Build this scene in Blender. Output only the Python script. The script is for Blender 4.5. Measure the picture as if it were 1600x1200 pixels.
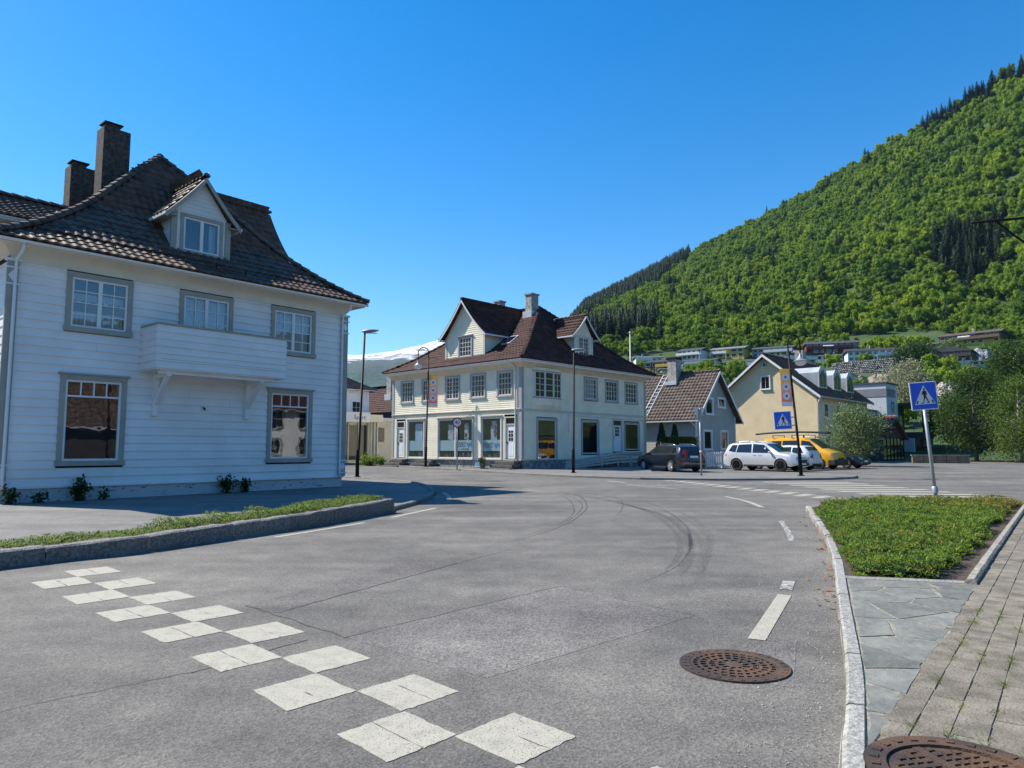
import bpy, bmesh, math, random
import numpy as np
from mathutils import Vector, Matrix, noise as mnoise
random.seed(7); RNG = np.random.default_rng(7)
S = bpy.context.scene
for o in list(bpy.data.objects): bpy.data.objects.remove(o)
C = S.collection
R = math.radians

# ------------------------------------------------------------------ camera, sky, sun, exposure
EYE = 1.4
PITCH = math.atan(101 / 1100)
cam_d = bpy.data.cameras.new('camera'); cam = bpy.data.objects.new('camera', cam_d); C.objects.link(cam)
cam.location = (0, 0, EYE); cam.rotation_euler = (math.pi / 2 + PITCH, 0, 0)
cam_d.sensor_width = 36; cam_d.lens = 36 * 1100 / 1600
cam_d.clip_start = 0.05; cam_d.clip_end = 20000
S.camera = cam

SUN_AZ = 21.0     # degrees: shadows run to the right and this much towards the camera
SUN_EL = 47.0
TO_SUN = Vector((-math.cos(R(SUN_AZ)) * math.cos(R(SUN_EL)), math.sin(R(SUN_AZ)) * math.cos(R(SUN_EL)), math.sin(R(SUN_EL))))
w = bpy.data.worlds.new('World'); S.world = w; w.use_nodes = True
nt = w.node_tree; bg = nt.nodes['Background']
sky = nt.nodes.new('ShaderNodeTexSky'); sky.sky_type = 'NISHITA'; sky.sun_disc = False
sky.sun_elevation = R(SUN_EL); sky.sun_rotation = math.atan2(TO_SUN.x, TO_SUN.y)
sky.altitude = 0; sky.air_density = 1.0; sky.dust_density = 0.15; sky.ozone_density = 2.0
hs = nt.nodes.new('ShaderNodeHueSaturation'); hs.inputs['Saturation'].default_value = 1.48; hs.inputs['Value'].default_value = 1.0
nt.links.new(sky.outputs[0], hs.inputs['Color']); nt.links.new(hs.outputs[0], bg.inputs[0]); bg.inputs[1].default_value = 0.122
sl = bpy.data.lights.new('sun', 'SUN'); sl.energy = 5.0; sl.angle = R(0.53); sl.color = (1.0, 0.925, 0.80)
so = bpy.data.objects.new('sun', sl); C.objects.link(so)
so.rotation_euler = (-TO_SUN).to_track_quat('-Z', 'Y').to_euler()
S.view_settings.view_transform = 'Standard'; S.view_settings.look = 'None'
S.view_settings.exposure = 0.72; S.view_settings.gamma = 1.0; S.view_settings.use_curve_mapping = False

# ------------------------------------------------------------------ survey helpers (pixel of the photo -> place in the world)
_c, _s = math.cos(PITCH), math.sin(PITCH)
def gz(y): return 0.0055 * max(0.0, y - 20.0)
def ray(px, py):
    x = (px - 800) / 1100; u = (600 - py) / 1100
    return x, _c - u * _s, _s + u * _c
def gp(px, py, dz=0.0):
    """point of the ground (raised by dz) under a pixel of the photograph"""
    d = ray(px, py); y = 20.0
    for _ in range(120):
        t = (gz(y) + dz - EYE) / d[2]; y = 0.5 * y + 0.5 * d[1] * t
    return (d[0] * t, d[1] * t)
def at(px, py, y):
    d = ray(px, py); t = y / d[1]
    return Vector((d[0] * t, y, EYE + d[2] * t))

# ------------------------------------------------------------------ materials
MATS = {}
def mat(name, col, rough=0.6, var=0.12, scale=3.0, bump=0.0, bscale=40.0, metal=0.0, spec=0.5, col2=None, lo=0.35, hi=0.65, detail=4.0, rnd=0.0, stretch=(1, 1, 1), bdist=0.02):
    if name in MATS: return MATS[name]
    m = bpy.data.materials.new(name); m.use_nodes = True; n = m.node_tree.nodes; l = m.node_tree.links
    p = n['Principled BSDF']; p.inputs['Roughness'].default_value = rough; p.inputs['Metallic'].default_value = metal
    p.inputs['Specular IOR Level'].default_value = spec
    g = n.new('ShaderNodeNewGeometry'); mp = n.new('ShaderNodeMapping'); mp.inputs['Scale'].default_value = stretch
    l.new(g.outputs['Position'], mp.inputs['Vector'])
    nz = n.new('ShaderNodeTexNoise'); nz.inputs['Scale'].default_value = scale; nz.inputs['Detail'].default_value = detail
    l.new(mp.outputs[0], nz.inputs['Vector'])
    cr = n.new('ShaderNodeValToRGB'); cr.color_ramp.elements[0].position = lo; cr.color_ramp.elements[1].position = hi
    a = tuple(max(0, v * (1 - var)) for v in col) if col2 is None else col
    b = tuple(v * (1 + var) for v in col) if col2 is None else col2
    cr.color_ramp.elements[0].color = (*a, 1); cr.color_ramp.elements[1].color = (*b, 1)
    l.new(nz.outputs['Fac'], cr.inputs['Fac'])
    out = cr.outputs['Color']
    if rnd > 0:
        oi = n.new('ShaderNodeObjectInfo'); mr = n.new('ShaderNodeMapRange'); mr.inputs['To Min'].default_value = 1 - rnd; mr.inputs['To Max'].default_value = 1 + rnd
        l.new(oi.outputs['Random'], mr.inputs['Value'])
        hs = n.new('ShaderNodeHueSaturation'); l.new(mr.outputs[0], hs.inputs['Value']); l.new(out, hs.inputs['Color']); out = hs.outputs['Color']
    l.new(out, p.inputs['Base Color'])
    if bump > 0:
        nb = n.new('ShaderNodeTexNoise'); nb.inputs['Scale'].default_value = bscale; nb.inputs['Detail'].default_value = 3
        l.new(g.outputs['Position'], nb.inputs['Vector'])
        bp = n.new('ShaderNodeBump'); bp.inputs['Strength'].default_value = bump; bp.inputs['Distance'].default_value = bdist
        l.new(nb.outputs['Fac'], bp.inputs['Height']); l.new(bp.outputs[0], p.inputs['Normal'])
    MATS[name] = m
    return m
def glassmat(name, tint=(0.75, 0.8, 0.85), refl=0.13):
    """thin window pane: clear with a fresnel reflection"""
    if name in MATS: return MATS[name]
    m = bpy.data.materials.new(name); m.use_nodes = True; n = m.node_tree.nodes; l = m.node_tree.links
    n.remove(n['Principled BSDF']); o = n['Material Output']
    t = n.new('ShaderNodeBsdfTransparent'); t.inputs[0].default_value = (*tint, 1)
    g = n.new('ShaderNodeBsdfGlossy'); g.inputs['Roughness'].default_value = 0.015; g.inputs[0].default_value = (0.95, 0.97, 1, 1)
    lw = n.new('ShaderNodeLayerWeight'); lw.inputs[0].default_value = 0.5; pw = n.new('ShaderNodeMath'); pw.operation = 'POWER'; pw.inputs[1].default_value = 4.0; l.new(lw.outputs['Facing'], pw.inputs[0])
    mr = n.new('ShaderNodeMapRange'); mr.inputs['To Min'].default_value = refl; mr.inputs['To Max'].default_value = 0.95
    l.new(pw.outputs[0], mr.inputs['Value'])
    geo = n.new('ShaderNodeNewGeometry'); nz = n.new('ShaderNodeTexNoise'); nz.inputs['Scale'].default_value = 1.6
    l.new(geo.outputs['Position'], nz.inputs['Vector'])
    bp = n.new('ShaderNodeBump'); bp.inputs['Strength'].default_value = 0.05; bp.inputs['Distance'].default_value = 0.05
    l.new(nz.outputs['Fac'], bp.inputs['Height']); l.new(bp.outputs[0], g.inputs['Normal'])
    mx = n.new('ShaderNodeMixShader'); l.new(mr.outputs[0], mx.inputs[0]); l.new(t.outputs[0], mx.inputs[1]); l.new(g.outputs[0], mx.inputs[2])
    l.new(mx.outputs[0], o.inputs[0]); MATS[name] = m
    return m

M_WHITE = mat('white_paint', (0.80, 0.80, 0.79), 0.5, 0.07, 0.9, 0.08, 9, detail=8)
M_WHITE2 = mat('white_gloss_trim', (0.78, 0.79, 0.80), 0.35, 0.03, 2)
M_TRIM = mat('greige_trim_paint', (0.335, 0.335, 0.295), 0.5, 0.07, 2.5)
M_CORN = mat('cream_cornice_paint', (0.70, 0.66, 0.56), 0.5, 0.05, 2)
M_FOUND = mat('peeling_foundation_plaster', (0.52, 0.53, 0.54), 0.85, 0, 5.0, 0.4, 25, col2=(0.20, 0.19, 0.18), lo=0.60, hi=0.645, detail=9, stretch=(1, 1, 3.2))
M_TILE = mat('dark_brown_roof_tile', (0.112, 0.074, 0.056), 0.6, 0.35, 3.0, 0.15, 60, spec=0.3, rnd=0.15)
M_TILE2 = mat('red_brown_roof_tile', (0.072, 0.030, 0.024), 0.7, 0.4, 2.0, 0.2, 50, spec=0.25)
M_TILE3 = mat('grey_brown_roof_tile', (0.105, 0.078, 0.066), 0.65, 0.35, 2.5, 0.2, 50, spec=0.3)
M_TILE4 = mat('mossy_red_roof_tile', (0.14, 0.065, 0.05), 0.8, 0, 1.2, 0.2, 40, col2=(0.17, 0.14, 0.05), lo=0.5, hi=0.72)
M_TILE5 = mat('bright_red_roof_tile', (0.26, 0.065, 0.04), 0.6, 0.25, 4)
M_CHIM = mat('dark_chimney_render', (0.075, 0.066, 0.058), 0.95, 0.45, 9, 0.8, 60)
M_CHIM2 = mat('pale_chimney_render', (0.36, 0.34, 0.32), 0.95, 0.3, 5, 0.5, 40)
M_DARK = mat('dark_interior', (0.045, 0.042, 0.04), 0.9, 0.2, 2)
M_GLASS = glassmat('window_pane_glass')
M_GLASSD = mat('dark_window_glass', (0.012, 0.014, 0.016), 0.05, 0.1, 1, spec=0.9)
M_CURT = mat('sheer_curtain', (0.55, 0.57, 0.6), 0.9, 0.10, 14, stretch=(1, 1, 0.1))
M_CREAM = mat('cream_paint', (0.82, 0.76, 0.59), 0.55, 0.06, 1.5, 0.05, 12)
M_CREAM2 = mat('cream_trim_paint', (0.56, 0.53, 0.46), 0.55, 0.05, 2)
M_BLUETRIM = mat('grey_lilac_trim', (0.36, 0.35, 0.36), 0.5, 0.06, 2)
M_ZINC = mat('zinc_gutter', (0.62, 0.64, 0.66), 0.35, 0.08, 4, metal=0.2)
M_CONC = mat('concrete', (0.33, 0.32, 0.30), 0.9, 0.2, 3, 0.4, 30)
M_GRANITE = mat('granite', (0.185, 0.178, 0.17), 0.85, 0.4, 28, 0.8, 45, detail=6, rnd=0.10)
M_BLACK = mat('black_iron', (0.008, 0.008, 0.009), 0.6, 0.1, 5, spec=0.2)
M_GALV = mat('galvanised_steel', (0.34, 0.36, 0.38), 0.5, 0.12, 8, metal=0.5)
M_RUST = mat('rusty_cast_iron', (0.062, 0.046, 0.040), 0.7, 0, 3.2, 0.4, 120, metal=0.3, col2=(0.15, 0.085, 0.05), lo=0.45, hi=0.65)
M_STEP = mat('dark_slate_step', (0.11, 0.105, 0.10), 0.85, 0.3, 5, 0.4, 30)
M_WOOD = mat('weathered_grey_wood', (0.36, 0.36, 0.35), 0.8, 0.12, 4, stretch=(1, 1, 8))
def flat(name, col, rough=0.5, **k): return mat(name, col, rough, 0.04, 3, **k)
M_SWHITE = flat('sign_white', (0.78, 0.79, 0.8), 0.35)
M_SBLUE = flat('sign_blue', (0.014, 0.12, 0.72), 0.35)
M_SBLACK = flat('sign_black', (0.012, 0.012, 0.014), 0.4)
M_SRED = flat('sign_red', (0.42, 0.02, 0.03), 0.4)

def seethrough(m, a_lo, a_hi, scale, detail=4.0, base=0.0):
    """let the ground below show through worn or faint paint: transparent where the noise is low"""
    n = m.node_tree.nodes; l = m.node_tree.links; p = n['Principled BSDF']; o = n['Material Output']
    g = n.new('ShaderNodeNewGeometry'); z = n.new('ShaderNodeTexNoise'); z.inputs['Scale'].default_value = scale; z.inputs['Detail'].default_value = detail; l.new(g.outputs['Position'], z.inputs['Vector'])
    mr = n.new('ShaderNodeMapRange'); mr.inputs['From Min'].default_value = a_lo; mr.inputs['From Max'].default_value = a_hi; mr.inputs['To Max'].default_value = 1 - base; l.new(z.outputs['Fac'], mr.inputs['Value'])
    t = n.new('ShaderNodeBsdfTransparent'); mx = n.new('ShaderNodeMixShader'); l.new(mr.outputs[0], mx.inputs[0]); l.new(t.outputs[0], mx.inputs[1]); l.new(p.outputs[0], mx.inputs[2]); l.new(mx.outputs[0], o.inputs[0])
    return m
# ------------------------------------------------------------------ mesh helpers
def link(o, parent=None):
    C.objects.link(o)
    if parent is not None: o.parent = parent
    return o
def tag(o, label=None, cat=None, group=None, kind=None):
    if label: o['label'] = label
    if cat: o['category'] = cat
    if group: o['group'] = group
    if kind: o['kind'] = kind
    return o
def empty(name, loc=(0, 0, 0), rz=0.0):
    o = bpy.data.objects.new(name, None); o.location = loc; o.rotation_euler = (0, 0, rz); o.empty_display_size = 0.3
    return link(o)
def fast_mesh(name, V, F, mats, k=4):
    V = np.asarray(V, dtype=np.float32).reshape(-1, 3); F = np.asarray(F, dtype=np.int32).reshape(-1, k)
    me = bpy.data.meshes.new(name); me.vertices.add(len(V)); me.vertices.foreach_set('co', V.ravel())
    me.loops.add(F.size); me.loops.foreach_set('vertex_index', F.ravel())
    me.polygons.add(len(F)); me.polygons.foreach_set('loop_start', np.arange(0, F.size, k, dtype=np.int32))
    try: me.polygons.foreach_set('loop_total', np.full(len(F), k, dtype=np.int32))
    except Exception: pass
    for m in mats: me.materials.append(m)
    me.update(calc_edges=True); me.validate()
    return me
class MB:
    def __init__(s): s.v = []; s.f = []; s.m = []
    def add(s, vs, fs, mi=0):
        b = len(s.v); s.v += [tuple(p) for p in vs]
        for f in fs: s.f.append(tuple(i + b for i in f)); s.m.append(mi)
        return s
    def box(s, x0, x1, y0, y1, z0, z1, mi=0, T=None):
        vs = [(x, y, z) for z in (z0, z1) for y in (y0, y1) for x in (x0, x1)]
        if T is not None: vs = [T(*p) for p in vs]
        return s.add(vs, [(0, 2, 3, 1), (4, 5, 7, 6), (0, 1, 5, 4), (2, 6, 7, 3), (0, 4, 6, 2), (1, 3, 7, 5)], mi)
    def prism(s, pts, off, mi=0):
        """polygon pts (3-D) swept by vector off"""
        n = len(pts); q = [tuple(np.add(p, off)) for p in pts]
        return s.add(list(pts) + q, [tuple(range(n))[::-1], tuple(range(n, 2 * n))] + [(i, (i + 1) % n, n + (i + 1) % n, n + i) for i in range(n)], mi)
    def tube(s, path, r, n=8, mi=0, caps=True):
        P = [Vector(p) for p in path]; rs = r if isinstance(r, (list, tuple)) else [r] * len(P)
        vs = []; prev = None
        for i, p in enumerate(P):
            d = (P[min(i + 1, len(P) - 1)] - P[max(i - 1, 0)]).normalized()
            a = d.orthogonal().normalized() if prev is None else (prev - d * prev.dot(d)).normalized()
            prev = a; b = d.cross(a)
            for k in range(n):
                t = 2 * math.pi * k / n; vs.append(p + (a * math.cos(t) + b * math.sin(t)) * rs[i])
        fs = [(i * n + k, i * n + (k + 1) % n, (i + 1) * n + (k + 1) % n, (i + 1) * n + k) for i in range(len(P) - 1) for k in range(n)]
        if caps: fs += [tuple(range(n))[::-1], tuple(range((len(P) - 1) * n, len(P) * n))]
        return s.add(vs, fs, mi)
    def disc(s, r, n=20, o=(0, 0, 0), axis='z', mi=0):
        vs = []
        for k in range(n):
            t = 2 * math.pi * k / n; p = (r * math.cos(t), r * math.sin(t), 0)
            if axis == 'y': p = (p[0], 0, p[1])
            vs.append((p[0] + o[0], p[1] + o[1], p[2] + o[2]))
        return s.add(vs, [tuple(range(n))], mi)
    def lathe(s, prof, n=16, o=(0, 0, 0), mi=0, axis='z'):
        vs = []
        for r, z in prof:
            for k in range(n):
                t = 2 * math.pi * k / n; p = (r * math.cos(t), r * math.sin(t), z)
                if axis == 'y': p = (p[0], p[2], p[1])
                if axis == 'x': p = (p[2], p[0], p[1])
                vs.append((p[0] + o[0], p[1] + o[1], p[2] + o[2]))
        fs = [(i * n + k, i * n + (k + 1) % n, (i + 1) * n + (k + 1) % n, (i + 1) * n + k) for i in range(len(prof) - 1) for k in range(n)]
        return s.add(vs, fs, mi)
    def quad(s, a, b, c, d, mi=0): return s.add([a, b, c, d], [(0, 1, 2, 3)], mi)
    def mesh(s, name, mats, smooth=False, fix=True):
        me = bpy.data.meshes.new(name); me.from_pydata(s.v, [], s.f)
        for m in (mats if isinstance(mats, (list, tuple)) else [mats]): me.materials.append(m)
        if len(me.materials) > 1: me.polygons.foreach_set('material_index', s.m)
        if fix:
            bm = bmesh.new(); bm.from_mesh(me); bmesh.ops.recalc_face_normals(bm, faces=bm.faces[:]); bm.to_mesh(me); bm.free()
        if smooth: me.polygons.foreach_set('use_smooth', [True] * len(me.polygons))
        me.update()
        return me
    def build(s, name, mats, parent=None, smooth=False, loc=None, rz=None, fix=True, bevel=0.0):
        o = bpy.data.objects.new(name, s.mesh(name, mats, smooth, fix))
        if loc is not None: o.location = loc
        if rz is not None: o.rotation_euler[2] = rz
        link(o, parent)
        if bevel > 0:
            b = o.modifiers.new('bevel', 'BEVEL'); b.width = bevel; b.segments = 2; b.limit_method = 'ANGLE'
        return o
def textmesh(txt, size, matl, name, parent=None, mw=None, depth=0.002, font_space=1.0, align='CENTER'):
    cu = bpy.data.curves.new('t', 'FONT'); cu.body = txt; cu.size = size; cu.align_x = align; cu.align_y = 'CENTER'; cu.extrude = depth; cu.space_character = font_space
    cu.resolution_u = 3
    o = bpy.data.objects.new('t', cu); C.objects.link(o)
    bpy.context.view_layer.update()
    me = bpy.data.meshes.new_from_object(o.evaluated_get(bpy.context.evaluated_depsgraph_get()))
    bpy.data.objects.remove(o); bpy.data.curves.remove(cu)
    me.name = name; me.materials.clear(); me.materials.append(matl)
    ob = bpy.data.objects.new(name, me); link(ob, parent)
    if mw is not None: ob.matrix_local = mw
    return ob
def axes(o, x, y, z):
    """matrix with the given origin and axis columns"""
    return Matrix(((x[0], y[0], z[0], o[0]), (x[1], y[1], z[1], o[1]), (x[2], y[2], z[2], o[2]), (0, 0, 0, 1)))
def lerp(a, b, t): return a + (b - a) * t
def interp(tab, x):
    for (x0, y0), (x1, y1) in zip(tab, tab[1:]):
        if x <= x1: return y0 + (y1 - y0) * max(0.0, (x - x0)) / (x1 - x0)
    return tab[-1][1]
# ------------------------------------------------------------------ terrain
RIDGE_T = [(-180, .16), (-120, .25), (-60, .25), (-40, .02), (-12, .02), (0, .15), (4.2, .186), (12, .252), (20.5, .318), (28, .378), (37.3, .450), (50, .53), (70, .45), (95, .17), (180, .16)]
RIDGE_R = [(-180, 900), (-12, 1200), (4, 1000), (12, 880), (20.5, 760), (28, 660), (37, 560), (60, 500), (180, 900)]
LOW = [(0, 0), (88, 0), (110, 3.0), (150, 8.5), (200, 18), (270, 31.5), (300, 40), (335, 52)]
def terrain(x, y):
    r = math.hypot(x, y); az = math.degrees(math.atan2(x, y))
    k = max(min(1.0, max(0.0, (az + 9) / 15.0)), min(1.0, max(0.0, (-az - 40) / 25.0)))
    base = gz(min(y, 90)) - 0.06
    if k <= 0: return base
    rr = interp(RIDGE_R, az); zr = interp(RIDGE_T, az) * rr
    if r < 335: z = interp(LOW, r)
    elif r < rr:
        t = (r - 335) / (rr - 335); z = 52 * (1 - t) + zr * t
        z += 9 * math.sin(t * math.pi) * mnoise.noise(Vector((x * .008, y * .008, 3.1)))
    else: z = zr - 0.28 * (r - rr)
    if r > 95: z += min(1, (r - 95) / 60) * 1.5 * mnoise.noise(Vector((x * .03, y * .03, 0)))
    return base + max(0, z) * k
rings = [0, 30, 60] + list(range(75, 345, 9)) + list(range(345, 700, 14)) + list(range(700, 1300, 40)) + [1500, 2000, 3000, 5000, 9000]
NA = 480
V = [(0, 0, terrain(0, 0))]; Fc = []
for r in rings[1:]:
    for k in range(NA):
        a = 2 * math.pi * k / NA; x, y = r * math.sin(a), r * math.cos(a); V.append((x, y, terrain(x, y)))
gm = MB(); gm.v = V
for k in range(NA): gm.f.append((0, 1 + k, 1 + (k + 1) % NA)); gm.m.append(0)
for i in range(len(rings) - 2):
    for k in range(NA):
        a = 1 + i * NA; gm.f.append((a + k, a + NA + k, a + NA + (k + 1) % NA, a + (k + 1) % NA)); gm.m.append(0)
M_GROUND = mat('grassy_ground', (0.030, 0.062, 0.012), 0.95, 0, 0.09, 0.5, 0.8, col2=(0.05, 0.09, 0.018), lo=0.35, hi=0.65, detail=8, bdist=0.4)
tag(gm.build('ground', M_GROUND, smooth=True, fix=False), kind='structure')

# far snow mountain beyond the valley
def mount():
    m = MB(); na, nr = 220, 70
    for i in range(nr + 1):
        r = 1500 + 3900 * (i / nr)
        for k in range(na + 1):
            az = R(-60 + 75 * k / na); x, y = r * math.sin(az), r * math.cos(az); d = math.degrees(az)
            crest = interp([(-60, 380), (-30, 560), (-14, 588), (-10, 590), (-8, 625), (-5.5, 665), (0, 600), (15, 300)], d)
            t = min(1.0, (r - 1500) / 3000); s = (0.35 * t + 0.65 * t * t * (3 - 2 * t))
            n1 = mnoise.fractal(Vector((x * .0011, y * .0011, 1.7)), 1.0, 2.1, 7)
            z = crest * s + n1 * (25 + 95 * min(t, 1 - t * .8) ) * min(1, t * 4)
            if r > 4500: z -= (r - 4500) * 0.35
            m.v.append((x, y, max(z, 0) - 8 * (1 - min(1, t * 8))))
    for i in range(nr):
        for k in range(na):
            a = i * (na + 1) + k; m.f.append((a, a + 1, a + na + 2, a + na + 1)); m.m.append(0)
    mm = bpy.data.materials.new('mountain_rock_forest_snow'); mm.use_nodes = True; n = mm.node_tree.nodes; l = mm.node_tree.links; p = n['Principled BSDF']; p.inputs['Roughness'].default_value = 0.95
    g = n.new('ShaderNodeNewGeometry'); sp = n.new('ShaderNodeSeparateXYZ'); l.new(g.outputs['Position'], sp.inputs[0])
    nz = n.new('ShaderNodeTexNoise'); nz.inputs['Scale'].default_value = 0.011; nz.inputs['Detail'].default_value = 9; nz.inputs['Roughness'].default_value = .62
    mp = n.new('ShaderNodeMapping'); mp.inputs['Scale'].default_value = (.55, .55, 2.2); l.new(g.outputs['Position'], mp.inputs[0]); l.new(mp.outputs[0], nz.inputs['Vector'])
    ad = n.new('ShaderNodeMath'); ad.operation = 'MULTIPLY_ADD'; ad.inputs[1].default_value = 330; l.new(nz.outputs['Fac'], ad.inputs[0]); l.new(sp.outputs['Z'], ad.inputs[2])
    mr = n.new('ShaderNodeMapRange'); mr.inputs['From Min'].default_value = 0; mr.inputs['From Max'].default_value = 900; l.new(ad.outputs[0], mr.inputs['Value'])
    cr = n.new('ShaderNodeValToRGB'); e = cr.color_ramp.elements
    e[0].position = 0.1; e[0].color = (0.08, 0.16, 0.04, 1); e[1].position = 0.33; e[1].color = (0.02, 0.055, 0.025, 1)
    for pos, c in ((.42, (.05, .105, .04, 1)), (.50, (.03, .075, .035, 1)), (.56, (.045, .085, .05, 1)), (.64, (.085, .09, .08, 1)), (.66, (.72, .74, .78, 1)), (.705, (.10, .09, .08, 1)), (.722, (.80, .82, .85, 1)), (.80, (.82, .84, .87, 1)), (.812, (.14, .125, .12, 1)), (.825, (.82, .84, .87, 1))):
        q = e.new(pos); q.color = c
    l.new(mr.outputs[0], cr.inputs[0])
    n2 = n.new('ShaderNodeTexNoise'); n2.inputs['Scale'].default_value = 0.05; n2.inputs['Detail'].default_value = 6; l.new(g.outputs['Position'], n2.inputs['Vector'])
    mx = n.new('ShaderNodeMix'); mx.data_type = 'RGBA'; mx.blend_type = 'MULTIPLY'; mx.inputs[0].default_value = .6
    c2 = n.new('ShaderNodeValToRGB'); c2.color_ramp.elements[0].position = .35; c2.color_ramp.elements[0].color = (.35, .38, .35, 1); c2.color_ramp.elements[1].position = .6; l.new(n2.outputs['Fac'], c2.inputs[0])
    l.new(cr.outputs[0], mx.inputs[6]); l.new(c2.outputs[0], mx.inputs[7]); l.new(mx.outputs[2], p.inputs['Base Color'])
    bp = n.new('ShaderNodeBump'); bp.inputs['Strength'].default_value = 0.5; bp.inputs['Distance'].default_value = 18; l.new(n2.outputs['Fac'], bp.inputs['Height']); l.new(bp.outputs[0], p.inputs['Normal'])
    tag(m.build('mountain', mm, smooth=True, fix=False), kind='structure')
mount()

# ------------------------------------------------------------------ asphalt
def asphalt(name, lo, hi, blotch, dark_lo=0.42, tint=(1, 1, 1)):
    m = bpy.data.materials.new(name); m.use_nodes = True; n = m.node_tree.nodes; l = m.node_tree.links; p = n['Principled BSDF']
    p.inputs['Roughness'].default_value = 0.85; p.inputs['Specular IOR Level'].default_value = 0.35
    g = n.new('ShaderNodeNewGeometry')
    def noise(sc, det, ro=.55):
        q = n.new('ShaderNodeTexNoise'); q.inputs['Scale'].default_value = sc; q.inputs['Detail'].default_value = det; q.inputs['Roughness'].default_value = ro; l.new(g.outputs['Position'], q.inputs['Vector']); return q
    def ramp(src, a, b, ca, cb):
        c = n.new('ShaderNodeValToRGB'); c.color_ramp.elements[0].position = a; c.color_ramp.elements[1].position = b
        c.color_ramp.elements[0].color = (*ca, 1); c.color_ramp.elements[1].color = (*cb, 1); l.new(src, c.inputs[0]); return c
    def mul(a, b):
        x = n.new('ShaderNodeMix'); x.data_type = 'RGBA'; x.blend_type = 'MULTIPLY'; x.inputs[0].default_value = 1; l.new(a, x.inputs[6]); l.new(b, x.inputs[7]); return x.outputs[2]
    v = n.new('ShaderNodeTexVoronoi'); v.inputs['Scale'].default_value = 75; l.new(g.outputs['Position'], v.inputs['Vector'])
    grain = ramp(v.outputs['Color'], 0.1, 0.95, tuple(lo * t for t in tint), tuple(hi * t for t in tint))
    fine = ramp(noise(420, 2).outputs['Fac'], .3, .7, (.72, .72, .72), (1.25, 1.25, 1.25))
    big = ramp(noise(0.33, 7, .6).outputs['Fac'], dark_lo, .66, (1 - blotch,) * 3, (1.06, 1.05, 1.03))
    mid = ramp(noise(2.6, 5).outputs['Fac'], .34, .62, (.86, .86, .87), (1.05, 1.05, 1.04))
    # worn wheel tracks: long soft streaks along the bend
    mp = n.new('ShaderNodeMapping'); mp.inputs['Rotation'].default_value = (0, 0, R(-44)); mp.inputs['Scale'].default_value = (0.12, 1.0, 1)
    l.new(g.outputs['Position'], mp.inputs[0]); q = n.new('ShaderNodeTexNoise'); q.inputs['Scale'].default_value = 1.1; q.inputs['Detail'].default_value = 4; l.new(mp.outputs[0], q.inputs['Vector'])
    streak = ramp(q.outputs['Fac'], .34, .62, (.78, .78, .79), (1.08, 1.08, 1.07))
    col = mul(mul(mul(mul(grain.outputs[0], fine.outputs[0]), big.outputs[0]), mid.outputs[0]), streak.outputs[0])
    l.new(col, p.inputs['Base Color'])
    b = n.new('ShaderNodeBump'); b.inputs['Strength'].default_value = 0.5; b.inputs['Distance'].default_value = 0.006; l.new(v.outputs['Distance'], b.inputs['Height']); l.new(b.outputs[0], p.inputs['Normal'])
    return m
M_ROAD = asphalt('worn_grey_asphalt', 0.12, 0.245, 0.30, tint=(1.06, 1.01, .93))
M_PAVE = asphalt('pale_pavement_asphalt', 0.15, 0.26, 0.14, tint=(1.02, 1, .97))

def sheet(poly, dz, name, matl, thick=0.0, parent=None):
    """flat polygon (x,y) lying dz above the ground, cut where the ground bends"""
    bm = bmesh.new(); vs = [bm.verts.new((x, y, 0)) for x, y in poly]; bm.faces.new(vs)
    bmesh.ops.triangulate(bm, faces=bm.faces[:])
    bmesh.ops.bisect_plane(bm, geom=bm.verts[:] + bm.edges[:] + bm.faces[:], plane_co=(0, 20, 0), plane_no=(0, 1, 0))
    if thick > 0:
        r = bmesh.ops.extrude_face_region(bm, geom=bm.faces[:])
        for v in r['geom']:
            if isinstance(v, bmesh.types.BMVert): v.co.z = -thick
    for v in bm.verts: v.co.z += gz(v.co.y) + dz
    bmesh.ops.recalc_face_normals(bm, faces=bm.faces[:])
    me = bpy.data.meshes.new(name); bm.to_mesh(me); bm.free(); me.materials.append(matl)
    return link(bpy.data.objects.new(name, me), parent)
road = tag(sheet([(-90, -40), (95, -40), (95, 54), (40, 62), (48, 74), (-90, 74)], 0.0, 'road', M_ROAD), kind='structure')

# ------------------------------------------------------------------ markings (children of the road)
M_MARK = mat('road_marking_paint', (0.40, 0.38, 0.315), 0.8, 0, 9, 0.12, 90, col2=(0.32, 0.305, 0.26), lo=.45, hi=.75, detail=9)
seethrough(M_MARK, .31, .42, 150, 3)
M_MARKW = mat('worn_road_marking', (0.42, 0.42, 0.39), 0.8, 0, 14, 0.2, 90, col2=(0.14, 0.14, 0.135), lo=0.46, hi=0.54)
M_SKID = mat('tyre_rubber_mark', (0.075, 0.075, 0.075), 0.9, 0, 40, col2=(0.15, 0.15, 0.147), lo=.4, hi=.6)
seethrough(M_SKID, .3, .6, 60, 3, .25)
M_SKIDF = mat('faint_tyre_mark', (0.085, 0.085, 0.085), 0.9, 0, 55, col2=(0.15, 0.15, 0.146), lo=.42, hi=.6)
seethrough(M_SKIDF, .40, .80, 30, 3, .62)
M_TAR = mat('dark_asphalt_crack', (0.055, 0.053, 0.05), 0.9, 0.3, 20)
def jig(p, a=0.006): return (p[0] + random.uniform(-a, a), p[1] + random.uniform(-a, a))
def slab_poly(mb, pts, z0, z1):
    mb.prism([(x, y, gz(y) + z0) for x, y in pts], (0, 0, z1 - z0))
WK = [(-6, -5.12, 8.24), (-5, -4.37, 7.51), (-4, -3.62, 6.81), (-3, -2.91, 6.17), (-2, -2.22, 5.54), (-1, -1.54, 4.88), (0, -.898, 4.226), (1, -.276, 3.587), (2, .346, 2.948), (3, .968, 2.31)]
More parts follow.
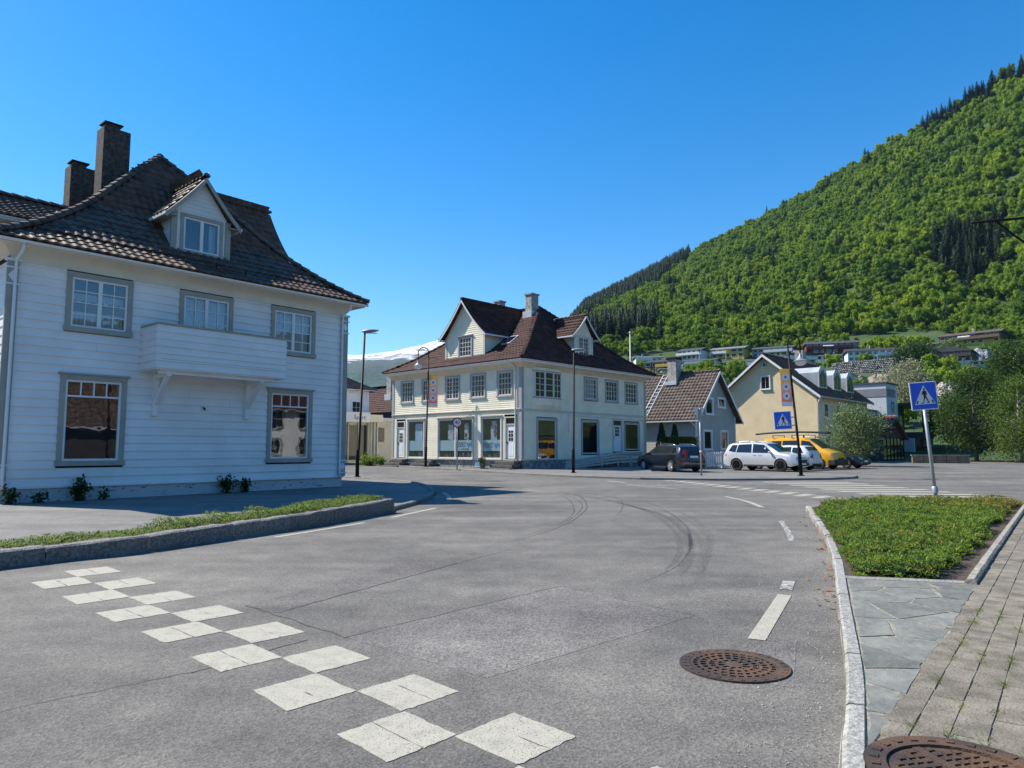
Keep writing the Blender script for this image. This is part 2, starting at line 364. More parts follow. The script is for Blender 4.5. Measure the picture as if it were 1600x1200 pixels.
for k in range(-6, 3):
    for side in (0, 1):
        wa, wb = [Vector(q[1:]) for q in WK if q[0] in (k, k + 1)]; E1 = (wb - wa) / 2; E2 = Vector((.285, .308)) * (1 + .01 * max(0, -k)); o = wa + (E1 - E2 if side else Vector((0, 0)))
        mb = MB(); h = random.uniform(.46, .54); j = random.uniform(-.012, .012)
        for a, b in ((0.0, h - .008), (h + .008, 1.0)):     # two plates with a joint between
            q = [(o[0] + u * E1[0] + v * E2[0] + j, o[1] + u * E1[1] + v * E2[1] + j) for u, v in ((.012, a), (.988, a + random.uniform(-.01, .01)), (.988, b), (.012, b))]
            ed = []
            for i in range(4):                             # chipped edges
                p, r_ = q[i], q[(i + 1) % 4]
                for t in np.linspace(0, 1, 7)[:-1]: ed.append(jig((lerp(p[0], r_[0], t), lerp(p[1], r_[1], t)), .0065))
            slab_poly(mb, ed, .001, random.uniform(.0030, .0042))
        mb.build('marking_square', M_MARK, road)
def strip(px, width, name, matl, z=.004, ground=False, wob=0.0, taper=False):
    pts = [Vector(gp(*p)) if not ground else Vector(p) for p in px]
    if len(pts) > 2:                                       # smooth
        out = []
        for i in range(len(pts) - 1):
            p0, p1, p2, p3 = pts[max(i - 1, 0)], pts[i], pts[i + 1], pts[min(i + 2, len(pts) - 1)]
            for t in np.linspace(0, 1, 9)[:-1]:
                out.append(0.5 * ((2 * p1) + (p2 - p0) * t + (2 * p0 - 5 * p1 + 4 * p2 - p3) * t * t + (3 * p1 - p0 - 3 * p2 + p3) * t ** 3))
        pts = out + [pts[-1]]
    elif wob > 0 or (pts[-1] - pts[0]).length > 2:
        pts = [pts[0].lerp(pts[1], t) for t in np.linspace(0, 1, 16)]
    mb = MB(); n = len(pts)
    for i, p in enumerate(pts):
        d = (pts[min(i + 1, n - 1)] - pts[max(i - 1, 0)]).normalized(); nn = Vector((-d.y, d.x)); q = p + nn * random.uniform(-wob, wob)
        ww = width * (random.uniform(.7, 1.3) if wob > 0 else 1) * (math.sin(math.pi * (i + .5) / n) ** .5 if taper else 1)
        for s_ in (-.5, .5): r_ = q + nn * ww * s_; mb.v.append((r_.x, r_.y, gz(r_.y) + z))
    for i in range(n - 1): mb.f.append((2 * i, 2 * i + 1, 2 * i + 3, 2 * i + 2)); mb.m.append(0)
    return mb.build(name, matl, road, fix=False)
for pts, wd, ml in (([(429, 840), (570, 817)], .11, M_MARK), ([(611, 809), (681, 794)], .12, M_MARK), ([(693, 770), (700, 775), (702, 782)], .13, M_MARK),
                    ([(1226, 930), (1182, 1000)], .125, M_MARK), ([(1233, 908), (1228, 922)], .12, M_MARKW), ([(1220, 814), (1232, 832), (1237, 846)], .09, M_MARKW),
                    ([(1133, 776), (1165, 783), (1191, 793)], .13, M_MARK), ([(980, 757), (1064, 765)], .1, M_MARK), ([(950, 752), (978, 754)], .25, M_MARK)):
    strip(pts, wd, 'lane_dash', ml, z=.005)
# far speed hump squares and zebra crossing
ha, hb = Vector(gp(1062, 752.6)), Vector(gp(1318, 781)); hn = int((hb - ha).length / .8)
hd = (hb - ha).normalized(); hp = Vector((-hd.y, hd.x))
for i in range(hn + 4):
    for s_ in (0, 1):
        o = ha + hd * (.8 * i - .8 + .4 * s_) + hp * (.42 * s_ - .3); mb = MB()
        slab_poly(mb, [(o + hd * u + hp * v)[:2] for u, v in ((0, 0), (.4, 0), (.4, .42), (0, .42))], .001, .006); mb.build('marking_square', M_MARK, road)
zl0, zl1 = Vector(gp(1190, 752.8)), Vector(gp(1372, 775)); zdir = Vector((.985, -.10)).normalized()
for i in range(8):
    o = zl0.lerp(zl1, i / 7); n_ = (zl1 - zl0).normalized(); mb = MB()
    slab_poly(mb, [(o + zdir * u + n_ * v)[:2] for u, v in ((0, 0), (3.4, 0), (3.4, .5), (0, .5))], .001, .006); mb.build('zebra_stripe', M_MARK, road)
for pts, wd in (([(940, 771), (1000, 781), (1040, 798), (1070, 820), (1080, 844), (1074, 866), (1052, 888), (1000, 912)], .035),
                ([(800, 846), (860, 829), (900, 810), (917, 790), (900, 773), (850, 763)], .04), ([(810, 840), (870, 822), (902, 803), (908, 786), (880, 770)], .03),
                ([(845, 828), (885, 812), (897, 796), (885, 778), (855, 768)], .03), ([(955, 772), (972, 785), (970, 798), (962, 806)], .03)):
    strip(pts, wd, 'tyre_mark', M_SKID, z=.003, wob=.004, taper=True)
for k in range(9):                                           # fainter arcs of turning cars round the bend
    a_ = random.uniform(-14, 14); b_ = random.uniform(-.4, 1.2)
    strip([(1052 + 26 * b_ * 2, 900 + a_), (1072 + 40 * b_, 866 + a_), (1062 + 50 * b_, 832 + a_ * .8), (1020 + 50 * b_, 803 + a_ * .6), (950 + 40 * b_, 783 + a_ * .4), (850 + 30 * b_, 766 + a_ * .25)], random.uniform(.05, .16), 'tyre_mark', M_SKIDF, z=.0022 + .0001 * k, wob=.006, taper=True)
for pts, wd in (([(432, 958), (716, 880)], .008), ([(536, 997), (876, 916)], .010), ([(384, 946), (540, 996)], .008), ([(876, 916), (1085, 962)], .005), ([(0, 1112), (300, 1050)], .006),
                ([(716, 880), (800, 858)], .008), ([(1165, 790), (1225, 800)], .02), ([(480, 1000), (300, 1052)], .01)):
    strip(pts, wd, 'asphalt_crack', M_TAR, z=.003, wob=.014)

M_PATCH = asphalt('paler_asphalt_patch', 0.11, 0.285, 0.28, tint=(1.06, 1, .95))
M_PATCHD = asphalt('darker_asphalt_patch', 0.095, 0.235, 0.28, tint=(1.06, 1, .95))
for px, ml in (([(540, 996), (876, 916), (1085, 962), (760, 1060)], M_PATCH), ([(384, 946), (432, 958), (716, 880), (660, 872)], M_PATCHD), ([(1115, 1055), (1240, 1075), (1245, 1000), (1160, 1008)], M_PATCH)):
    sheet([gp(*p) for p in px], .0016, 'asphalt_patch', ml, parent=road)
# ------------------------------------------------------------------ left pavement, kerbs and planting bed
KL = [gp(*p) for p in ((-330, 932), (0, 889), (100, 877), (200, 867), (300, 852), (400, 837), (500, 822), (615, 801))]
KC = [gp(*p) for p in ((617, 798), (655, 787.5), (674, 779), (680, 771), (674, 763.5), (655, 757.5), (630, 753.5), (600, 751), (560, 749.2), (500, 746))]
pave_l = tag(sheet(KL[:] + KC + [(-30, 42), (-45, 25), (-30, 4)], 0.055, 'pavement', M_PAVE, .2), kind='structure')
def offset(poly, d):
    P = [Vector(p) for p in poly]; o = []
    for i, p in enumerate(P):
        t = (P[min(i + 1, len(P) - 1)] - P[max(i - 1, 0)]).normalized(); o.append(p + Vector((-t.y, t.x)) * d)
    return o
def resample(poly, step):
    P = [Vector(p) for p in poly]; out = [P[0]]; acc = 0.0
    for a, b in zip(P, P[1:]):
        L = (b - a).length; s_ = step - acc
        while s_ < L: out.append(a.lerp(b, s_ / L)); s_ += step
        acc = L - (s_ - step)
    if (out[-1] - P[-1]).length > step * .3: out.append(P[-1])
    else: out[-1] = P[-1]
    return out
def kerb_stones(line, wdt, hfun, step, parent, matl=M_GRANITE, gap=.008, rough=.012, name='kerb_stone', vary=True, base=0.0):
    P = []
    pts = resample(line, .25)
    i = 0
    while i < len(pts) - 1:
        n = max(2, int(round(step / .25 * (random.uniform(.75, 1.3) if vary else 1)))); j = min(len(pts) - 1, i + n)
        if len(pts) - 1 - j < n * .5: j = len(pts) - 1
        seg = pts[i:j + 1]; d0 = (seg[1] - seg[0]).normalized(); d1 = (seg[-1] - seg[-2]).normalized()
        seg = [seg[0] + d0 * gap] + seg[1:-1] + [seg[-1] - d1 * gap]
        mb = MB(); tint = 0
        for k, p in enumerate(seg):
            t = (seg[min(k + 1, len(seg) - 1)] - seg[max(k - 1, 0)]).normalized(); nn = Vector((-t.y, t.x)); h = hfun(p) + random.uniform(-rough, rough) * .5
            g = gz(p.y) + base
            for u, z in ((0, -.1), (random.uniform(-rough, rough) * .4, h - .02), (.02 + random.uniform(0, rough), h), (wdt - .02, h + random.uniform(-rough, rough) * .3), (wdt, h - .03), (wdt, -.1)):
                q = p + nn * u; mb.v.append((q.x, q.y, g + z))
        ns = len(seg)
        for k in range(ns - 1):
            for u in range(6): mb.f.append((k * 6 + u, k * 6 + (u + 1) % 6, (k + 1) * 6 + (u + 1) % 6, (k + 1) * 6 + u)); mb.m.append(0)
        mb.f += [tuple(range(6)), tuple(range((ns - 1) * 6, ns * 6))]; mb.m += [0, 0]
        mb.build(name, matl, parent); i = j
KH = lambda p: interp([(6, .19), (8.5, .2), (12, .25), (15.8, .30)], p.y)
M_SOIL = mat('dry_soil', (0.075, 0.055, 0.042), 0.95, 0.35, 12, 0.8, 40)
bed_b = offset(KL, .95)
bed_l = MB(); kb = resample(KL, .5); bb = resample(offset(KL, .92), .5); n = min(len(kb), len(bb))
ka = resample(offset(KL, .2), .5)
for i in range(n):
    f = i / (n - 1)
    for q in (ka[min(i, len(ka) - 1)], bb[i]): bed_l.v.append((q.x, q.y, KH(q) - .03))
for i in range(n - 1): bed_l.f.append((2 * i, 2 * i + 1, 2 * i + 3, 2 * i + 2)); bed_l.m.append(0)
bed_l = tag(bed_l.build('planting_bed', M_SOIL), kind='structure')
kerb_stones(KL, .24, KH, 1.25, bed_l, rough=.02)
kerb_stones([bb[i] for i in range(n)], .14, lambda p: KH(p) - .02, 1.6, bed_l, rough=.025)
endb = [KL[-1], Vector(KL[-1]) + (offset(KL, .92)[-1] - Vector(KL[-1]))]
kerb_stones([Vector(KL[-1]) + Vector((.02, .02)), endb[1] + Vector((.02, .02))], .16, lambda p: .29, 1.0, bed_l, rough=.01)
kerb_stones(KC, .15, lambda p: .10, 1.0, pave_l, rough=.008)

# ------------------------------------------------------------------ right pavement: kerb, bed, flagstones, pavers
ZP = 0.085
KRpx = [(1300, 1420), (1318, 1150), (1322, 1095), (1320, 1050), (1314, 1000), (1307, 937), (1303, 890), (1291, 850), (1275, 822), (1259, 797)]
KR = [gp(*p) for p in KRpx]
def gpz(px, py): return gp(px, py, ZP)
BEDR = [gpz(*p) for p in ((1322, 903), (1522, 911), (1552, 868), (1570, 841), (1600, 797), (1606, 788), (1450, 785), (1350, 786), (1285, 789), (1266, 794), (1281, 822), (1297, 850), (1311, 882))]
FLAG = [gpz(*p) for p in ((1324, 905), (1531, 915), (1507, 946), (1487, 985), (1450, 1030), (1417, 1085), (1375, 1147), (1357, 1171), (1353, 1100), (1342, 1000))]
pr_out = KR + [gpz(1285, 786), gpz(1600, 783), (16, 16.9), (16, -6), (2.0, -6)]
M_MORTAR = mat('sandy_joint_mortar', (0.19, 0.178, 0.14), 0.95, 0.25, 25, 0.5, 80)
pave_r = tag(sheet(pr_out, ZP - .0045, 'pavement', M_MORTAR, .2), kind='structure')
kerb_stones(KR[::-1], .115, lambda p: .095, 1.1, pave_r, mat('pale_granite', (0.30, 0.295, 0.275), 0.85, 0.3, 30, 0.6, 60, rnd=.08), rough=.01)
bed_r = tag(sheet(BEDR, ZP + .004, 'planting_bed', M_SOIL), kind='structure')
kerb_stones([gpz(1318, 903), gpz(1522, 912)], .05, lambda p: ZP + .02, 1.4, bed_r, M_CONC, rough=.004)
kerb_stones([gpz(1526, 914), gpz(1552, 873), gpz(1572, 843), gpz(1606, 792)], .10, lambda p: ZP + .05, 1.2, bed_r, mat('lichen_concrete', (0.30, 0.28, 0.235), 0.95, 0.3, 14, 0.5, 40), rough=.006)
def clip(poly, p, nrm):
    out = []
    for i in range(len(poly)):
        a, b = poly[i], poly[(i + 1) % len(poly)]; da = (a[0] - p[0]) * nrm[0] + (a[1] - p[1]) * nrm[1]; db = (b[0] - p[0]) * nrm[0] + (b[1] - p[1]) * nrm[1]
        if da <= 0: out.append(a)
        if da * db < 0: t = da / (da - db); out.append((a[0] + (b[0] - a[0]) * t, a[1] + (b[1] - a[1]) * t))
    return out
def inpoly(poly, x, y):
    c = False
    for i in range(len(poly)):
        (x0, y0), (x1, y1) = poly[i][:2], poly[i - 1][:2]
        if (y0 > y) != (y1 > y) and x < (x1 - x0) * (y - y0) / (y1 - y0) + x0: c = not c
    return c
sheet(FLAG, ZP - .0012, 'flagstone_mortar', mat('pale_flagstone_mortar', (0.27, 0.25, 0.20), 0.95, 0.3, 20, 0.5, 80), parent=pave_r)
xs = [p[0] for p in FLAG]; ys = [p[1] for p in FLAG]; seeds = []
tries = 0
while len(seeds) < 26 and tries < 4000:
    tries += 1; x, y = random.uniform(min(xs), max(xs)), random.uniform(min(ys), max(ys))
    if inpoly(FLAG, x, y) and all(math.hypot(x - a, (y - b) * .8) > .34 for a, b in seeds): seeds.append((x, y))
for s_ in seeds:
    cell = list(FLAG)
    for t in seeds:
        if t is not s_:
            mid = ((s_[0] + t[0]) / 2, (s_[1] + t[1]) / 2); cell = clip(cell, mid, (t[0] - s_[0], t[1] - s_[1]))
            if len(cell) < 3: break
    if len(cell) < 3: continue
    cx, cy = sum(p[0] for p in cell) / len(cell), sum(p[1] for p in cell) / len(cell); ring = []
    for i in range(len(cell)):
        a, b = cell[i], cell[(i + 1) % len(cell)]
        for t in (0, .33, .66): ring.append((lerp(a[0], b[0], t), lerp(a[1], b[1], t)))
    ring = [(x + (cx - x) / max(.05, math.hypot(cx - x, cy - y)) * random.uniform(.006, .03), y + (cy - y) / max(.05, math.hypot(cx - x, cy - y)) * random.uniform(.006, .03)) for x, y in ring]
    mb = MB(); slab_poly(mb, ring, ZP - .03, ZP + random.uniform(.0005, .005))
    mb.build('flagstone', mat('grey_slate', (0.135, 0.142, 0.128), 0.65, 0, 5, 0.7, 14, col2=(0.235, 0.232, 0.205), lo=.3, hi=.72, detail=9, rnd=.2), pave_r)
# pavers
pd0, pd1 = Vector(gpz(1457, 1140)), Vector(gpz(1562, 927)); pu = (pd1 - pd0).normalized(); pv = Vector((pu.y, -pu.x))
PAVR = [gpz(*p) for p in ((1357, 1173), (1375, 1150), (1417, 1088), (1450, 1033), (1487, 988), (1507, 949), (1532, 918), (1556, 872), (1575, 843), (1610, 790))] + [(15, 16.3), (15, 1.0), (3.2, 1.0), gpz(1340, 1400), gpz(1352, 1230)]
PW, PL = .147, .215
pc = []
mh2 = Vector(gpz(1506, 1212))
for i in range(-18, 60):
    for j in range(-26, 80):
        c_ = pd0 + pv * (PW * i) + pu * (PL * (j + .5 * (i % 2)))
        if 1.0 < c_.y < 16 and inpoly(PAVR, c_.x, c_.y) and (c_ - mh2).length > .375: pc.append(c_)
pc.sort(key=lambda c_: (not (c_.y * .74 + .4 > c_.x and c_.y > 1.9), c_.length))
M_PAVER = mat('worn_concrete_paver', (0.185, 0.165, 0.130), 0.9, 0.28, 6, 0.5, 60, rnd=.10)
pm = MB(); a, b, t_ = PW / 2 - .0022, PL / 2 - .0045, .0035
pm.v = [(-a, -b, -.03), (a, -b, -.03), (a, b, -.03), (-a, b, -.03), (-a, -b, -.005), (a, -b, -.005), (a, b, -.005), (-a, b, -.005), (-a + t_, -b + t_, 0), (a - t_, -b + t_, 0), (a - t_, b - t_, 0), (-a + t_, b - t_, 0)]
pm.f = [(0, 1, 5, 4), (1, 2, 6, 5), (2, 3, 7, 6), (3, 0, 4, 7), (4, 5, 9, 8), (5, 6, 10, 9), (6, 7, 11, 10), (7, 4, 8, 11), (8, 9, 10, 11)]; pm.m = [0] * 9
pme = pm.mesh('paver', M_PAVER); ang = math.atan2(pu.y, pu.x) - math.pi / 2
rest = MB()
for k, c_ in enumerate(pc):
    z = gz(c_.y) + ZP + random.uniform(-.0012, .0025)
    if k < 300:
        o = bpy.data.objects.new('paver', pme); o.location = (c_.x, c_.y, z); o.rotation_euler = (random.gauss(0, .012), random.gauss(0, .012), ang + random.gauss(0, .012)); link(o, pave_r)
    else:
        ca, sa = math.cos(ang), math.sin(ang)
        rest.add([(c_.x + x * ca - y * sa, c_.y + x * sa + y * ca, z + q) for x, y, q in pm.v], pm.f)
tag(rest.build('pavers', M_PAVER, pave_r, fix=False), kind='stuff')

# far pavement in front of the cream house
KF = [gp(*p) for p in ((560, 725), (590, 727.5), (710, 735), (830, 742.5), (900, 746), (1000, 749.5), (1117, 751), (1230, 750.6), (1300, 749.8), (1336, 748), (1341, 746))]
far_p = KF + [gp(1325, 744), gp(1240, 742), gp(1130, 741.5), gp(1020, 740.5)] + [(9, 47), (1.2, 42.6), (-8, 51.5), (-14, 56), (-22, 60)]
pave_f = tag(sheet(far_p, 0.07, 'pavement', M_PAVE, .2), kind='structure')
kerb_stones(KF, .13, lambda p: .095, 2.0, pave_f, rough=.005)

# ------------------------------------------------------------------ manholes, gravel, fallen leaves
def manhole_grate(c_, r):
    t = empty('manhole_cover', (c_[0], c_[1], gz(c_[1])), .3)
    tag(t, 'rusty round manhole grate with slots set in the road asphalt', 'manhole')
    MB().lathe([(r * .8, .002), (r * .8, .010), (r * .83, .013), (r, .013), (r, .0)], 40).build('frame_ring', M_RUST, t, smooth=False)
    MB().disc(r * .8, 32, (0, 0, .0015)).build('pit', M_SBLACK, t)
    g = MB(); rr = r * .8
    g.lathe([(.001, .003), (rr * .2, .003), (rr * .2, .011), (.001, .012)], 20)
    for q in (.40, .60, .80):
        g.lathe([(rr * (q - .035), .003), (rr * (q - .035), .011), (rr * (q + .035), .011), (rr * (q + .035), .003)], 36)
    g.lathe([(rr * .93, .003), (rr * .93, .011), (rr * 1.0, .011), (rr * 1.0, .003)], 36)
    for q0, q1, n_ in ((.2, .4, 10), (.4, .6, 18), (.6, .8, 24), (.8, .96, 30)):
        for k in range(n_):
            a = 2 * math.pi * k / n_; T = lambda x, y, z, a=a: (x * math.cos(a) - y * math.sin(a), x * math.sin(a) + y * math.cos(a), z)
            g.box(rr * q0, rr * q1, -.008, .008, .003, .0105, T=T)
    g.build('grate', M_RUST, t)
    for k in range(28):
        a = 2 * math.pi * k / 28; m_ = MB(); T = lambda x, y, z, a=a: (x * math.cos(a) - y * math.sin(a), x * math.sin(a) + y * math.cos(a), z)
        m_.box(r * .87, r * .95, -.012, .012, .012, .016, T=T); m_.build('rim_stud', M_RUST, t)
manhole_grate(gp(1147, 1041), .345)
def manhole_stud(c_, r):
    t = empty('manhole_cover', (c_[0], c_[1], ZP + .003), .2)
    tag(t, 'brown cast iron manhole cover with checker studs set among the pavers', 'manhole')
    MB().lathe([(r * .76, -.03), (r * .76, .008), (r, .010), (r, -.03)], 44).build('frame_ring', M_RUST, t)
    MB().lathe([(.001, -.002), (r * .73, -.002), (r * .73, -.02)], 40).build('lid', M_RUST, t)
    s_ = MB()
    for i in range(-9, 10):
        for j in range(-9, 10):
            x, y = i * .046, j * .046
            if math.hypot(x, y) < r * .66 and abs(x) > .03: s_.box(x - .015, x + .015, y - .015, y + .015, -.002, .006)
    s_.box(-.018, .018, -r * .7, r * .7, -.002, .007)
    s_.build('stud_pattern', M_RUST, t)
    for k in range(26):
        a = 2 * math.pi * k / 26; m_ = MB(); T = lambda x, y, z, a=a: (x * math.cos(a) - y * math.sin(a), x * math.sin(a) + y * math.cos(a), z)
        m_.box(r * .84, r * .93, -.016, .016, .009, .014, T=T); m_.build('rim_stud', M_RUST, t)
manhole_stud(mh2, .365)
# loose grit along the right kerb
gv, gf = [], []
kr_dense = resample(KR, .05)
for k in range(3600):
    p = random.choice(kr_dense); d = -abs(random.gauss(0, .42)) - .01; x, y = p.x + d, p.y + random.uniform(-.05, .05); s_ = random.uniform(.002, .0065) * (1.8 if random.random() < .05 else 1)
    b = len(gv); z = gz(y) + .002; a = random.uniform(0, 6.3)
    for q in range(3): gv.append((x + s_ * math.cos(a + q * 2.1), y + s_ * math.sin(a + q * 2.1), z))
    gv.append((x, y, z + s_ * 1.1)); gf += [(b, b + 1, b + 3), (b + 1, b + 2, b + 3), (b + 2, b, b + 3)]
tag(link(bpy.data.objects.new('grit', fast_mesh('grit', gv, gf, [mat('grit_stone', (0.25, 0.23, 0.2), 0.9, 0.5, 60)], 3))), 'loose grey grit gathered along the right kerb', 'grit', kind='stuff')
lv, lf = [], []
for k in range(60):
    p = random.choice(kr_dense[len(kr_dense) // 4:]); x, y = p.x - abs(random.gauss(0, .12)) - .01, p.y; b = len(lv); a = random.uniform(0, 6.3); s_ = random.uniform(.01, .03)
    for q in range(5): lv.append((x + s_ * math.cos(a + q * 1.256) * random.uniform(.5, 1.5), y + s_ * math.sin(a + q * 1.256), gz(y) + .006 + random.uniform(0, .02)))
    lf += [(b, b + 1, b + 2), (b, b + 2, b + 3), (b, b + 3, b + 4)]
tag(link(bpy.data.objects.new('fallen_leaves', fast_mesh('fallen_leaves', lv, lf, [mat('dead_leaf', (0.27, 0.10, 0.04), 0.8, 0.3, 30)], 3))), 'brown dead leaves lying along the right kerb', 'leaves', kind='stuff')
# ------------------------------------------------------------------ roof tiles
def tile_mesh(w_, l_):
    """one S-profile roof tile, x across, y up the slope"""
    prof = [(-.5, .012), (-.34, .036), (-.18, .044), (-.02, .034), (.12, .008), (.30, .0), (.5, .012)]
    m = MB(); n = len(prof)
    for y, lift in ((-.06 * l_, .030), (l_ * 1.02, .0)):
        for x, z in prof: m.v.append((x * w_ * 1.04, y, z * w_ / .3 + lift))
    for x, z in prof: m.v.append((x * w_ * 1.04, -.06 * l_ + .004, z * w_ / .3 + lift - .028))
    for i in range(n - 1): m.f.append((i, i + 1, n + i + 1, n + i)); m.f.append((2 * n + i, 2 * n + i + 1, i + 1, i)); m.m += [0, 0]
    return m
def roof_patch(e0, e1, a0, a1, hz, tw=.29, tl=.33, vmax=1.0, skip=None):
    """tile frames on a roof face. e0,e1 eave ends, a0,a1 top ends (plan), hz(v) height; returns list of 4x4"""
    e0, e1, a0, a1 = (Vector(p) for p in (e0, e1, a0, a1)); ac = (e1 - e0).normalized(); up2 = Vector((-ac.y, ac.x))
    run = ((a0 + a1) / 2 - (e0 + e1) / 2).dot(up2)
    if run < 0: up2 = -up2; run = -run; flip = True
    v = 0.0; out = []
    while v < vmax:
        dv = 1e-3; sl = (hz(v + dv) - hz(v)) / dv; ds = math.hypot(run, sl); z = hz(v)
        L, Rr = e0.lerp(a0, v), e1.lerp(a1, v); mid = (L + Rr) / 2; e_mid = (e0 + e1) / 2
        up = Vector((up2.x * run, up2.y * run, sl)).normalized(); across = Vector((ac.x, ac.y, 0)); nrm = across.cross(up)
        if nrm.z < 0: across = -across; nrm = -nrm
        base = e0 + up2 * (run * v); lo_ = (L - base).dot(ac); hi_ = (Rr - base).dot(ac)
        k0 = math.ceil((lo_ + tw * .3) / tw); k1 = math.floor((hi_ - tw * .3) / tw)
        for k in range(k0, k1 + 1):
            p = base + ac * (k * tw)
            if skip and skip(p.x, p.y): continue
            out.append(axes((p.x, p.y, z), across, up, nrm))
        v += tl / ds
    return out
def roof_surface(mb, e0, e1, a0, a1, hz, n=10, dz=-.03):
    e0, e1, a0, a1 = (Vector(p) for p in (e0, e1, a0, a1)); b = len(mb.v)
    for i in range(n + 1):
        v = i / n
        for q in (e0.lerp(a0, v), e1.lerp(a1, v)): mb.v.append((q.x, q.y, hz(v) + dz))
    for i in range(n): mb.f.append((b + 2 * i, b + 2 * i + 1, b + 2 * i + 3, b + 2 * i + 2)); mb.m.append(0)
def join_tiles(frames, tm):
    if not frames: return None
    tv = np.array([(*p, 1) for p in tm.v]); V = []; F = []; f0 = np.array(tm.f)
    A = np.array([[list(r) for r in m] for m in frames])                # k,4,4
    Vn = np.einsum('kij,vj->kvi', A, tv)[:, :, :3]
    Fn = f0[None] + (np.arange(len(frames)) * len(tv))[:, None, None]
    return Vn.reshape(-1, 3), Fn.reshape(-1, 4)
def lay_tiles(frames, parent, matl, tw, tl, single=0, pick=None, name='roof_tile'):
    tm = tile_mesh(tw, tl); frames = list(frames)
    jit = [m @ Matrix.Rotation(random.gauss(0, .008), 4, 'Z') @ Matrix.Rotation(random.gauss(0, .010), 4, 'X') for m in frames]
    if single:
        jit.sort(key=pick); me = tm.mesh(name, matl, fix=False)
        for m in jit[:single]:
            o = bpy.data.objects.new(name, me); link(o, parent); o.matrix_local = m
        jit = jit[single:]
    if jit:
        V_, F_ = join_tiles(jit, tm); o = bpy.data.objects.new('roof_tiles', fast_mesh('roof_tiles', V_, F_, [matl], 4)); link(o, parent); tag(o, kind='stuff')
def ridge_caps(pts, parent, matl, r=.11, step=.36, name='ridge_tile', joined=False):
    P = [Vector(p) for p in pts]; L = [0]
    for a, b in zip(P, P[1:]): L.append(L[-1] + (b - a).length)
    def pos(s_):
        for i in range(len(P) - 1):
            if s_ <= L[i + 1] or i == len(P) - 2: return P[i].lerp(P[i + 1], (s_ - L[i]) / max(1e-6, L[i + 1] - L[i]))
    s_ = 0.0; J = MB()
    while s_ < L[-1] - .1:
        a, b = pos(s_), pos(min(L[-1], s_ + step * 1.12)); d = (b - a).normalized(); side = d.cross(Vector((0, 0, 1))).normalized(); up = side.cross(d); m = MB() if not joined else J
        base = len(m.v)
        for q, rr, lift in ((a, r * 1.12, .02), (b, r * .93, .0)):
            for k in range(7):
                t = math.pi * (k / 6); m.v.append(tuple(q + side * (math.cos(t) * rr) + up * (math.sin(t) * rr + lift - .03)))
        for k in range(6): m.f.append((base + k, base + k + 1, base + 7 + k + 1, base + 7 + k)); m.m.append(0)
        m.f.append(tuple(base + k for k in range(7))); m.m.append(0)
        if not joined: m.build(name, matl, parent, smooth=False)
        s_ += step
    if joined: tag(J.build('ridge_tiles', matl, parent), kind='stuff')
# ------------------------------------------------------------------ walls: M(u, d, z) maps along-wall, outward, up to the house frame
def wall_y(y0=0.0): return lambda u, d, z: (u, y0 - d, z)
def wall_x(x0=0.0): return lambda u, d, z: (x0 - d, u, z)
def wall_xr(x0): return lambda u, d, z: (x0 + d, u, z)
def wall_yr(y0): return lambda u, d, z: (u, y0 + d, z)
def boards(M, u0, u1, z0, z1, pitch, holes=(), edge=None, thick=.026, joints=False):
    """weatherboards row by row; yields lists of (row, MB) pieces; edge(z)->(ua,ub) clips gables"""
    z = z0; row = 0; out = []
    while z < z1 - .02:
        zt = min(z1, z + pitch)
        cuts = {z, zt}
        spans = [(u0, u1)]
        for (a, b, c_, d_) in holes:
            if c_ < zt - .01 and d_ > z + .01:
                ns = []
                for s0, s1 in spans:
                    if b <= s0 or a >= s1: ns.append((s0, s1)); continue
                    if a > s0: ns.append((s0, a))
                    if b < s1: ns.append((b, s1))
                spans = ns
        if joints:
            ns = []
            for s0, s1 in spans:
                while s1 - s0 > 4.2:
                    c_ = s0 + random.uniform(1.6, 3.8); ns.append((s0, c_ - .002)); s0 = c_ + .002
                ns.append((s0, s1))
            spans = ns
        for s0, s1 in spans:
            if s1 - s0 < .02: continue
            b0, b1, t0, t1 = s0, s1, s0, s1
            if edge:
                ea, eb = edge(z); b0, b1 = max(s0, ea), min(s1, eb); ea, eb = edge(zt); t0, t1 = max(s0, ea), min(s1, eb)
                if b1 - b0 < .03: continue
                if t1 < t0: t0 = t1 = (t0 + t1) / 2
            m = MB(); th = thick; zz = zt + (.012 if zt < z1 else 0)
            m.add([M(b0, 0, z), M(b1, 0, z), M(b1, th, z), M(b0, th, z), M(t0, -.004, zz), M(t1, -.004, zz), M(t1, .004, zz), M(t0, .004, zz)],
                  [(0, 1, 2, 3), (4, 5, 6, 7), (3, 2, 6, 7), (0, 1, 5, 4), (0, 3, 7, 4), (1, 2, 6, 5)])
            out.append((row, m))
        z = zt; row += 1
    return out
def clad(parent, matl, M, u0, u1, z0, z1, pitch, holes=(), edge=None, single=True, name='board', thick=.026, joints=False):
    ps = boards(M, u0, u1, z0, z1, pitch, holes, edge, thick, joints)
    if single:
        for _, m in ps: m.build(name, matl, parent)
    else:
        j = MB()
        for _, m in ps: j.add(m.v, m.f)
        tag(j.build('cladding', matl, parent), kind='stuff')
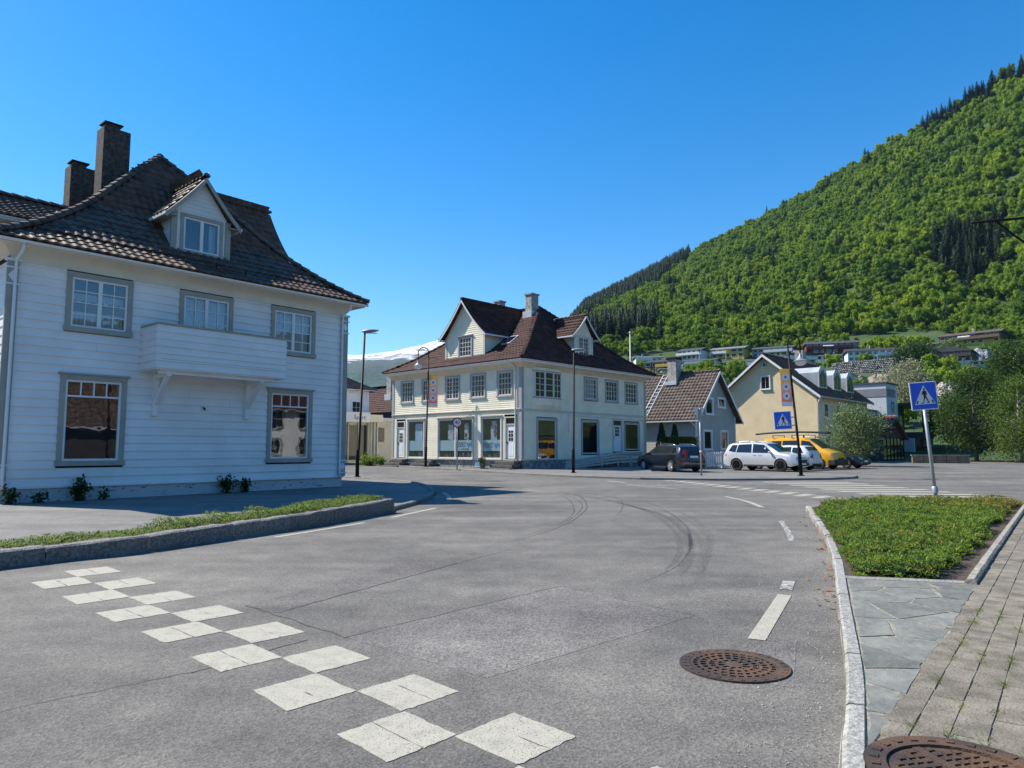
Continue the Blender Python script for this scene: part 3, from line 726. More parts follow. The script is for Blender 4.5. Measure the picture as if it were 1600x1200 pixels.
def window(parent, M, u0, u1, z0, z1, cols, rows, frame=M_WHITE2, casing=M_TRIM, cw=.13, sill=True, cornice=False, lights=1, single=True, curtain=None, transom=None, glass=None, bar=.022, depth=.0, fw=.055, room=None, sill_mat=None, plain=False):
    """u0..z1 is the glazed frame's outside. thing > window (frame mesh) > pane, casing, sill"""
    glass = glass or M_GLASS; f = MB(); d = depth
    f.box(u0, u0 + fw, d - .05, d + .03, z0, z1, T=M); f.box(u1 - fw, u1, d - .05, d + .03, z0, z1, T=M)
    f.box(u0 + fw, u1 - fw, d - .05, d + .03, z0, z0 + fw, T=M); f.box(u0 + fw, u1 - fw, d - .05, d + .03, z1 - fw, z1, T=M)
    iu0, iu1, iz0, iz1 = u0 + fw, u1 - fw, z0 + fw, z1 - fw; panes = []
    if transom:                                     # small lights above one big pane
        zt = iz1 - transom * (iz1 - iz0); f.box(iu0, iu1, d - .04, d + .028, zt - .022, zt + .022, T=M)
        for k in range(1, cols): u = lerp(iu0, iu1, k / cols); f.box(u - .016, u + .016, d - .03, d + .02, zt + .022, iz1, T=M)
        for k in range(cols): panes.append((lerp(iu0, iu1, k / cols), lerp(iu0, iu1, (k + 1) / cols), zt, iz1))
        panes.append((iu0, iu1, iz0, zt))
    else:
        lw_ = (iu1 - iu0) / lights
        for q in range(lights):
            a, b = iu0 + q * lw_, iu0 + (q + 1) * lw_
            if q: f.box(a - .05, a + .05, d - .045, d + .026, iz0, iz1, T=M); a += .05
            if q < lights - 1: b -= .05
            for k in range(1, cols): u = lerp(a, b, k / cols); f.box(u - bar / 2, u + bar / 2, d - .03, d + .018, iz0, iz1, T=M)
            for k in range(1, rows): z = lerp(iz0, iz1, k / rows); f.box(a, b, d - .03, d + .0165, z - bar / 2, z + bar / 2, T=M)
            for i in range(cols):
                for k in range(rows): panes.append((lerp(a, b, i / cols), lerp(a, b, (i + 1) / cols), lerp(iz0, iz1, k / rows), lerp(iz0, iz1, (k + 1) / rows)))
    wo = f.build('window', frame, parent)
    if single:
        for a, b, c_, e in panes: m = MB(); m.quad(M(a, d - .012, c_), M(b, d - .012, c_), M(b, d - .012, e), M(a, d - .012, e)); m.build('pane', glass, wo)
    else:
        m = MB()
        for a, b, c_, e in panes: m.quad(M(a, d - .012, c_), M(b, d - .012, c_), M(b, d - .012, e), M(a, d - .012, e))
        m.build('pane', glass, wo)
    if not plain:
        g = MB(); g.box(u0 - cw, u0 - .002, -.05, d + .065, z0 - (0 if sill else cw), z1, T=M); g.box(u1 + .002, u1 + cw, -.05, d + .065, z0 - (0 if sill else cw), z1, T=M); g.box(u0 - cw, u1 + cw, -.05, d + .07, z1 + .002, z1 + cw, T=M)
        g.build('casing', casing, wo)
        if sill:
            g = MB(); g.box(u0 - cw - .03, u1 + cw + .03, -.05, d + .10, z0 - cw, z0 - .002, T=M); g.build('sill', sill_mat or casing, wo)
        if cornice:
            g = MB(); g.box(u0 - cw - .06, u1 + cw + .06, -.02, d + .12, z1 + cw + .003, z1 + cw + .05, T=M); g.build('drip_board', casing, wo)
    if curtain:
        kind, cm = curtain; m = MB(); n = 40
        if kind == 'sheer': spans = [(iu0, iu1, iz0, iz1)]
        elif kind == 'cafe': spans = [(iu0, iu1, iz0, lerp(iz0, iz1, .32)), (iu0, iu1, lerp(iz0, iz1, .55), lerp(iz0, iz1, .72))]
        elif kind == 'sides': spans = [(iu0, lerp(iu0, iu1, .17), iz0, iz1), (lerp(iu0, iu1, .83), iu1, iz0, iz1)]
        elif kind == 'right': spans = [(lerp(iu0, iu1, .8), iu1, iz0, iz1)]
        for a, b, c_, e in spans:
            base = len(m.v); nn = max(4, int(n * (b - a) / (iu1 - iu0)))
            for k in range(nn + 1):
                u = lerp(a, b, k / nn); dd = -.16 + .025 * math.sin(k * 1.9) + random.uniform(-.008, .008)
                zb = c_ + (.03 * math.sin(k * .9) if kind == 'cafe' else 0)
                m.v += [M(u, dd, zb), M(u, dd, e)]
            for k in range(nn): m.f.append((base + 2 * k, base + 2 * k + 2, base + 2 * k + 3, base + 2 * k + 1)); m.m.append(0)
        m.build('curtain', cm, wo)
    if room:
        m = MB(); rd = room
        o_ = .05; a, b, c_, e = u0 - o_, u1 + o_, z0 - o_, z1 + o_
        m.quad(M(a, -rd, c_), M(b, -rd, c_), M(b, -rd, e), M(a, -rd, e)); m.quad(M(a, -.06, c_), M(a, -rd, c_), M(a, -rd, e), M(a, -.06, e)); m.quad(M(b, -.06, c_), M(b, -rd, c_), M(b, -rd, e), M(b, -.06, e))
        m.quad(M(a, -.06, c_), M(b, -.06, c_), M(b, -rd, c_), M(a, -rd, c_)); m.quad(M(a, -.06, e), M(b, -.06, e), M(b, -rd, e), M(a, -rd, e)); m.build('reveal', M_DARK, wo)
    return wo
def arch_pts(M, u0, u1, z0, z1, d, n=8):
    """rectangle with a round head"""
    r = (u1 - u0) / 2; c_ = (u0 + u1) / 2; zz = z1 - r
    return [M(u0, d, z0), M(u1, d, z0)] + [M(c_ + r * math.cos(t), d, zz + r * math.sin(t)) for t in np.linspace(0, math.pi, n + 1)]
def gutter(parent, M, u0, u1, z, d, r=.065, matl=None):
    m = MB(); n = 6; st = []
    for u in (u0, u1):
        for k in range(n + 1): t = math.pi + math.pi * k / n; st.append(M(u, d + r * math.cos(t), z + r * math.sin(t)))
    m.v = st
    for k in range(n): m.f.append((k, k + 1, n + 1 + k + 1, n + 1 + k)); m.m.append(0)
    m.f += [tuple(range(n + 1)), tuple(range(n + 1, 2 * n + 2))]; m.m += [0, 0]
    return m.build('gutter', matl or M_WHITE2, parent)
def downpipe(parent, pts, r=.04, matl=None):
    return MB().tube(pts, r, 8).build('downpipe', matl or M_WHITE2, parent, smooth=True)
def gable_dormer(house, roof_name, M, uc, hw, zb, ze, za, depth, ov, win, matl, trim, tilem, tw, tl, yback, barge, fore=.25, flare=.12, side_pitch=.12, single=False, gable_pitch=.12, winkw=None, label=None):
    """dormer as a part of its house: front wall at d=0 of M, walls run back (negative d); ze eave, za apex"""
    d_ = MB(); d_.box(uc - hw + .05, uc + hw - .05, -depth, -.30, zb - .8, ze, T=M); dm = d_.build('dormer', M_DARK, house)
    wu0, wu1, wz0, wz1 = win
    edge = lambda z: (uc - hw, uc + hw) if z <= ze else (uc - hw * (za - .1 - z) / (za - .1 - ze), uc + hw * (za - .1 - z) / (za - .1 - ze))
    clad(dm, matl, M, uc - hw, uc + hw, zb, za - .12, gable_pitch, [(wu0 - .02, wu1 + .02, wz0 - .02, wz1 + .02)], edge, single)
    for s_ in (-1, 1):
        Ms = (lambda u, d, z, s_=s_: M(uc + s_ * (hw + d), -u, z))
        clad(dm, matl, Ms, 0, depth, zb - .6, ze, side_pitch, single=False)
        c_ = MB(); c_.box(uc + s_ * hw - .09, uc + s_ * hw + .09, -.03, .045, zb, ze + .02, T=M); c_.build('corner_board', trim, dm)
    window(dm, M, wu0, wu1, wz0, wz1, **(winkw or {}))
    # roof: two slopes with a flared foot
    hz = lambda v: lerp(ze - .12, za, v * (1 - flare) + flare * v * v)
    frames = []; surf = MB()
    for s_ in (-1, 1):
        us, ud = uc + s_ * (hw + ov), uc
        e0, e1, a0, a1 = M(us, fore, 0), M(us, -yback(ze - .12), 0), M(ud, fore, 0), M(ud, -yback(za), 0)
        if s_ > 0: e0, e1, a0, a1 = e1, e0, a1, a0
        roof_surface(surf, e0[:2], e1[:2], a0[:2], a1[:2], hz, 8, -.02)
        roof_surface(surf, e0[:2], e1[:2], a0[:2], a1[:2], hz, 8, -.10)
        frames += roof_patch(e0[:2], e1[:2], a0[:2], a1[:2], hz, tw, tl)
        # barge board following the slope, soffit edge
        b = MB(); n = 8
        for k in range(n + 1):
            v = k / n; u = lerp(us, ud, v); zt = hz(v) - .02
            for dd, zz in ((fore, zt), (fore + .03, zt), (fore + .03, zt - .17), (fore, zt - .17)): b.v.append(M(u, dd, zz))
        for k in range(n):
            for q in range(4): b.f.append((4 * k + q, 4 * k + (q + 1) % 4, 4 * k + 4 + (q + 1) % 4, 4 * k + 4 + q)); b.m.append(0)
        b.f += [(0, 1, 2, 3), (4 * n, 4 * n + 1, 4 * n + 2, 4 * n + 3)]; b.m += [0, 0]; b.build('barge_board', barge, dm)
        g = MB(); g.box(us - .03, us + .03, -yback(ze - .12) + .1, fore + .03, ze - .22, ze - .13, T=M); g.build('gutter', M_WHITE2, dm)
        g = MB(); g.box(min(us, uc + s_ * hw), max(us, uc + s_ * hw), -yback(ze), fore, ze - .2, ze - .17, T=M); g.build('soffit', barge, dm)
    rf = surf.build('dormer_roof', tilem, dm)
    lay_tiles(frames, dm, tilem, tw, tl)
    a, b = M(uc, fore + .03, za + .03), M(uc, -yback(za), za + .03); ridge_caps([a, b], dm, tilem, .1, joined=True)
    return dm
# ------------------------------------------------------------------ the white house on the left
HW = 10.12
wh = empty('white_house', (-12.58, 17.3, 0), R(49.3))
tag(wh, 'large white weatherboard house with dark tiled flared roof, dormer and balcony', 'house')
Mf = wall_y(0)
FT, WT = .41, 6.12
WIN_UP = [(1.39, 2.78, 4.62, 5.95), (4.34, 5.74, 4.40, 5.95), (7.31, 8.72, 4.62, 5.95)]
WIN_LO = [(1.37, 2.74, 1.08, 3.21), (7.28, 8.68, 1.08, 3.21)]
holes = [(a - .13, b + .13, c_ - .13, d + .13) for a, b, c_, d in WIN_UP + WIN_LO]
clad(wh, M_WHITE, Mf, .0, HW, FT + .03, WT, .2235, holes, thick=.042, joints=True)
for (a, b, c_, d), cur in zip(WIN_UP, ('cafe', 'sheer', 'sheer')):
    window(wh, Mf, a, b, c_, d, 2, 4, lights=2, curtain=(cur, M_CURT), room=.7)
for (a, b, c_, d) in WIN_LO:
    window(wh, Mf, a, b, c_, d, 4, 1, transom=.185, cornice=True, room=.8)
# core of the walls, other three sides
core = MB(); core.box(.03, HW - .03, .9, 13.6, .0, 6.6); core.box(.03, .13, .03, .9, .0, 6.6); core.box(HW - .13, HW - .03, .03, .9, .0, 6.6); core.box(.13, HW - .13, .06, .9, 6.13, 6.6)
core.build('wall_core', M_DARK, wh)
side_holes = []
clad(wh, M_WHITE, wall_xr(HW), 0, 13.6, FT + .03, WT, .2235, single=False)
clad(wh, M_WHITE, wall_x(0), 0, 13.6, FT + .03, WT, .2235, single=False)
fd = MB(); fd.box(.02, HW - .02, .0, 13.6, -.15, FT); fd.build('foundation', M_FOUND, wh)
sb = MB(); sb.box(-.01, HW + .01, -.07, .0, FT - .01, FT + .045); sb.build('base_board', M_WHITE, wh)
# corner pilasters with diamond blocks
for x in (-.02, HW - .13):
    p = MB(); p.box(x - .05, x + .20, -.075, .0, FT + .03, 6.08); p.box(x + .15 if x < 0 else x - .0, x + .20 if x < 0 else x + .2, 0, .25, FT + .03, 6.08); po = p.build('pilaster', M_TRIM, wh)
    for zc in (5.72, .78):
        d = MB(); zc2 = zc; w_ = .10; h_ = .15
        d.prism([(x + .075 - w_, -.076, zc2), (x + .075, -.076, zc2 - h_), (x + .075 + w_, -.076, zc2), (x + .075, -.076, zc2 + h_)], (0, -.016, 0)); d.build('diamond_ornament', M_WHITE2, po)
        for dz in (-.21, .21): d = MB(); d.box(x - .09, x + .24, -.10, -.076, zc2 + dz - .02, zc2 + dz + .02); d.build('pilaster_band', M_WHITE2, po)
    d = MB(); d.box(x - .1, x + .25, -.11, .0, 6.085, 6.16); d.build('pilaster_cap', M_WHITE2, po)
# cornice: frieze boards and curved soffit out to the gutter
cn = MB(); cn.box(.0, HW, -.03, .02, WT, 6.40)
n = 8
for i in range(n):
    t0, t1 = math.pi / 2 * i / n, math.pi / 2 * (i + 1) / n
    p0 = (-.03 - .42 * (1 - math.cos(t0)), 6.22 + .30 * math.sin(t0)); p1 = (-.03 - .42 * (1 - math.cos(t1)), 6.22 + .30 * math.sin(t1))
    e0, e1 = -p0[0] , -p1[0]
    cn.quad((-e0, p0[0], p0[1]), (HW + e0, p0[0], p0[1]), (HW + e1, p1[0], p1[1]), (-e1, p1[0], p1[1]))
    cn.quad((HW + e0, p0[0], p0[1]), (HW + e0, 13.6, p0[1]), (HW + e1, 13.6, p1[1]), (HW + e1, p1[0], p1[1]))
    cn.quad((-e0, p0[0], p0[1]), (-e0, 13.6, p0[1]), (-e1, 13.6, p1[1]), (-e1, p1[0], p1[1]))
cn.box(-.47, HW + .47, -.50, -.45, 6.45, 6.57); cn.box(HW + .42, HW + .47, -.45, 13.6, 6.45, 6.57); cn.box(-.47, -.42, -.45, 13.6, 6.45, 6.57)
cn.build('cornice', M_CORN, wh)
gutter(wh, Mf, -.55, HW + .55, 6.54, .555, .06)
for x in (.13, HW - .17): downpipe(wh, [(x, -.53, 6.5), (x, -.52, 6.3), (x - .03, -.13, 6.12), (x - .03, -.12, 5.9), (x - .03, -.12, .6), (x - .03, -.16, .42)])
# roof
AX, AY, AZ = HW / 2, 3.9, 11.45
PR = [(0, 6.6), (.12, 6.93), (.236, 7.36), (.33, 7.75), (.43, 8.2), (.524, 8.7), (.71, 9.83), (.84, 10.58), (1.0, 11.45)]
hzw = lambda v: interp(PR, v)
E0, E1 = (-.58, -.58), (HW + .58, -.58); B0, B1 = (-.58, 14.2), (HW + .58, 14.2); RA, RB = (AX, AY), (AX, 9.7)
roof = MB()
for e0, e1, a0, a1 in ((E0, E1, RA, RA), (E1, B1, RA, RB), (B1, B0, RB, RB), (B0, E0, RB, RA)): roof_surface(roof, e0, e1, a0, a1, hzw, 12)
roof = roof.build('roof', M_TILE, wh)
TW, TL = .24, .30
fr = roof_patch(E0, E1, RA, RA, hzw, TW, TL, skip=lambda x, y: 4.22 < x < 5.90 and y > .55 and y < 1.2)
n_front = len(fr)
lay_tiles(fr, roof, M_TILE, TW, TL, single=300, pick=lambda m: m.translation.z * 1.0 + 0.12 * m.translation.x)
lay_tiles(roof_patch(E1, B1, RA, RB, hzw, TW, TL) + roof_patch(E0, B0, RA, RB, hzw, TW, TL), roof, M_TILE, TW, TL)
def hipline(e): return [(lerp(e[0], AX, v), lerp(e[1], AY, v), hzw(v) + .04) for v in np.linspace(0.0, 1, 14)]
ridge_caps(hipline(E0), roof, M_TILE, .12, .34); ridge_caps(hipline(E1), roof, M_TILE, .12, .34)
ridge_caps([(AX, AY, AZ + .05), (AX, 9.7, AZ + .05)], roof, M_TILE, .13, .36)
for x in np.arange(.4, HW, .95):                       # snow hooks near the eave
    g = MB(); g.box(x - .012, x + .012, -.32, -.29, 6.75, 6.95); g.box(x - .012, x + .012, -.42, -.29, 6.93, 6.955); g.build('snow_hook', M_BLACK, roof)
# front dormer
gable_dormer(wh, 'dormer', wall_y(.60), 5.06, .85, 7.27, 8.62, 9.88, 2.6, .34, (4.50, 5.64, 7.48, 8.52), M_WHITE, M_TRIM, M_TILE, .24, .30,
             lambda z: interp([(v, lerp(-.58, AY, t)) for t, v in PR], z) - .6 if False else (interp([(z_, lerp(-.58, AY, t)) for t, z_ in PR], z) - .60), M_TRIM, fore=.22, single=True, side_pitch=.11, gable_pitch=.13,
             winkw=dict(cols=1, rows=1, lights=2, curtain=('right', M_CURT), room=.28, cw=.10, casing=M_TRIM))
# side gables left and right of the main roof
def side_gable(s_, xw, yc, hw, ze, za, x_in, wallz):
    M = (lambda u, d, z: (xw + s_ * d, u, z)); t = MB(); t.box(min(xw, x_in), max(xw, x_in), yc - hw + .05, yc + hw - .05, wallz, ze); g = t.build('side_gable', M_WHITE, wh)
    clad(g, M_WHITE, M, yc - hw, yc + hw, wallz, za - .1, .22, edge=lambda z: (yc - hw, yc + hw) if z < ze else (yc - hw * (za - z) / (za - ze), yc + hw * (za - z) / (za - ze)), single=False)
    hz = lambda v: lerp(ze - .1, za, .75 * v + .25 * v * v); frs = []; sf = MB(); xo = xw + s_ * .35
    for q in (-1, 1):
        e0, e1, a0, a1 = (xo, yc + q * (hw + .4)), (x_in, yc + q * (hw + .4)), (xo, yc), (x_in, yc)
        roof_surface(sf, e0, e1, a0, a1, hz, 8, -.02); roof_surface(sf, e0, e1, a0, a1, hz, 8, -.1); frs += roof_patch(e0, e1, a0, a1, hz, TW, TL)
        b = MB(); b.box(min(xo, x_in), max(xo, x_in), yc + q * (hw + .36) - .03, yc + q * (hw + .36) + .03, ze - .26, ze - .14); b.box(min(xo, x_in), max(xo, x_in), min(yc + q * hw, yc + q * (hw + .36)), max(yc + q * hw, yc + q * (hw + .36)), ze - .24, ze - .2); b.build('cornice', M_CORN, g)
    sf.build('gable_roof', M_TILE, g); lay_tiles(frs, g, M_TILE, TW, TL); ridge_caps([(xo, yc, za + .05), (x_in, yc, za + .05)], g, M_TILE, .12, joined=True)
side_gable(1, 10.2, 6.1, 1.25, 9.25, 11.35, 5.2, 6.6)
side_gable(-1, -.1, 6.1, 2.2, 8.35, 9.55, 4.0, 6.6)
# chimneys
for (x, y, zt) in ((3.2, 3.75, 11.95), (3.2, 6.75, 11.45)):
    c_ = MB(); c_.box(x, x + .82, y, y + .66, 8.4, zt); c_ = c_.build('chimney', M_CHIM, wh, bevel=.015)
    m = MB(); m.box(x + .10, x + .52, y + .12, y + .52, zt, zt + .16); m.build('flue', M_CHIM, c_)
    m = MB(); m.box(x + .03, x + .60, y + .05, y + .58, zt + .16, zt + .20); m.build('flue_slab', M_BLACK, c_)
# balcony
BX0, BX1, BD = 3.2, 7.12, 1.08
bal = MB(); bal.box(BX0 + .06, BX1 - .06, -BD + .06, -.03, 3.66, 3.72); bal = bal.build('balcony', M_WHITE, wh)
for z in np.arange(3.60, 4.78, .2): 
    zt = min(z + .2, 4.80)
    for M, a, b in ((wall_y(-BD), BX0, BX1), (wall_x(BX0), -BD, -.03), (wall_xr(BX1), -BD, -.03)):
        for _, m in boards(M, a, b, z, zt, .25, thick=.045): m.build('board', M_WHITE, bal)
m = MB(); m.box(BX0 - .04, BX1 + .04, -BD - .06, -BD + .10, 4.805, 4.85); m.box(BX0 - .04, BX0 + .1, -BD + .1, -.03, 4.805, 4.85); m.box(BX1 - .1, BX1 + .04, -BD + .1, -.03, 4.805, 4.85); m.build('cap_rail', M_TRIM, bal)
m = MB(); m.box(BX0 + .12, BX1 - .12, -BD - .035, -BD - .028, 3.83, 3.855); m.build('drain_slot', M_BLACK, bal)
m = MB(); m.box(BX0 + .15, BX1 - .3, -BD + .12, -BD + .28, 3.46, 3.60); m.box(BX0, BX1, -BD, -.03, 3.56, 3.60); m.build('beam', M_WHITE, bal)
for x in (3.62, 6.42):
    b = MB(); b.box(x - .07, x + .07, -.14, -.03, 2.36, 3.56); b.box(x - .06, x + .06, -.95, -.14, 3.40, 3.50)
    b.prism([(x - .05, -.14, 2.62), (x - .05, -.14, 2.78), (x - .05, -.80, 3.46), (x - .05, -.92, 3.46)], (.10, 0, 0)); b.box(x - .08, x + .08, -.16, -.03, 2.32, 2.36); b.build('bracket', M_WHITE, bal)
m = MB(); m.tube([(5.05, -.03, 2.62), (5.05, -.12, 2.60), (5.05, -.13, 2.54)], .025); m.build('tap', M_BLACK, wh)
# ------------------------------------------------------------------ the cream corner house with the hair salon
LA, LB, CZ = 12.55, 13.5, .12
ch = empty('cream_house', (.57, 42, CZ), R(46.8))
tag(ch, 'two storey cream weatherboard corner house with red brown roof and hair salon windows', 'house')
MA, MBw = wall_x(0), wall_y(0)
M_WINT = mat('grey_white_frame', (0.66, 0.66, 0.66), 0.45, 0.05, 3)
M_FROST = mat('frosted_film', (0.50, 0.68, 0.68), 0.5, 0.04, 2)
M_TEXT = flat('salon_lettering', (0.03, 0.035, 0.06))
A_UP = [(10.26, 11.50, 4.53, 5.96), (8.05, 9.20, 4.53, 5.96), (5.53, 6.76, 4.53, 5.96), (3.13, 4.34, 4.53, 5.96), (.80, 1.93, 4.53, 5.96)]
A_SHOP = [(9.0, 10.74, .66, 3.2), (4.2, 7.5, .66, 3.2), (1.68, 3.36, .66, 3.2)]
A_DOOR = [(11.12, 11.98), (.45, 1.32)]
hA = [(a - .1, b + .1, c_ - .1, d + .1) for a, b, c_, d in A_UP] + [(a - .08, b + .08, c_ - .08, d + .08) for a, b, c_, d in A_SHOP] + [(a - .09, b + .09, .5, 3.28) for a, b in A_DOOR]
clad(ch, M_CREAM, MA, 0, LA, .6, 3.56, .125, hA, single=False); clad(ch, M_CREAM, MA, 0, LA, 3.68, 6.22, .125, hA, single=False)
kw = dict(frame=M_WINT, casing=M_BLUETRIM, cw=.10, single=False, bar=.03, fw=.06)
for i, (a, b, c_, d) in enumerate(A_UP):
    if i == 2: window(ch, MA, a, b, c_, d, 2, 5, lights=2, room=.6, **kw)
    else: window(ch, MA, a, b, c_, d, 4, 4, room=.6, curtain=('sides', M_CURT) if i in (0, 3) else None, **kw)
M_POST1 = mat('pale_blue_poster', (0.45, 0.60, 0.80), 0.6, 0, 5.0, col2=(0.75, 0.8, 0.86), lo=.4, hi=.6)
M_POST2 = mat('grey_model_poster', (0.62, 0.64, 0.68), 0.6, 0, 3.5, col2=(0.12, 0.10, 0.11), lo=.5, hi=.56)
for i, (a, b, c_, d) in enumerate(A_SHOP):
    wo = window(ch, MA, a, b, c_, d, 1, 1, lights=2 if i == 1 else 1, room=.75, frame=M_WINT, casing=M_CREAM2, cw=.08, single=True, fw=.07, cornice=True)
    q = MB(); q.box(a + .07, b - .07, -.02, -.014, 1.14, 1.82, T=MA); q.build('frosted_band', M_FROST, wo)
    for k, (u0, u1, z0, z1, pm_) in enumerate([[(9.35, 10.15, 1.5, 3.0, M_POST1)], [(6.2, 6.75, 1.45, 2.85, M_POST2), (4.75, 5.15, 1.8, 2.9, M_POST2)], [(2.2, 2.75, 1.6, 3.0, M_POST2)]][i]):
        q = MB(); q.box(u0, u1, -.17, -.16, z0, z1, T=MA); q.build('poster', pm_, wo)
    q = MB()
    for k in range(int((b - a) * 5)):
        u = random.uniform(a + .1, b - .15); h_ = random.uniform(.08, .3); q.box(u, u + random.uniform(.05, .12), -.4, -.33, c_ + .08, c_ + .08 + h_, T=MA)
    tag(q.build('display_goods', mat('pale_goods', (0.5, 0.48, 0.46), 0.6, 0.5, 9), wo), kind='stuff')
    if i: 
        uc = 5.0 if i == 1 else (a + b) / 2; sz = .36 if i == 1 else .34
        tx = textmesh('FRISØRST', sz, M_TEXT, 'lettering', wo, axes((.012, uc + .30, 1.52 if i == 1 else 1.47), (0, -.62, 0), (0, 0, 1.25), (-1, 0, 0)), .003)
        textmesh('VA', sz, M_TEXT, 'lettering', wo, axes((.012, uc - .68, 1.52 if i == 1 else 1.47), (0, -.62, 0), (0, 0, 1.25), (-1, 0, 0)), .003)
        hm = MB(); pts = []
        for t in np.linspace(0, 2 * math.pi, 22)[:-1]:
            x = .16 * math.sin(t) ** 3; y = .0125 * (13 * math.cos(t) - 5 * math.cos(2 * t) - 2 * math.cos(3 * t) - math.cos(4 * t)); pts.append((.010, uc - .38 - x, (1.52 if i == 1 else 1.47) + y))
        hm.prism(pts, (-.003, 0, 0)); hm.build('heart_emblem', flat('heart_blue', (0.05, 0.14, 0.42)), wo)
        if i == 1: textmesh('& VELVÆRE', .17, M_TEXT, 'lettering', wo, axes((.012, uc - .05, 1.24), (0, -.9, 0), (0, 0, 1), (-1, 0, 0)), .003)
def door(parent, M, u0, u1, z0, z1, flip=False, panel=True):
    m = MB(); m.box(u0 + .05, u1 - .05, -.07, -.02, z0, z1, T=M); do = m.build('door', M_WHITE2, parent)
    f = MB(); f.box(u0 - .08, u0 + .045, -.06, .05, z0 - .02, z1 + .5, T=M); f.box(u1 - .045, u1 + .08, -.06, .05, z0 - .02, z1 + .5, T=M); f.box(u0 + .045, u1 - .045, -.06, .045, z1 + .42, z1 + .5, T=M); f.box(u0 + .045, u1 - .045, -.05, .03, z1 + .003, z1 + .06, T=M); f.build('door_frame', M_CREAM2, do)
    g = MB(); g.box(u0 + .045, u1 - .045, -.04, -.03, z1 + .06, z1 + .42, T=M); g.build('pane', M_GLASSD, do)
    uc = (u0 + u1) / 2; w_ = (u1 - u0) * .24
    a = MB(); a.prism(arch_pts(M, uc - w_ - .04, uc + w_ + .04, z0 + 1.02, z0 + 1.80, -.018), tuple(np.subtract(M(0, .012, 0), M(0, 0, 0)))); a.build('light_surround', M_WHITE2, do)
    for i in range(2):
        for k in range(3):
            z_ = z0 + 1.06 + k * .24; g = MB(); g.box(uc - w_ + i * w_ + .015, uc - w_ + (i + 1) * w_ - .015, -.012, -.003, z_, z_ + .21 - (.06 if k == 2 else 0), T=M); g.build('pane', M_GLASSD, do)
    if panel:
        for i in range(2): g = MB(); g.box(uc - w_ + i * w_ + .01, uc - w_ + (i + 1) * w_ - .02, -.02, -.008, z0 + .15, z0 + .9, T=M); g.build('door_panel', M_WHITE2, do)
    s_ = u1 - .14 if flip else u0 + .14
    g = MB(); g.box(s_ - .02, s_ + .02, -.02, .0, z0 + .85, z0 + 1.05, T=M); g.box(s_ - .06, s_ + .06, .0, .03, z0 + .97, z0 + 1.0, T=M); g.build('handle', M_BLACK, do)
    return do
for a, b in A_DOOR: door(ch, MA, a, b, .68, 2.72, flip=True)
# wall B
B_UP = [(6.19, 7.51, 4.58, 5.93), (8.57, 9.94, 4.55, 5.93), (10.95, 12.36, 4.55, 5.93)]
B_SHOP = [(1.42, 3.18, .62, 3.08), (5.86, 7.62, .95, 3.08), (10.80, 12.55, 1.2, 3.05)]
BD_ = (9.36, 10.40)
hB = [(a - .1, b + .1, c_ - .1, d + .1) for a, b, c_, d in B_UP + B_SHOP] + [(BD_[0] - .08, BD_[1] + .08, 1.0, 3.12)] + [(.95, 3.68, 4.45, 6.08)]
clad(ch, M_CREAM, MBw, 0, LB, .6, 3.56, .125, hB, single=False); clad(ch, M_CREAM, MBw, 0, LB, 3.68, 6.22, .125, hB, single=False)
for i, (a, b, c_, d) in enumerate(B_UP): window(ch, MBw, a, b, c_, d, 4, 4, room=.6, curtain=('sheer', M_CURT) if i == 0 else None, **kw)
for i, (a, b, c_, d) in enumerate(B_SHOP): window(ch, MBw, a, b, c_, d, 1, 1, room=.75, sill=False, **{**kw, 'cw': .10})
do = door(ch, MBw, *BD_, 1.08, 2.85)
# curved bay on wall B
bays = []; pts = [(.95, 0), (1.05, -.12), (1.9, -.22), (2.72, -.22), (3.58, -.12), (3.68, 0)]
for z0, z1 in ((3.95, 4.42), (6.02, 6.25)):
    bay = MB(); bays.append(bay)
    for (x0, y0), (x1, y1) in zip(pts, pts[1:]): bay.quad((x0, y0, z0), (x1, y1, z0), (x1, y1, z1), (x0, y0, z1))
    bay.add([(x, y, z0) for x, y in pts], [tuple(range(6))])
bay = bays[0]; bay.add([(x, y, 3.95) for x, y in pts] + [(x, -.03, 3.68) for x, y in pts], [(i, i + 1, 7 + i, 6 + i) for i in range(5)])
bay = bay.build('bay', M_CREAM, ch); bays[1].build('bay_frieze', M_CREAM, bay)
for i in range(5):
    (x0, y0), (x1, y1) = pts[i], pts[i + 1]; L_ = math.hypot(x1 - x0, y1 - y0); ux, uy = (x1 - x0) / L_, (y1 - y0) / L_
    M = lambda u, d, z, x0=x0, y0=y0, ux=ux, uy=uy: (x0 + ux * u + uy * d, y0 + uy * u - ux * d, z)
    if i in (0, 4):
        q = MB(); q.box(0, L_, -.05, .0, 4.42, 6.02, T=M); q.build('bay_side', M_WINT, bay)
    else: window(bay, M, .01, L_ - .01, 4.42, 6.02, 2 if i != 2 else 1, 4, **{**kw, 'plain': True, 'glass': M_GLASSD})
q = MB()
for dz0, dz1, e in ((4.36, 4.44, .05), (6.0, 6.07, .05)):
    P_ = [(x, y - e if 0 < i < 5 else y, dz0) for i, (x, y) in enumerate(pts)]; q.prism(P_, (0, 0, dz1 - dz0))
q.build('bay_moulding', M_BLUETRIM, bay)
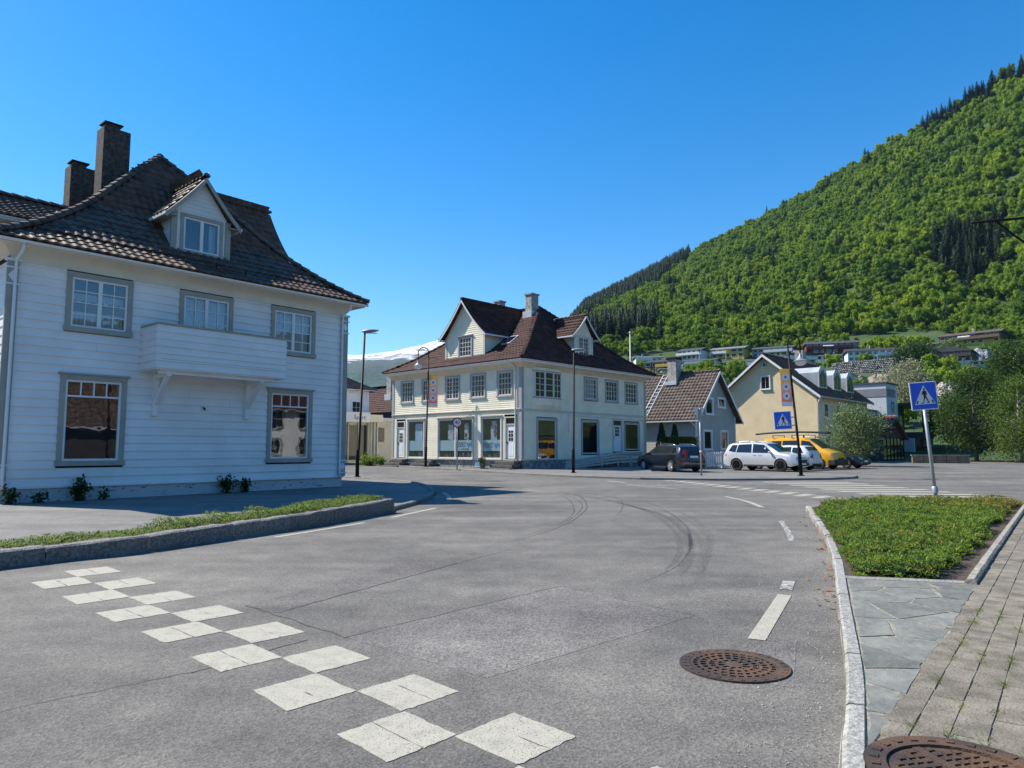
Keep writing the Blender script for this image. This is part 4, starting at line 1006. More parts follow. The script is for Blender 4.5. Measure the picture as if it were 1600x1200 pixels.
# core, other walls, foundation, bands
core = MB(); core.box(.95, LB - .03, .95, LA - .03, 0, 6.6); core.box(.03, .10, .3, .42, 0, 6.6)
for (x0, x1, y0, y1) in ((.03, .95, LA - .12, LA - .03), (LB - .12, LB - .03, .03, .95), (.03, .3, .03, .3)): core.box(x0, x1, y0, y1, 0, 6.6)
core.box(.05, .95, .3, LA - .12, 6.23, 6.6); core.box(.3, LB - .12, .05, .95, 6.23, 6.6); core.box(.08, .95, .3, LA - .1, 3.42, 3.6); core.box(.3, LB - .1, .08, .95, 3.42, 3.6)
core.build('wall_core', M_DARK, ch)
clad(ch, M_CREAM, wall_xr(LB), 0, LA, .6, 6.22, .125, single=False); clad(ch, M_CREAM, wall_yr(LA), 0, LB, .6, 6.22, .125, single=False)
M_FSTONE = mat('rough_stone_foundation', (0.27, 0.26, 0.245), 0.95, 0.4, 3, 0.9, 12)
f = MB(); f.box(.03, LB - .03, .03, LA - .03, -.2, .58); f.build('foundation', M_FSTONE, ch)
b = MB(); b.box(-.07, -.0, 0, LA, 3.56, 3.68); b.box(-.07, LB, -.07, .0, 3.56, 3.68); b.box(-.11, -.07, 0, LA, 3.64, 3.69); b.box(-.05, 0, 0, LA, .57, .64); b.box(0, LB, -.05, 0, .57, .64); b.build('string_course', M_CREAM2, ch)
for x0, x1, y0, y1, ml in ((-.05, .0, -.05, .18, M_BLUETRIM), (.0, .16, -.05, .0, M_BLUETRIM), (LB - .16, LB + .03, -.05, .0, M_BLUETRIM), (-.05, 0, LA - .2, LA + .03, M_WOOD)):
    p = MB(); p.box(x0, x1, y0, y1, .64, 6.2); p.build('corner_board', ml, ch)
# eaves
s_ = MB(); OV = .48
for (P_, Q_) in (((-.0, 0), 'A'), ((0, 0), 'B')): pass
n = 6
for i in range(n):
    t0, t1 = i / n, (i + 1) / n; e0, e1 = OV * t0, OV * t1; z0, z1 = 6.12 + .40 * math.sin(t0 * math.pi / 2), 6.12 + .40 * math.sin(t1 * math.pi / 2)
    for c0, c1 in (((0, LA), (0, 0)), ((0, 0), (LB, 0)), ((LB, 0), (LB, LA)), ((LB, LA), (0, LA))):
        sg = lambda c_, e: (c_[0] + (-e if c_[0] == 0 else e), c_[1] + (-e if c_[1] == 0 else e))
        a, b, c_, d = sg(c0, e0), sg(c1, e0), sg(c1, e1), sg(c0, e1); s_.quad((*a, z0), (*b, z0), (*c_, z1), (*d, z1))
s_.build('soffit', mat('warm_cream_soffit', (0.66, 0.58, 0.44), 0.6, 0.05, 2), ch)
gutter(ch, MA, -.55, LA + .55, 6.60, .56, .075, M_ZINC); gutter(ch, MBw, -.55, LB + .55, 6.60, .56, .075, M_ZINC)
g = MB(); g.box(-.53, -.48, -.5, LA + .5, 6.45, 6.62); g.box(-.48, LB + .5, -.53, -.48, 6.45, 6.62); g.build('fascia', M_WHITE2, ch)
downpipe(ch, [(-.52, .5, 6.55), (-.5, .5, 6.4), (-.12, .42, 6.15), (-.09, .42, 5.9), (-.09, .42, .8), (-.2, .42, .55)], .05, M_ZINC)
downpipe(ch, [(4.4, -.06, 2.3), (4.4, -.06, 3.45), (13.25, -.06, 3.35), (13.25, -.06, .6)], .035, M_WHITE2)
# roof
CX_, CY0, CY1, CRZ = 6.75, 4.4, 8.15, 11.35
PRC = [(0, 6.66), (.10, 7.0), (.18, 7.32), (.265, 7.66), (.5, 8.83), (1, 11.35)]
hzc = lambda v: interp(PRC, v)
c00, c10, c11, c01 = (-.58, -.58), (LB + .58, -.58), (LB + .58, LA + .58), (-.58, LA + .58); r0, r1 = (CX_, CY0), (CX_, CY1)
rf = MB()
for e0, e1, a0, a1 in ((c00, c10, r0, r0), (c10, c11, r0, r1), (c11, c01, r1, r1), (c01, c00, r1, r0)): roof_surface(rf, e0, e1, a0, a1, hzc, 12)
rf = rf.build('roof', M_TILE2, ch)
TWc, TLc = .27, .33
fr = roof_patch(c01, c00, r1, r0, hzc, TWc, TLc, skip=lambda x, y: x > .72 and x < 2.0 and 4.1 < y < 7.6) + roof_patch(c00, c10, r0, r0, hzc, TWc, TLc, skip=lambda x, y: y > .75 and y < 1.6 and 6.3 < x < 8.0) + roof_patch(c10, c11, r0, r1, hzc, TWc, TLc) + roof_patch(c11, c01, r1, r1, hzc, TWc, TLc)
lay_tiles(fr, rf, M_TILE2, TWc, TLc)
for e, r_ in ((c00, r0), (c10, r0), (c01, r1)): ridge_caps([(lerp(e[0], r_[0], v), lerp(e[1], r_[1], v), hzc(v) + .04) for v in np.linspace(0, 1, 12)], rf, M_TILE2, .13, .38)
ridge_caps([(*r0, CRZ + .05), (*r1, CRZ + .05)], rf, M_TILE2, .13, .38)
ybA = lambda z: interp([(z_, lerp(-.58, CX_, t)) for t, z_ in PRC], min(z, 11.2)) - .8
ybB = lambda z: interp([(z_, lerp(-.58, CY0, t)) for t, z_ in PRC], z) - .8
gable_dormer(ch, 'd', wall_x(.8), 5.85, 1.85, 7.30, 8.82, 11.22, 3.6, .42, (5.20, 6.36, 7.40, 8.66), M_CREAM, M_CREAM2, M_TILE2, .26, .32, ybA, M_WINT, fore=.35, side_pitch=.14, gable_pitch=.14, winkw=dict(cols=4, rows=4, room=.25, **{**kw, 'cornice': True}), flare=.25)
gable_dormer(ch, 'd', wall_y(.8), 7.15, .95, 7.55, 8.95, 10.38, 2.4, .62, (6.62, 7.70, 7.68, 8.86), M_CREAM, M_WINT, M_TILE2, .26, .32, ybB, M_WINT, fore=.3, side_pitch=.14, gable_pitch=.14, winkw=dict(cols=2, rows=4, lights=2, room=.25, **{**kw, 'casing': M_WINT}), flare=.3)
for (x, y, zb, zt, a, b) in ((5.6, 4.15, 10.2, 12.15, .75, .6), (5.2, 6.9, 9.9, 11.95, .6, .55)):
    c_ = MB(); c_.box(x, x + a, y, y + b, zb, zt); c_ = c_.build('chimney', M_CHIM2, ch, bevel=.02)
    m = MB(); m.box(x - .06, x + a + .06, y - .06, y + b + .06, zt, zt + .1); m.build('chimney_cap', M_CONC, c_)
    m = MB(); m.box(x - .15, x + a + .1, y - .12, y + b + .12, zb, zb + .75); m.build('flashing', M_ZINC, c_)
# skylight
v = .40; x_, z_ = lerp(-.58, CX_, v), hzc(v); sl_ = math.atan2(hzc(.5) - hzc(.4), .1 * (CX_ + .58))
T = lambda u, w_, h_: (x_ + math.cos(sl_) * w_ - math.sin(sl_) * h_, 3.15 + u, z_ + math.sin(sl_) * w_ + math.cos(sl_) * h_)
q = MB(); q.box(-.4, .4, -.55, .55, -.02, .11, T=T); q = q.build('skylight', M_ZINC, rf); g = MB(); g.box(-.33, .33, -.46, .46, .11, .12, T=T); g.build('pane', M_GLASSD, q)
# steps at the doors on wall A
def steps(yc, w_, ntop, name, label):
    t = empty(name, ch.matrix_basis @ Vector((-.05, yc, 0)), R(46.8)); 
    tag(t, label, 'steps', 'stone steps along the salon wall')
    n = 3
    for k in range(n):
        d = .45 + .32 * (n - 1 - k); m = MB(); m.box(-d, -.0, -w_ / 2 - .12 * (n - 1 - k), w_ / 2 + .12 * (n - 1 - k), .20 * k - .05 + (CZ - .12), .20 * k + .13); m.build('step', M_STEP, t, bevel=.02)
    m = MB(); m.box(-.42, -.02, -w_ / 2 + .05, w_ / 2 - .05, .0, .50); m.build('plinth', M_STEP, t)
ch.matrix_basis = Matrix.Translation(ch.location) @ Matrix.Rotation(R(46.8), 4, 'Z')
steps(11.5, 1.5, 3, 'stone_steps', 'dark stone steps below the leftmost white salon house door')
steps(8.5, 1.7, 3, 'stone_steps', 'dark stone steps in the middle of the salon wall behind the lamp post')
steps(.95, 1.6, 3, 'stone_steps', 'dark stone steps below the door nearest the house corner')
# wooden ramp on wall B
rp = empty('access_ramp', ch.matrix_basis @ Vector((0, 0, 0)), R(46.8)); tag(rp, 'grey painted wooden wheelchair ramp with horizontal board railing along the shaded wall', 'ramp')
zr = lambda x: interp([(2.6, .02), (8.16, .95), (12.9, .95)], x)
m = MB(); m.prism([(2.6, -1.25, -.06), (8.16, -1.25, .95), (11.0, -1.25, .95), (11.0, -1.25, .85), (8.2, -1.25, .82), (2.9, -1.25, -.1)], (0, 1.15, 0)); m.build('deck', M_WOOD, rp)
M_RAMP = mat('grey_green_boards', (0.46, 0.46, 0.41), 0.7, 0.1, 3)
rt = lambda x, f: lerp(interp([(2.6, .0), (8.16, .33), (11, .33)], x), interp([(2.6, .55), (8.16, 1.09), (11, 1.09)], x), f)
for k in range(4):
    f0, f1 = k / 4 + .03, (k + 1) / 4 - .05
    for x0, x1 in ((2.6, 8.15), (8.17, 11.0)):
        m = MB(); m.prism([(x0, -1.30, rt(x0, f0)), (x1, -1.30, rt(x1, f0)), (x1, -1.30, rt(x1, f1)), (x0, -1.30, rt(x0, f1))], (0, -.025, 0)); m.build('rail_board', M_RAMP, rp)
for x in (2.66, 4.5, 6.3, 8.1, 9.6, 10.94): m = MB(); m.box(x - .05, x + .05, -1.30, -1.22, -.1, rt(x, 1) - .02); m.build('post', M_RAMP, rp)
# ------------------------------------------------------------------ gable houses behind
def gable_house(name, label, loc, rz, w_, l_, ze, za, wallm, tilem, ov=.45, clad_p=.13, barge=M_WHITE2, ridge='y', tw=.3, tl=.36, rough=False):
    """gable wall is y=0, width w_ along x, ridge runs along y for l_"""
    h = empty(name, loc, rz); tag(h, label, 'house'); uc = w_ / 2
    c_ = MB(); c_.box(.03, w_ - .03, .03, l_ - .03, -.3, ze); c_.prism([(.03, .03, ze), (w_ - .03, .03, ze), (uc, .03, za - .15)], (0, l_ - .06, 0)); c_.build('wall', wallm, h)
    if clad_p:
        ed = lambda z: (0, w_) if z < ze else (uc - uc * (za - .12 - z) / (za - .12 - ze), uc + uc * (za - .12 - z) / (za - .12 - ze))
        for M in (wall_y(0), wall_yr(l_)): clad(h, wallm, M, 0, w_, .15, za - .15, clad_p, edge=ed, single=False)
        for M in (wall_x(0), wall_xr(w_)): clad(h, wallm, M, 0, l_, .15, ze - .02, clad_p, single=False)
    slope = (za - ze) / uc; hz = lambda v: lerp(ze - slope * ov + .08, za + .1, v); sf = MB(); frs = []
    for q in (-1, 1):
        xe = uc + q * (uc + ov); e0, e1, a0, a1 = (xe, -ov), (xe, l_ + ov), (uc, -ov), (uc, l_ + ov)
        roof_surface(sf, e0, e1, a0, a1, hz, 2, -.02); roof_surface(sf, e0, e1, a0, a1, hz, 2, -.14); frs += roof_patch(e0, e1, a0, a1, hz, tw, tl)
        for y in (-ov - .03, l_ + ov):
            b = MB(); b.prism([(xe, y, hz(0) - .0), (uc, y, hz(1)), (uc, y, hz(1) - .24), (xe, y, hz(0) - .24)], (0, .03, 0)); b.build('barge_board', barge, h)
        g = MB(); g.box(xe - .06, xe + .06, -ov, l_ + ov, hz(0) - .13, hz(0) - .03); g.build('gutter', M_ZINC, h)
    r_ = sf.build('roof', tilem, h); lay_tiles(frs, r_, tilem, tw, tl); ridge_caps([(uc, -ov, hz(1) + .05), (uc, l_ + ov, hz(1) + .05)], r_, tilem, .13, joined=True)
    return h, r_, hz
d_ = 54.0
M_GREYW = mat('blue_grey_weatherboard', (0.40, 0.41, 0.385), 0.6, 0.06, 2)
gh, gr, ghz = gable_house('grey_house', 'small grey weatherboard house with brown tiled roof and roof ladder', ((1086 - 800) / 1100 * d_, d_, gz(d_)), R(46.8), 6.7, 9.0, 3.85, 7.35, M_GREYW, M_TILE3, .5)
Mg = wall_y(-.045); kg = dict(frame=M_WHITE2, casing=M_WHITE2, cw=.12, single=False, glass=M_GLASSD)
for (a, b, c_, d) in ((1.62, 2.72, 3.95, 5.15), (3.75, 4.80, 4.58, 5.25), (1.22, 2.42, 1.18, 2.58), (4.0, 5.15, 1.2, 2.58)): window(gh, Mg, a, b, c_, d, 1, 1, **kg)
for x in (.0, 6.55): m = MB(); m.box(x - .02, x + .17, -.06, -.0, .1, 3.9); m.build('corner_board', M_WHITE2, gh)
downpipe(gh, [(-.45, .15, 3.3), (-.2, -.02, 3.0), (.08, -.1, 2.8), (.08, -.1, .2)], .045)
c_ = MB(); c_.box(2.5, 3.3, 3.0, 3.8, 5.8, 8.6); c_ = c_.build('chimney', M_CHIM2, gh); m = MB(); m.box(2.42, 3.38, 2.92, 3.88, 8.6, 8.78); m.build('chimney_cap', M_BLACK, c_); m = MB(); m.box(2.2, 3.4, 2.85, 3.95, 6.45, 6.75); m.build('flashing', M_ZINC, c_)
# roof ladder: lies on the slope facing the street
def onroof(u, v, h_=.12): return (lerp(-.5, 3.35, v), u, ghz(v) + h_)
m = MB()
for u in (4.15, 4.6): m.tube([onroof(u, .08), onroof(u, .98)], .035, 6)
ld = m.build('roof_ladder', M_WHITE2, gh)
for k in range(12): v = .1 + .86 * k / 11; m = MB(); m.tube([onroof(4.15, v), onroof(4.6, v)], .025, 6); m.build('rung', M_WHITE2, ld)
m = MB(); m.prism([(6.7, 2.2, 2.5), (7.9, 2.2, 2.1), (7.9, 2.2, 2.2), (6.7, 2.2, 2.62)], (0, 2.2, 0)); m.box(6.75, 7.6, 2.4, 4.2, -.1, 2.2); m.build('porch', M_GREYW, gh)
# pale yellow rendered house: gable in the sun
d_ = 60.0
M_YEL = mat('pale_yellow_render', (0.74, 0.60, 0.37), 0.9, 0.06, 1.0, 0.5, 5)
yh, yr, yhz = gable_house('yellow_house', 'pale yellow rendered house with mossy red roof and three zinc dormers', ((1277.5 - 800) / 1100 * d_, d_, gz(d_)), R(46.8 - 90), 9.0, 13.6, 5.95, 9.55, M_YEL, M_TILE4, .45, clad_p=0, tw=.34, tl=.4)
yh.location = Vector(yh.location) + Vector((-.729 * 9.0, .6845 * 9.0, 0))
My = wall_y(0)
ky = dict(frame=M_WHITE2, casing=M_WHITE2, cw=.06, single=False, glass=M_GLASSD, sill_mat=M_WHITE2)
window(yh, My, 4.15, 4.95, 6.5, 7.65, 2, 1, **ky); window(yh, My, 4.3, 4.62, 8.5, 8.95, 1, 1, **{**ky, 'casing': M_WOOD})
window(yh, My, 7.0, 8.2, .9, 2.1, 2, 1, **ky)
Myr = wall_xr(9.0)
for u in (1.6, 4.6, 7.4, 10.2): window(yh, Myr, u, u + 1.0, 3.9, 5.1, 1, 1, **ky)
for u in (1.6, 5.4, 9.2): window(yh, Myr, u, u + 1.2, .9, 2.2, 2, 1, **ky)
downpipe(yh, [(9.4, -.2, 5.5), (9.1, -.08, 5.1), (9.08, -.08, .2)], .05, M_ZINC)
M_ZINCD = mat('zinc_sheet', (0.42, 0.45, 0.48), 0.45, 0.12, 1.5, metal=.35)
for k, u in enumerate((3.3, 7.0, 10.6)):             # dormers on the slope that faces the square
    m = MB(); x0, x1 = 4.9, 8.35
    prof = [(u - .95, 6.4), (u + .95, 6.4), (u + .95, 7.95), (u + .45, 8.45), (u - .45, 8.45), (u - .95, 7.95)]
    m.prism([(x1, y, z) for y, z in prof], (x0 - x1, 0, 0)); d = m.build('dormer', M_ZINCD, yh)
    m = MB(); pr2 = [(y + (y - u) * .06, z + (.05 if z > 7 else 0)) for y, z in prof]; m.prism([(x1, y, z) for y, z in pr2], (.06, 0, 0)); m.build('dormer_rim', M_ZINC, d)
    for q in (-1, 1):
        m = MB(); m.prism([(x1 + .061, u + q * .1, 6.7), (x1 + .061, u + q * .72, 6.7), (x1 + .061, u + q * .72, 7.7), (x1 + .061, u + q * .1, 8.2)], (.03, 0, 0)); m.build('pane', M_GLASSD, d)
c_ = MB(); c_.box(4.0, 4.8, 8.4, 9.3, 8.8, 10.9); c_.build('chimney', M_CHIM2, yh)
m = MB(); m.box(9.0, 11.5, 6.0, 13.0, 2.9, 3.1); m.prism([(9.0, 6.0, 3.9), (11.8, 6.0, 2.95), (11.8, 6.0, 3.05), (9.0, 6.0, 4.02)], (0, 7, 0)); m.build('lean_to_roof', M_TILE2, yh)
# dark building with pale tower
dk = empty('dark_building', (40.5, 76, gz(76)), R(46.8)); tag(dk, 'charcoal commercial building with pale square tower, heart emblem and upper balcony', 'building')
M_CHAR = mat('charcoal_cladding', (0.05, 0.055, 0.065), 0.7, 0.15, 2); M_PALE = mat('pale_grey_render', (0.52, 0.54, 0.56), 0.85, 0.05, 1); M_PANEL = mat('mid_grey_panel', (0.20, 0.21, 0.23), 0.7, 0.05, 1)
m = MB(); m.box(0, 4.2, 0, 4.6, 0, 8.15); tw_ = m.build('tower', M_PALE, dk)
m = MB(); m.box(-.12, 4.32, -.12, 4.72, 8.15, 8.30); m.build('parapet', M_CHAR, tw_)
m = MB(); m.box(-.05, 3.4, -.05, -.0, 6.75, 7.6); m.box(-.05, 0, 0, 3.6, 6.75, 7.6); m.build('sign_panel', M_PANEL, tw_)
m = MB(); pts = []
for t in np.linspace(0, 2 * math.pi, 26)[:-1]: pts.append((2.1 + .6 * math.sin(t) ** 3, .05 * (13 * math.cos(t) - 5 * math.cos(2 * t) - 2 * math.cos(3 * t) - math.cos(4 * t)) * .9 + 5.7))
inner = [(2.1 + (x - 2.1) * .72, 5.75 + (z - 5.75) * .72) for x, z in pts]; n = len(pts)
m.add([(x, -.06, z) for x, z in pts] + [(x, -.06, z) for x, z in inner], [(i, (i + 1) % n, n + (i + 1) % n, n + i) for i in range(n)]); m.build('heart_emblem', M_CHAR, tw_)
m = MB(); m.box(1.3, 3.2, -.05, -.01, 1.5, 4.6); m.build('tower_window', M_GLASSD, tw_)
m = MB(); m.box(4.2, 9.0, .6, 9, 0, 5.9); m.box(-7.5, 0, 1.2, 9, 0, 4.4); m.box(-7.5, 4.2, 4.6, 9, 4.4, 5.4); m.build('main_block', M_CHAR, dk)
m = MB(); m.prism([(-7.6, .9, 5.1), (-7.6, 8, 6.4), (-7.6, 8, 6.55), (-7.6, .9, 5.25)], (7.6, 0, 0)); m.build('lean_roof', M_CHAR, dk)
m = MB(); m.box(-7.5, -.0, 1.15, 1.2, 4.4, 5.1); m.build('pale_wall', M_PALE, dk)
m = MB(); m.box(4.2, 12.6, -1.6, 8, 5.9, 6.2); m.build('flat_roof', M_CHAR, dk)
m = MB(); m.box(4.3, 9, -1.5, -1.46, 6.2, 7.1); m.build('glass_balustrade', mat('pale_green_glass', (.5, .6, .58), .15, .03, 1), dk)
m = MB(); m.box(8.0, 12.6, -1.6, 7, 2.3, 3.0); bl = m.build('balcony', M_CHAR, dk)
for x in np.arange(8.1, 12.6, .55): m = MB(); m.box(x - .05, x + .05, -1.58, -1.48, 3.0, 4.15); m.build('baluster', M_BLACK, bl)
m = MB(); m.box(8.0, 12.6, -1.6, -1.45, 4.15, 4.25); m.build('hand_rail', M_BLACK, bl)
for x in (9.0, 12.4): m = MB(); m.box(x - .12, x + .12, -1.5, -1.26, 4.25, 5.9); m.build('post', M_BLACK, bl)
m = MB(); m.box(7.6, 12.5, -.6, 5, -.1, 2.3); m.box(12.3, 12.6, -1.5, 5, -.1, 2.3); m.build('ground_wall', M_PALE, dk)
m = MB(); m.box(8.2, 11.6, -.66, -.6, .0, 2.2); m.build('entrance', M_SBLACK, dk)
for z in (.6, 3.2): 
    for x in (5.0, 6.6): m = MB(); m.box(x, x + 1.2, .55, .6, z, z + 1.7); m.build('window', M_GLASSD, dk)
m = MB(); m.box(7.55, 7.75, -.7, -.66, 3.1, 4.1); m.build('sign_plate', M_SBLUE, dk)
# glazed porch with red tiled gable
px0 = Vector((36.7, 68)) - Vector((.6845, .729)) * 3.7
po, por, phz = gable_house('glazed_porch', 'dark glazed entrance porch with red tiled gable roof', (px0.x, px0.y, gz(68)), R(46.8), 7.4, 6.5, 2.2, 4.1, M_CHAR, M_TILE5, .35, clad_p=0, barge=M_CHAR)
for i in range(6):
    m = MB(); a = .35 + i * 1.13; m.box(a, a + 1.0, -.04, -.0, .15, 2.1); w_ = m.build('pane', M_GLASSD, po)
    m = MB(); m.box(a + 1.0, a + 1.13, -.08, .0, .0, 2.2); m.build('mullion', M_BLACK, po)
m = MB(); m.box(.2, 7.2, -.08, .0, 1.35, 1.43); m.build('transom', M_BLACK, po)
# ------------------------------------------------------------------ street behind the lamp on the left
d_ = 66.0
wn = empty('white_neighbour_house', ((576 - 800) / 1100 * d_, d_, gz(d_)), R(46.8)); tag(wn, 'white house with hipped tiled roof far down the side street', 'house')
m = MB(); m.box(-9, -.0, 0, 9, -.3, 6.6); m.build('wall', M_WHITE, wn)
clad(wn, M_WHITE, wall_y(0), -9, 0, .2, 6.5, .16, single=False); clad(wn, M_WHITE, wall_xr(0), 0, 9, .2, 6.5, .16, single=False)
hzn = lambda v: lerp(6.6, 9.8, v * .8 + .2 * v * v); rr_ = MB(); frs = []
for e0, e1, a0, a1 in (((-9.5, -.6), (.6, -.6), (-4.5, 4.5), (-4.5, 4.5)), ((.6, -.6), (.6, 9.6), (-4.5, 4.5), (-4.5, 4.5)), ((-9.5, 9.6), (-9.5, -.6), (-4.5, 4.5), (-4.5, 4.5))):
    roof_surface(rr_, e0, e1, a0, a1, hzn, 6); roof_surface(rr_, e0, e1, a0, a1, hzn, 6, -.15); frs += roof_patch(e0, e1, a0, a1, hzn, .3, .36)
rr_ = rr_.build('roof', M_TILE3, wn); lay_tiles(frs, rr_, M_TILE3, .3, .36)
gutter(wn, wall_y(0), -9.5, .6, 6.55, .6, .07)
for u in (-1.9, -3.9, -6.5): window(wn, wall_y(-.045), u, u + .95, 3.9, 5.5, 2, 3, frame=M_WHITE2, casing=M_WHITE2, cw=.1, single=False, glass=M_GLASSD)
# low shop annex with a white sign
d_ = 58.0; ax = (588 - 800) / 1100 * d_
an = empty('shop_annex', (ax, d_, gz(d_)), R(46.8)); tag(an, 'low cream shop annex with glass doors and white fascia sign', 'shop')
m = MB(); m.box(-8, 0, .8, 7, -.2, 3.5); m.build('wall', M_CREAM, an)
m = MB(); m.box(-8.2, .35, -.3, 7, 3.5, 3.75); m.box(-8.25, .4, -.38, -.3, 3.35, 3.95); m.build('roof_edge', M_CREAM, an)
m = MB(); m.box(-6, -.9, -.43, -.382, 3.3, 4.1); sg = m.build('fascia_sign', M_SWHITE, an)
textmesh('Sport', .5, M_TEXT, 'lettering', sg, axes((-1.9, -.435, 3.68), (1, 0, 0), (0, 0, 1), (0, -1, 0)), .004)
for k in range(7):
    a = -6.9 + k * .95; m = MB(); m.box(a, a + .85, .74, .8, .3, 3.1); m.build('pane', M_GLASSD, an); m = MB(); m.box(a + .85, a + .95, .68, .8, .0, 3.3); m.build('mullion', M_WINT, an)
for k in range(9): m = MB(); m.box(-.02 + .0, .06, -.2 + k * .45, .05 + k * .45, -.1, 3.5); m.build('batten', M_CREAM, an)
m = MB(); m.box(.06, 6, 2.6, 6.6, -.1, 3.6); m.build('side_wing', M_CREAM, an); clad(an, M_CREAM, wall_y(2.6), .06, 6, .2, 3.5, .15, single=False)
m = MB(); m.box(1.9, 2.7, 2.5, 2.57, 1.8, 3.0); m.build('window', M_GLASSD, an); m = MB(); m.box(.0, 6.2, 2.2, 6.8, 3.6, 3.85); m.build('wing_roof', M_WHITE2, an)
d_ = 72.0
rs, rsr, rsh = gable_house('red_roofed_house', 'house with plain red brown roof and pale chimney behind the shop annex', ((622 - 800) / 1100 * 64, 64, gz(64)), R(46.8), 9, 10, 3.9, 7.3, M_WHITE, M_TILE2, .4, clad_p=0)
c_ = MB(); c_.box(2.6, 3.3, 4.6, 5.3, 5.2, 8.6); c_ = c_.build('chimney', M_CHIM2, rs); m = MB(); m.box(2.5, 3.4, 4.5, 5.4, 8.6, 8.8); m.build('chimney_cap', M_CONC, c_); m = MB(); m.box(2.45, 3.45, 4.45, 5.45, 5.6, 6.5); m.build('flashing', M_ZINC, c_)
# house across the road, behind the camera: what the shop windows mirror
bh, bhr, bhz = gable_house('brown_house', 'dark timber house with brown tiled roof across the road', (13.0, -6.0, 0), R(-40.5), 9, 20, 3.5, 8.2, M_DARK, M_TILE, .6, clad_p=0, tw=.4, tl=.45)
pa, par, pah = gable_house('pale_house', 'white house across the road beyond the right picture edge', (31.0, 12.0, 0), R(-40), 8, 14, 5.2, 8.2, M_WHITE, M_TILE2, .5, clad_p=0, tw=.4, tl=.45)
for u in (1.2, 4.2, 7.2, 10.2):
    for z in (.9, 3.3): window(pa, wall_x(-.01), u, u + 1.2, z, z + 1.4, 2, 2, frame=M_WHITE2, casing=M_TRIM, single=False, glass=M_GLASSD)
# ------------------------------------------------------------------ vehicles
def paint(name, col, metal=.0, rough=.25):
    m = mat(name, col, rough, 0.03, 2, metal=metal); p = m.node_tree.nodes['Principled BSDF']; p.inputs['Coat Weight'].default_value = .7; p.inputs['Coat Roughness'].default_value = .06
    return m
M_TYRE = mat('tyre_rubber', (0.018, 0.018, 0.018), 0.8, 0.2, 10); M_RIMB = mat('black_rim', (0.02, 0.02, 0.022), 0.35, 0.1, 5, metal=.5); M_RIMS = mat('silver_rim', (0.62, 0.63, 0.65), 0.3, 0.05, 5, metal=.7)
M_CGLASS = mat('tinted_car_glass', (0.012, 0.014, 0.015), 0.04, 0.05, 1, spec=.9); M_PLAST = mat('black_car_plastic', (0.02, 0.02, 0.021), 0.6, 0.1, 5)
M_TAIL = mat('red_tail_lamp', (0.28, 0.01, 0.015), 0.15, 0.1, 9, spec=.7); M_HEAD = mat('head_lamp_glass', (0.35, 0.38, 0.42), 0.08, 0.3, 25, spec=.9); M_PLATE = flat('number_plate', (0.75, 0.76, 0.78)); M_CHROME = mat('chrome_trim', (0.7, 0.71, 0.72), 0.15, 0.02, 4, metal=.9)
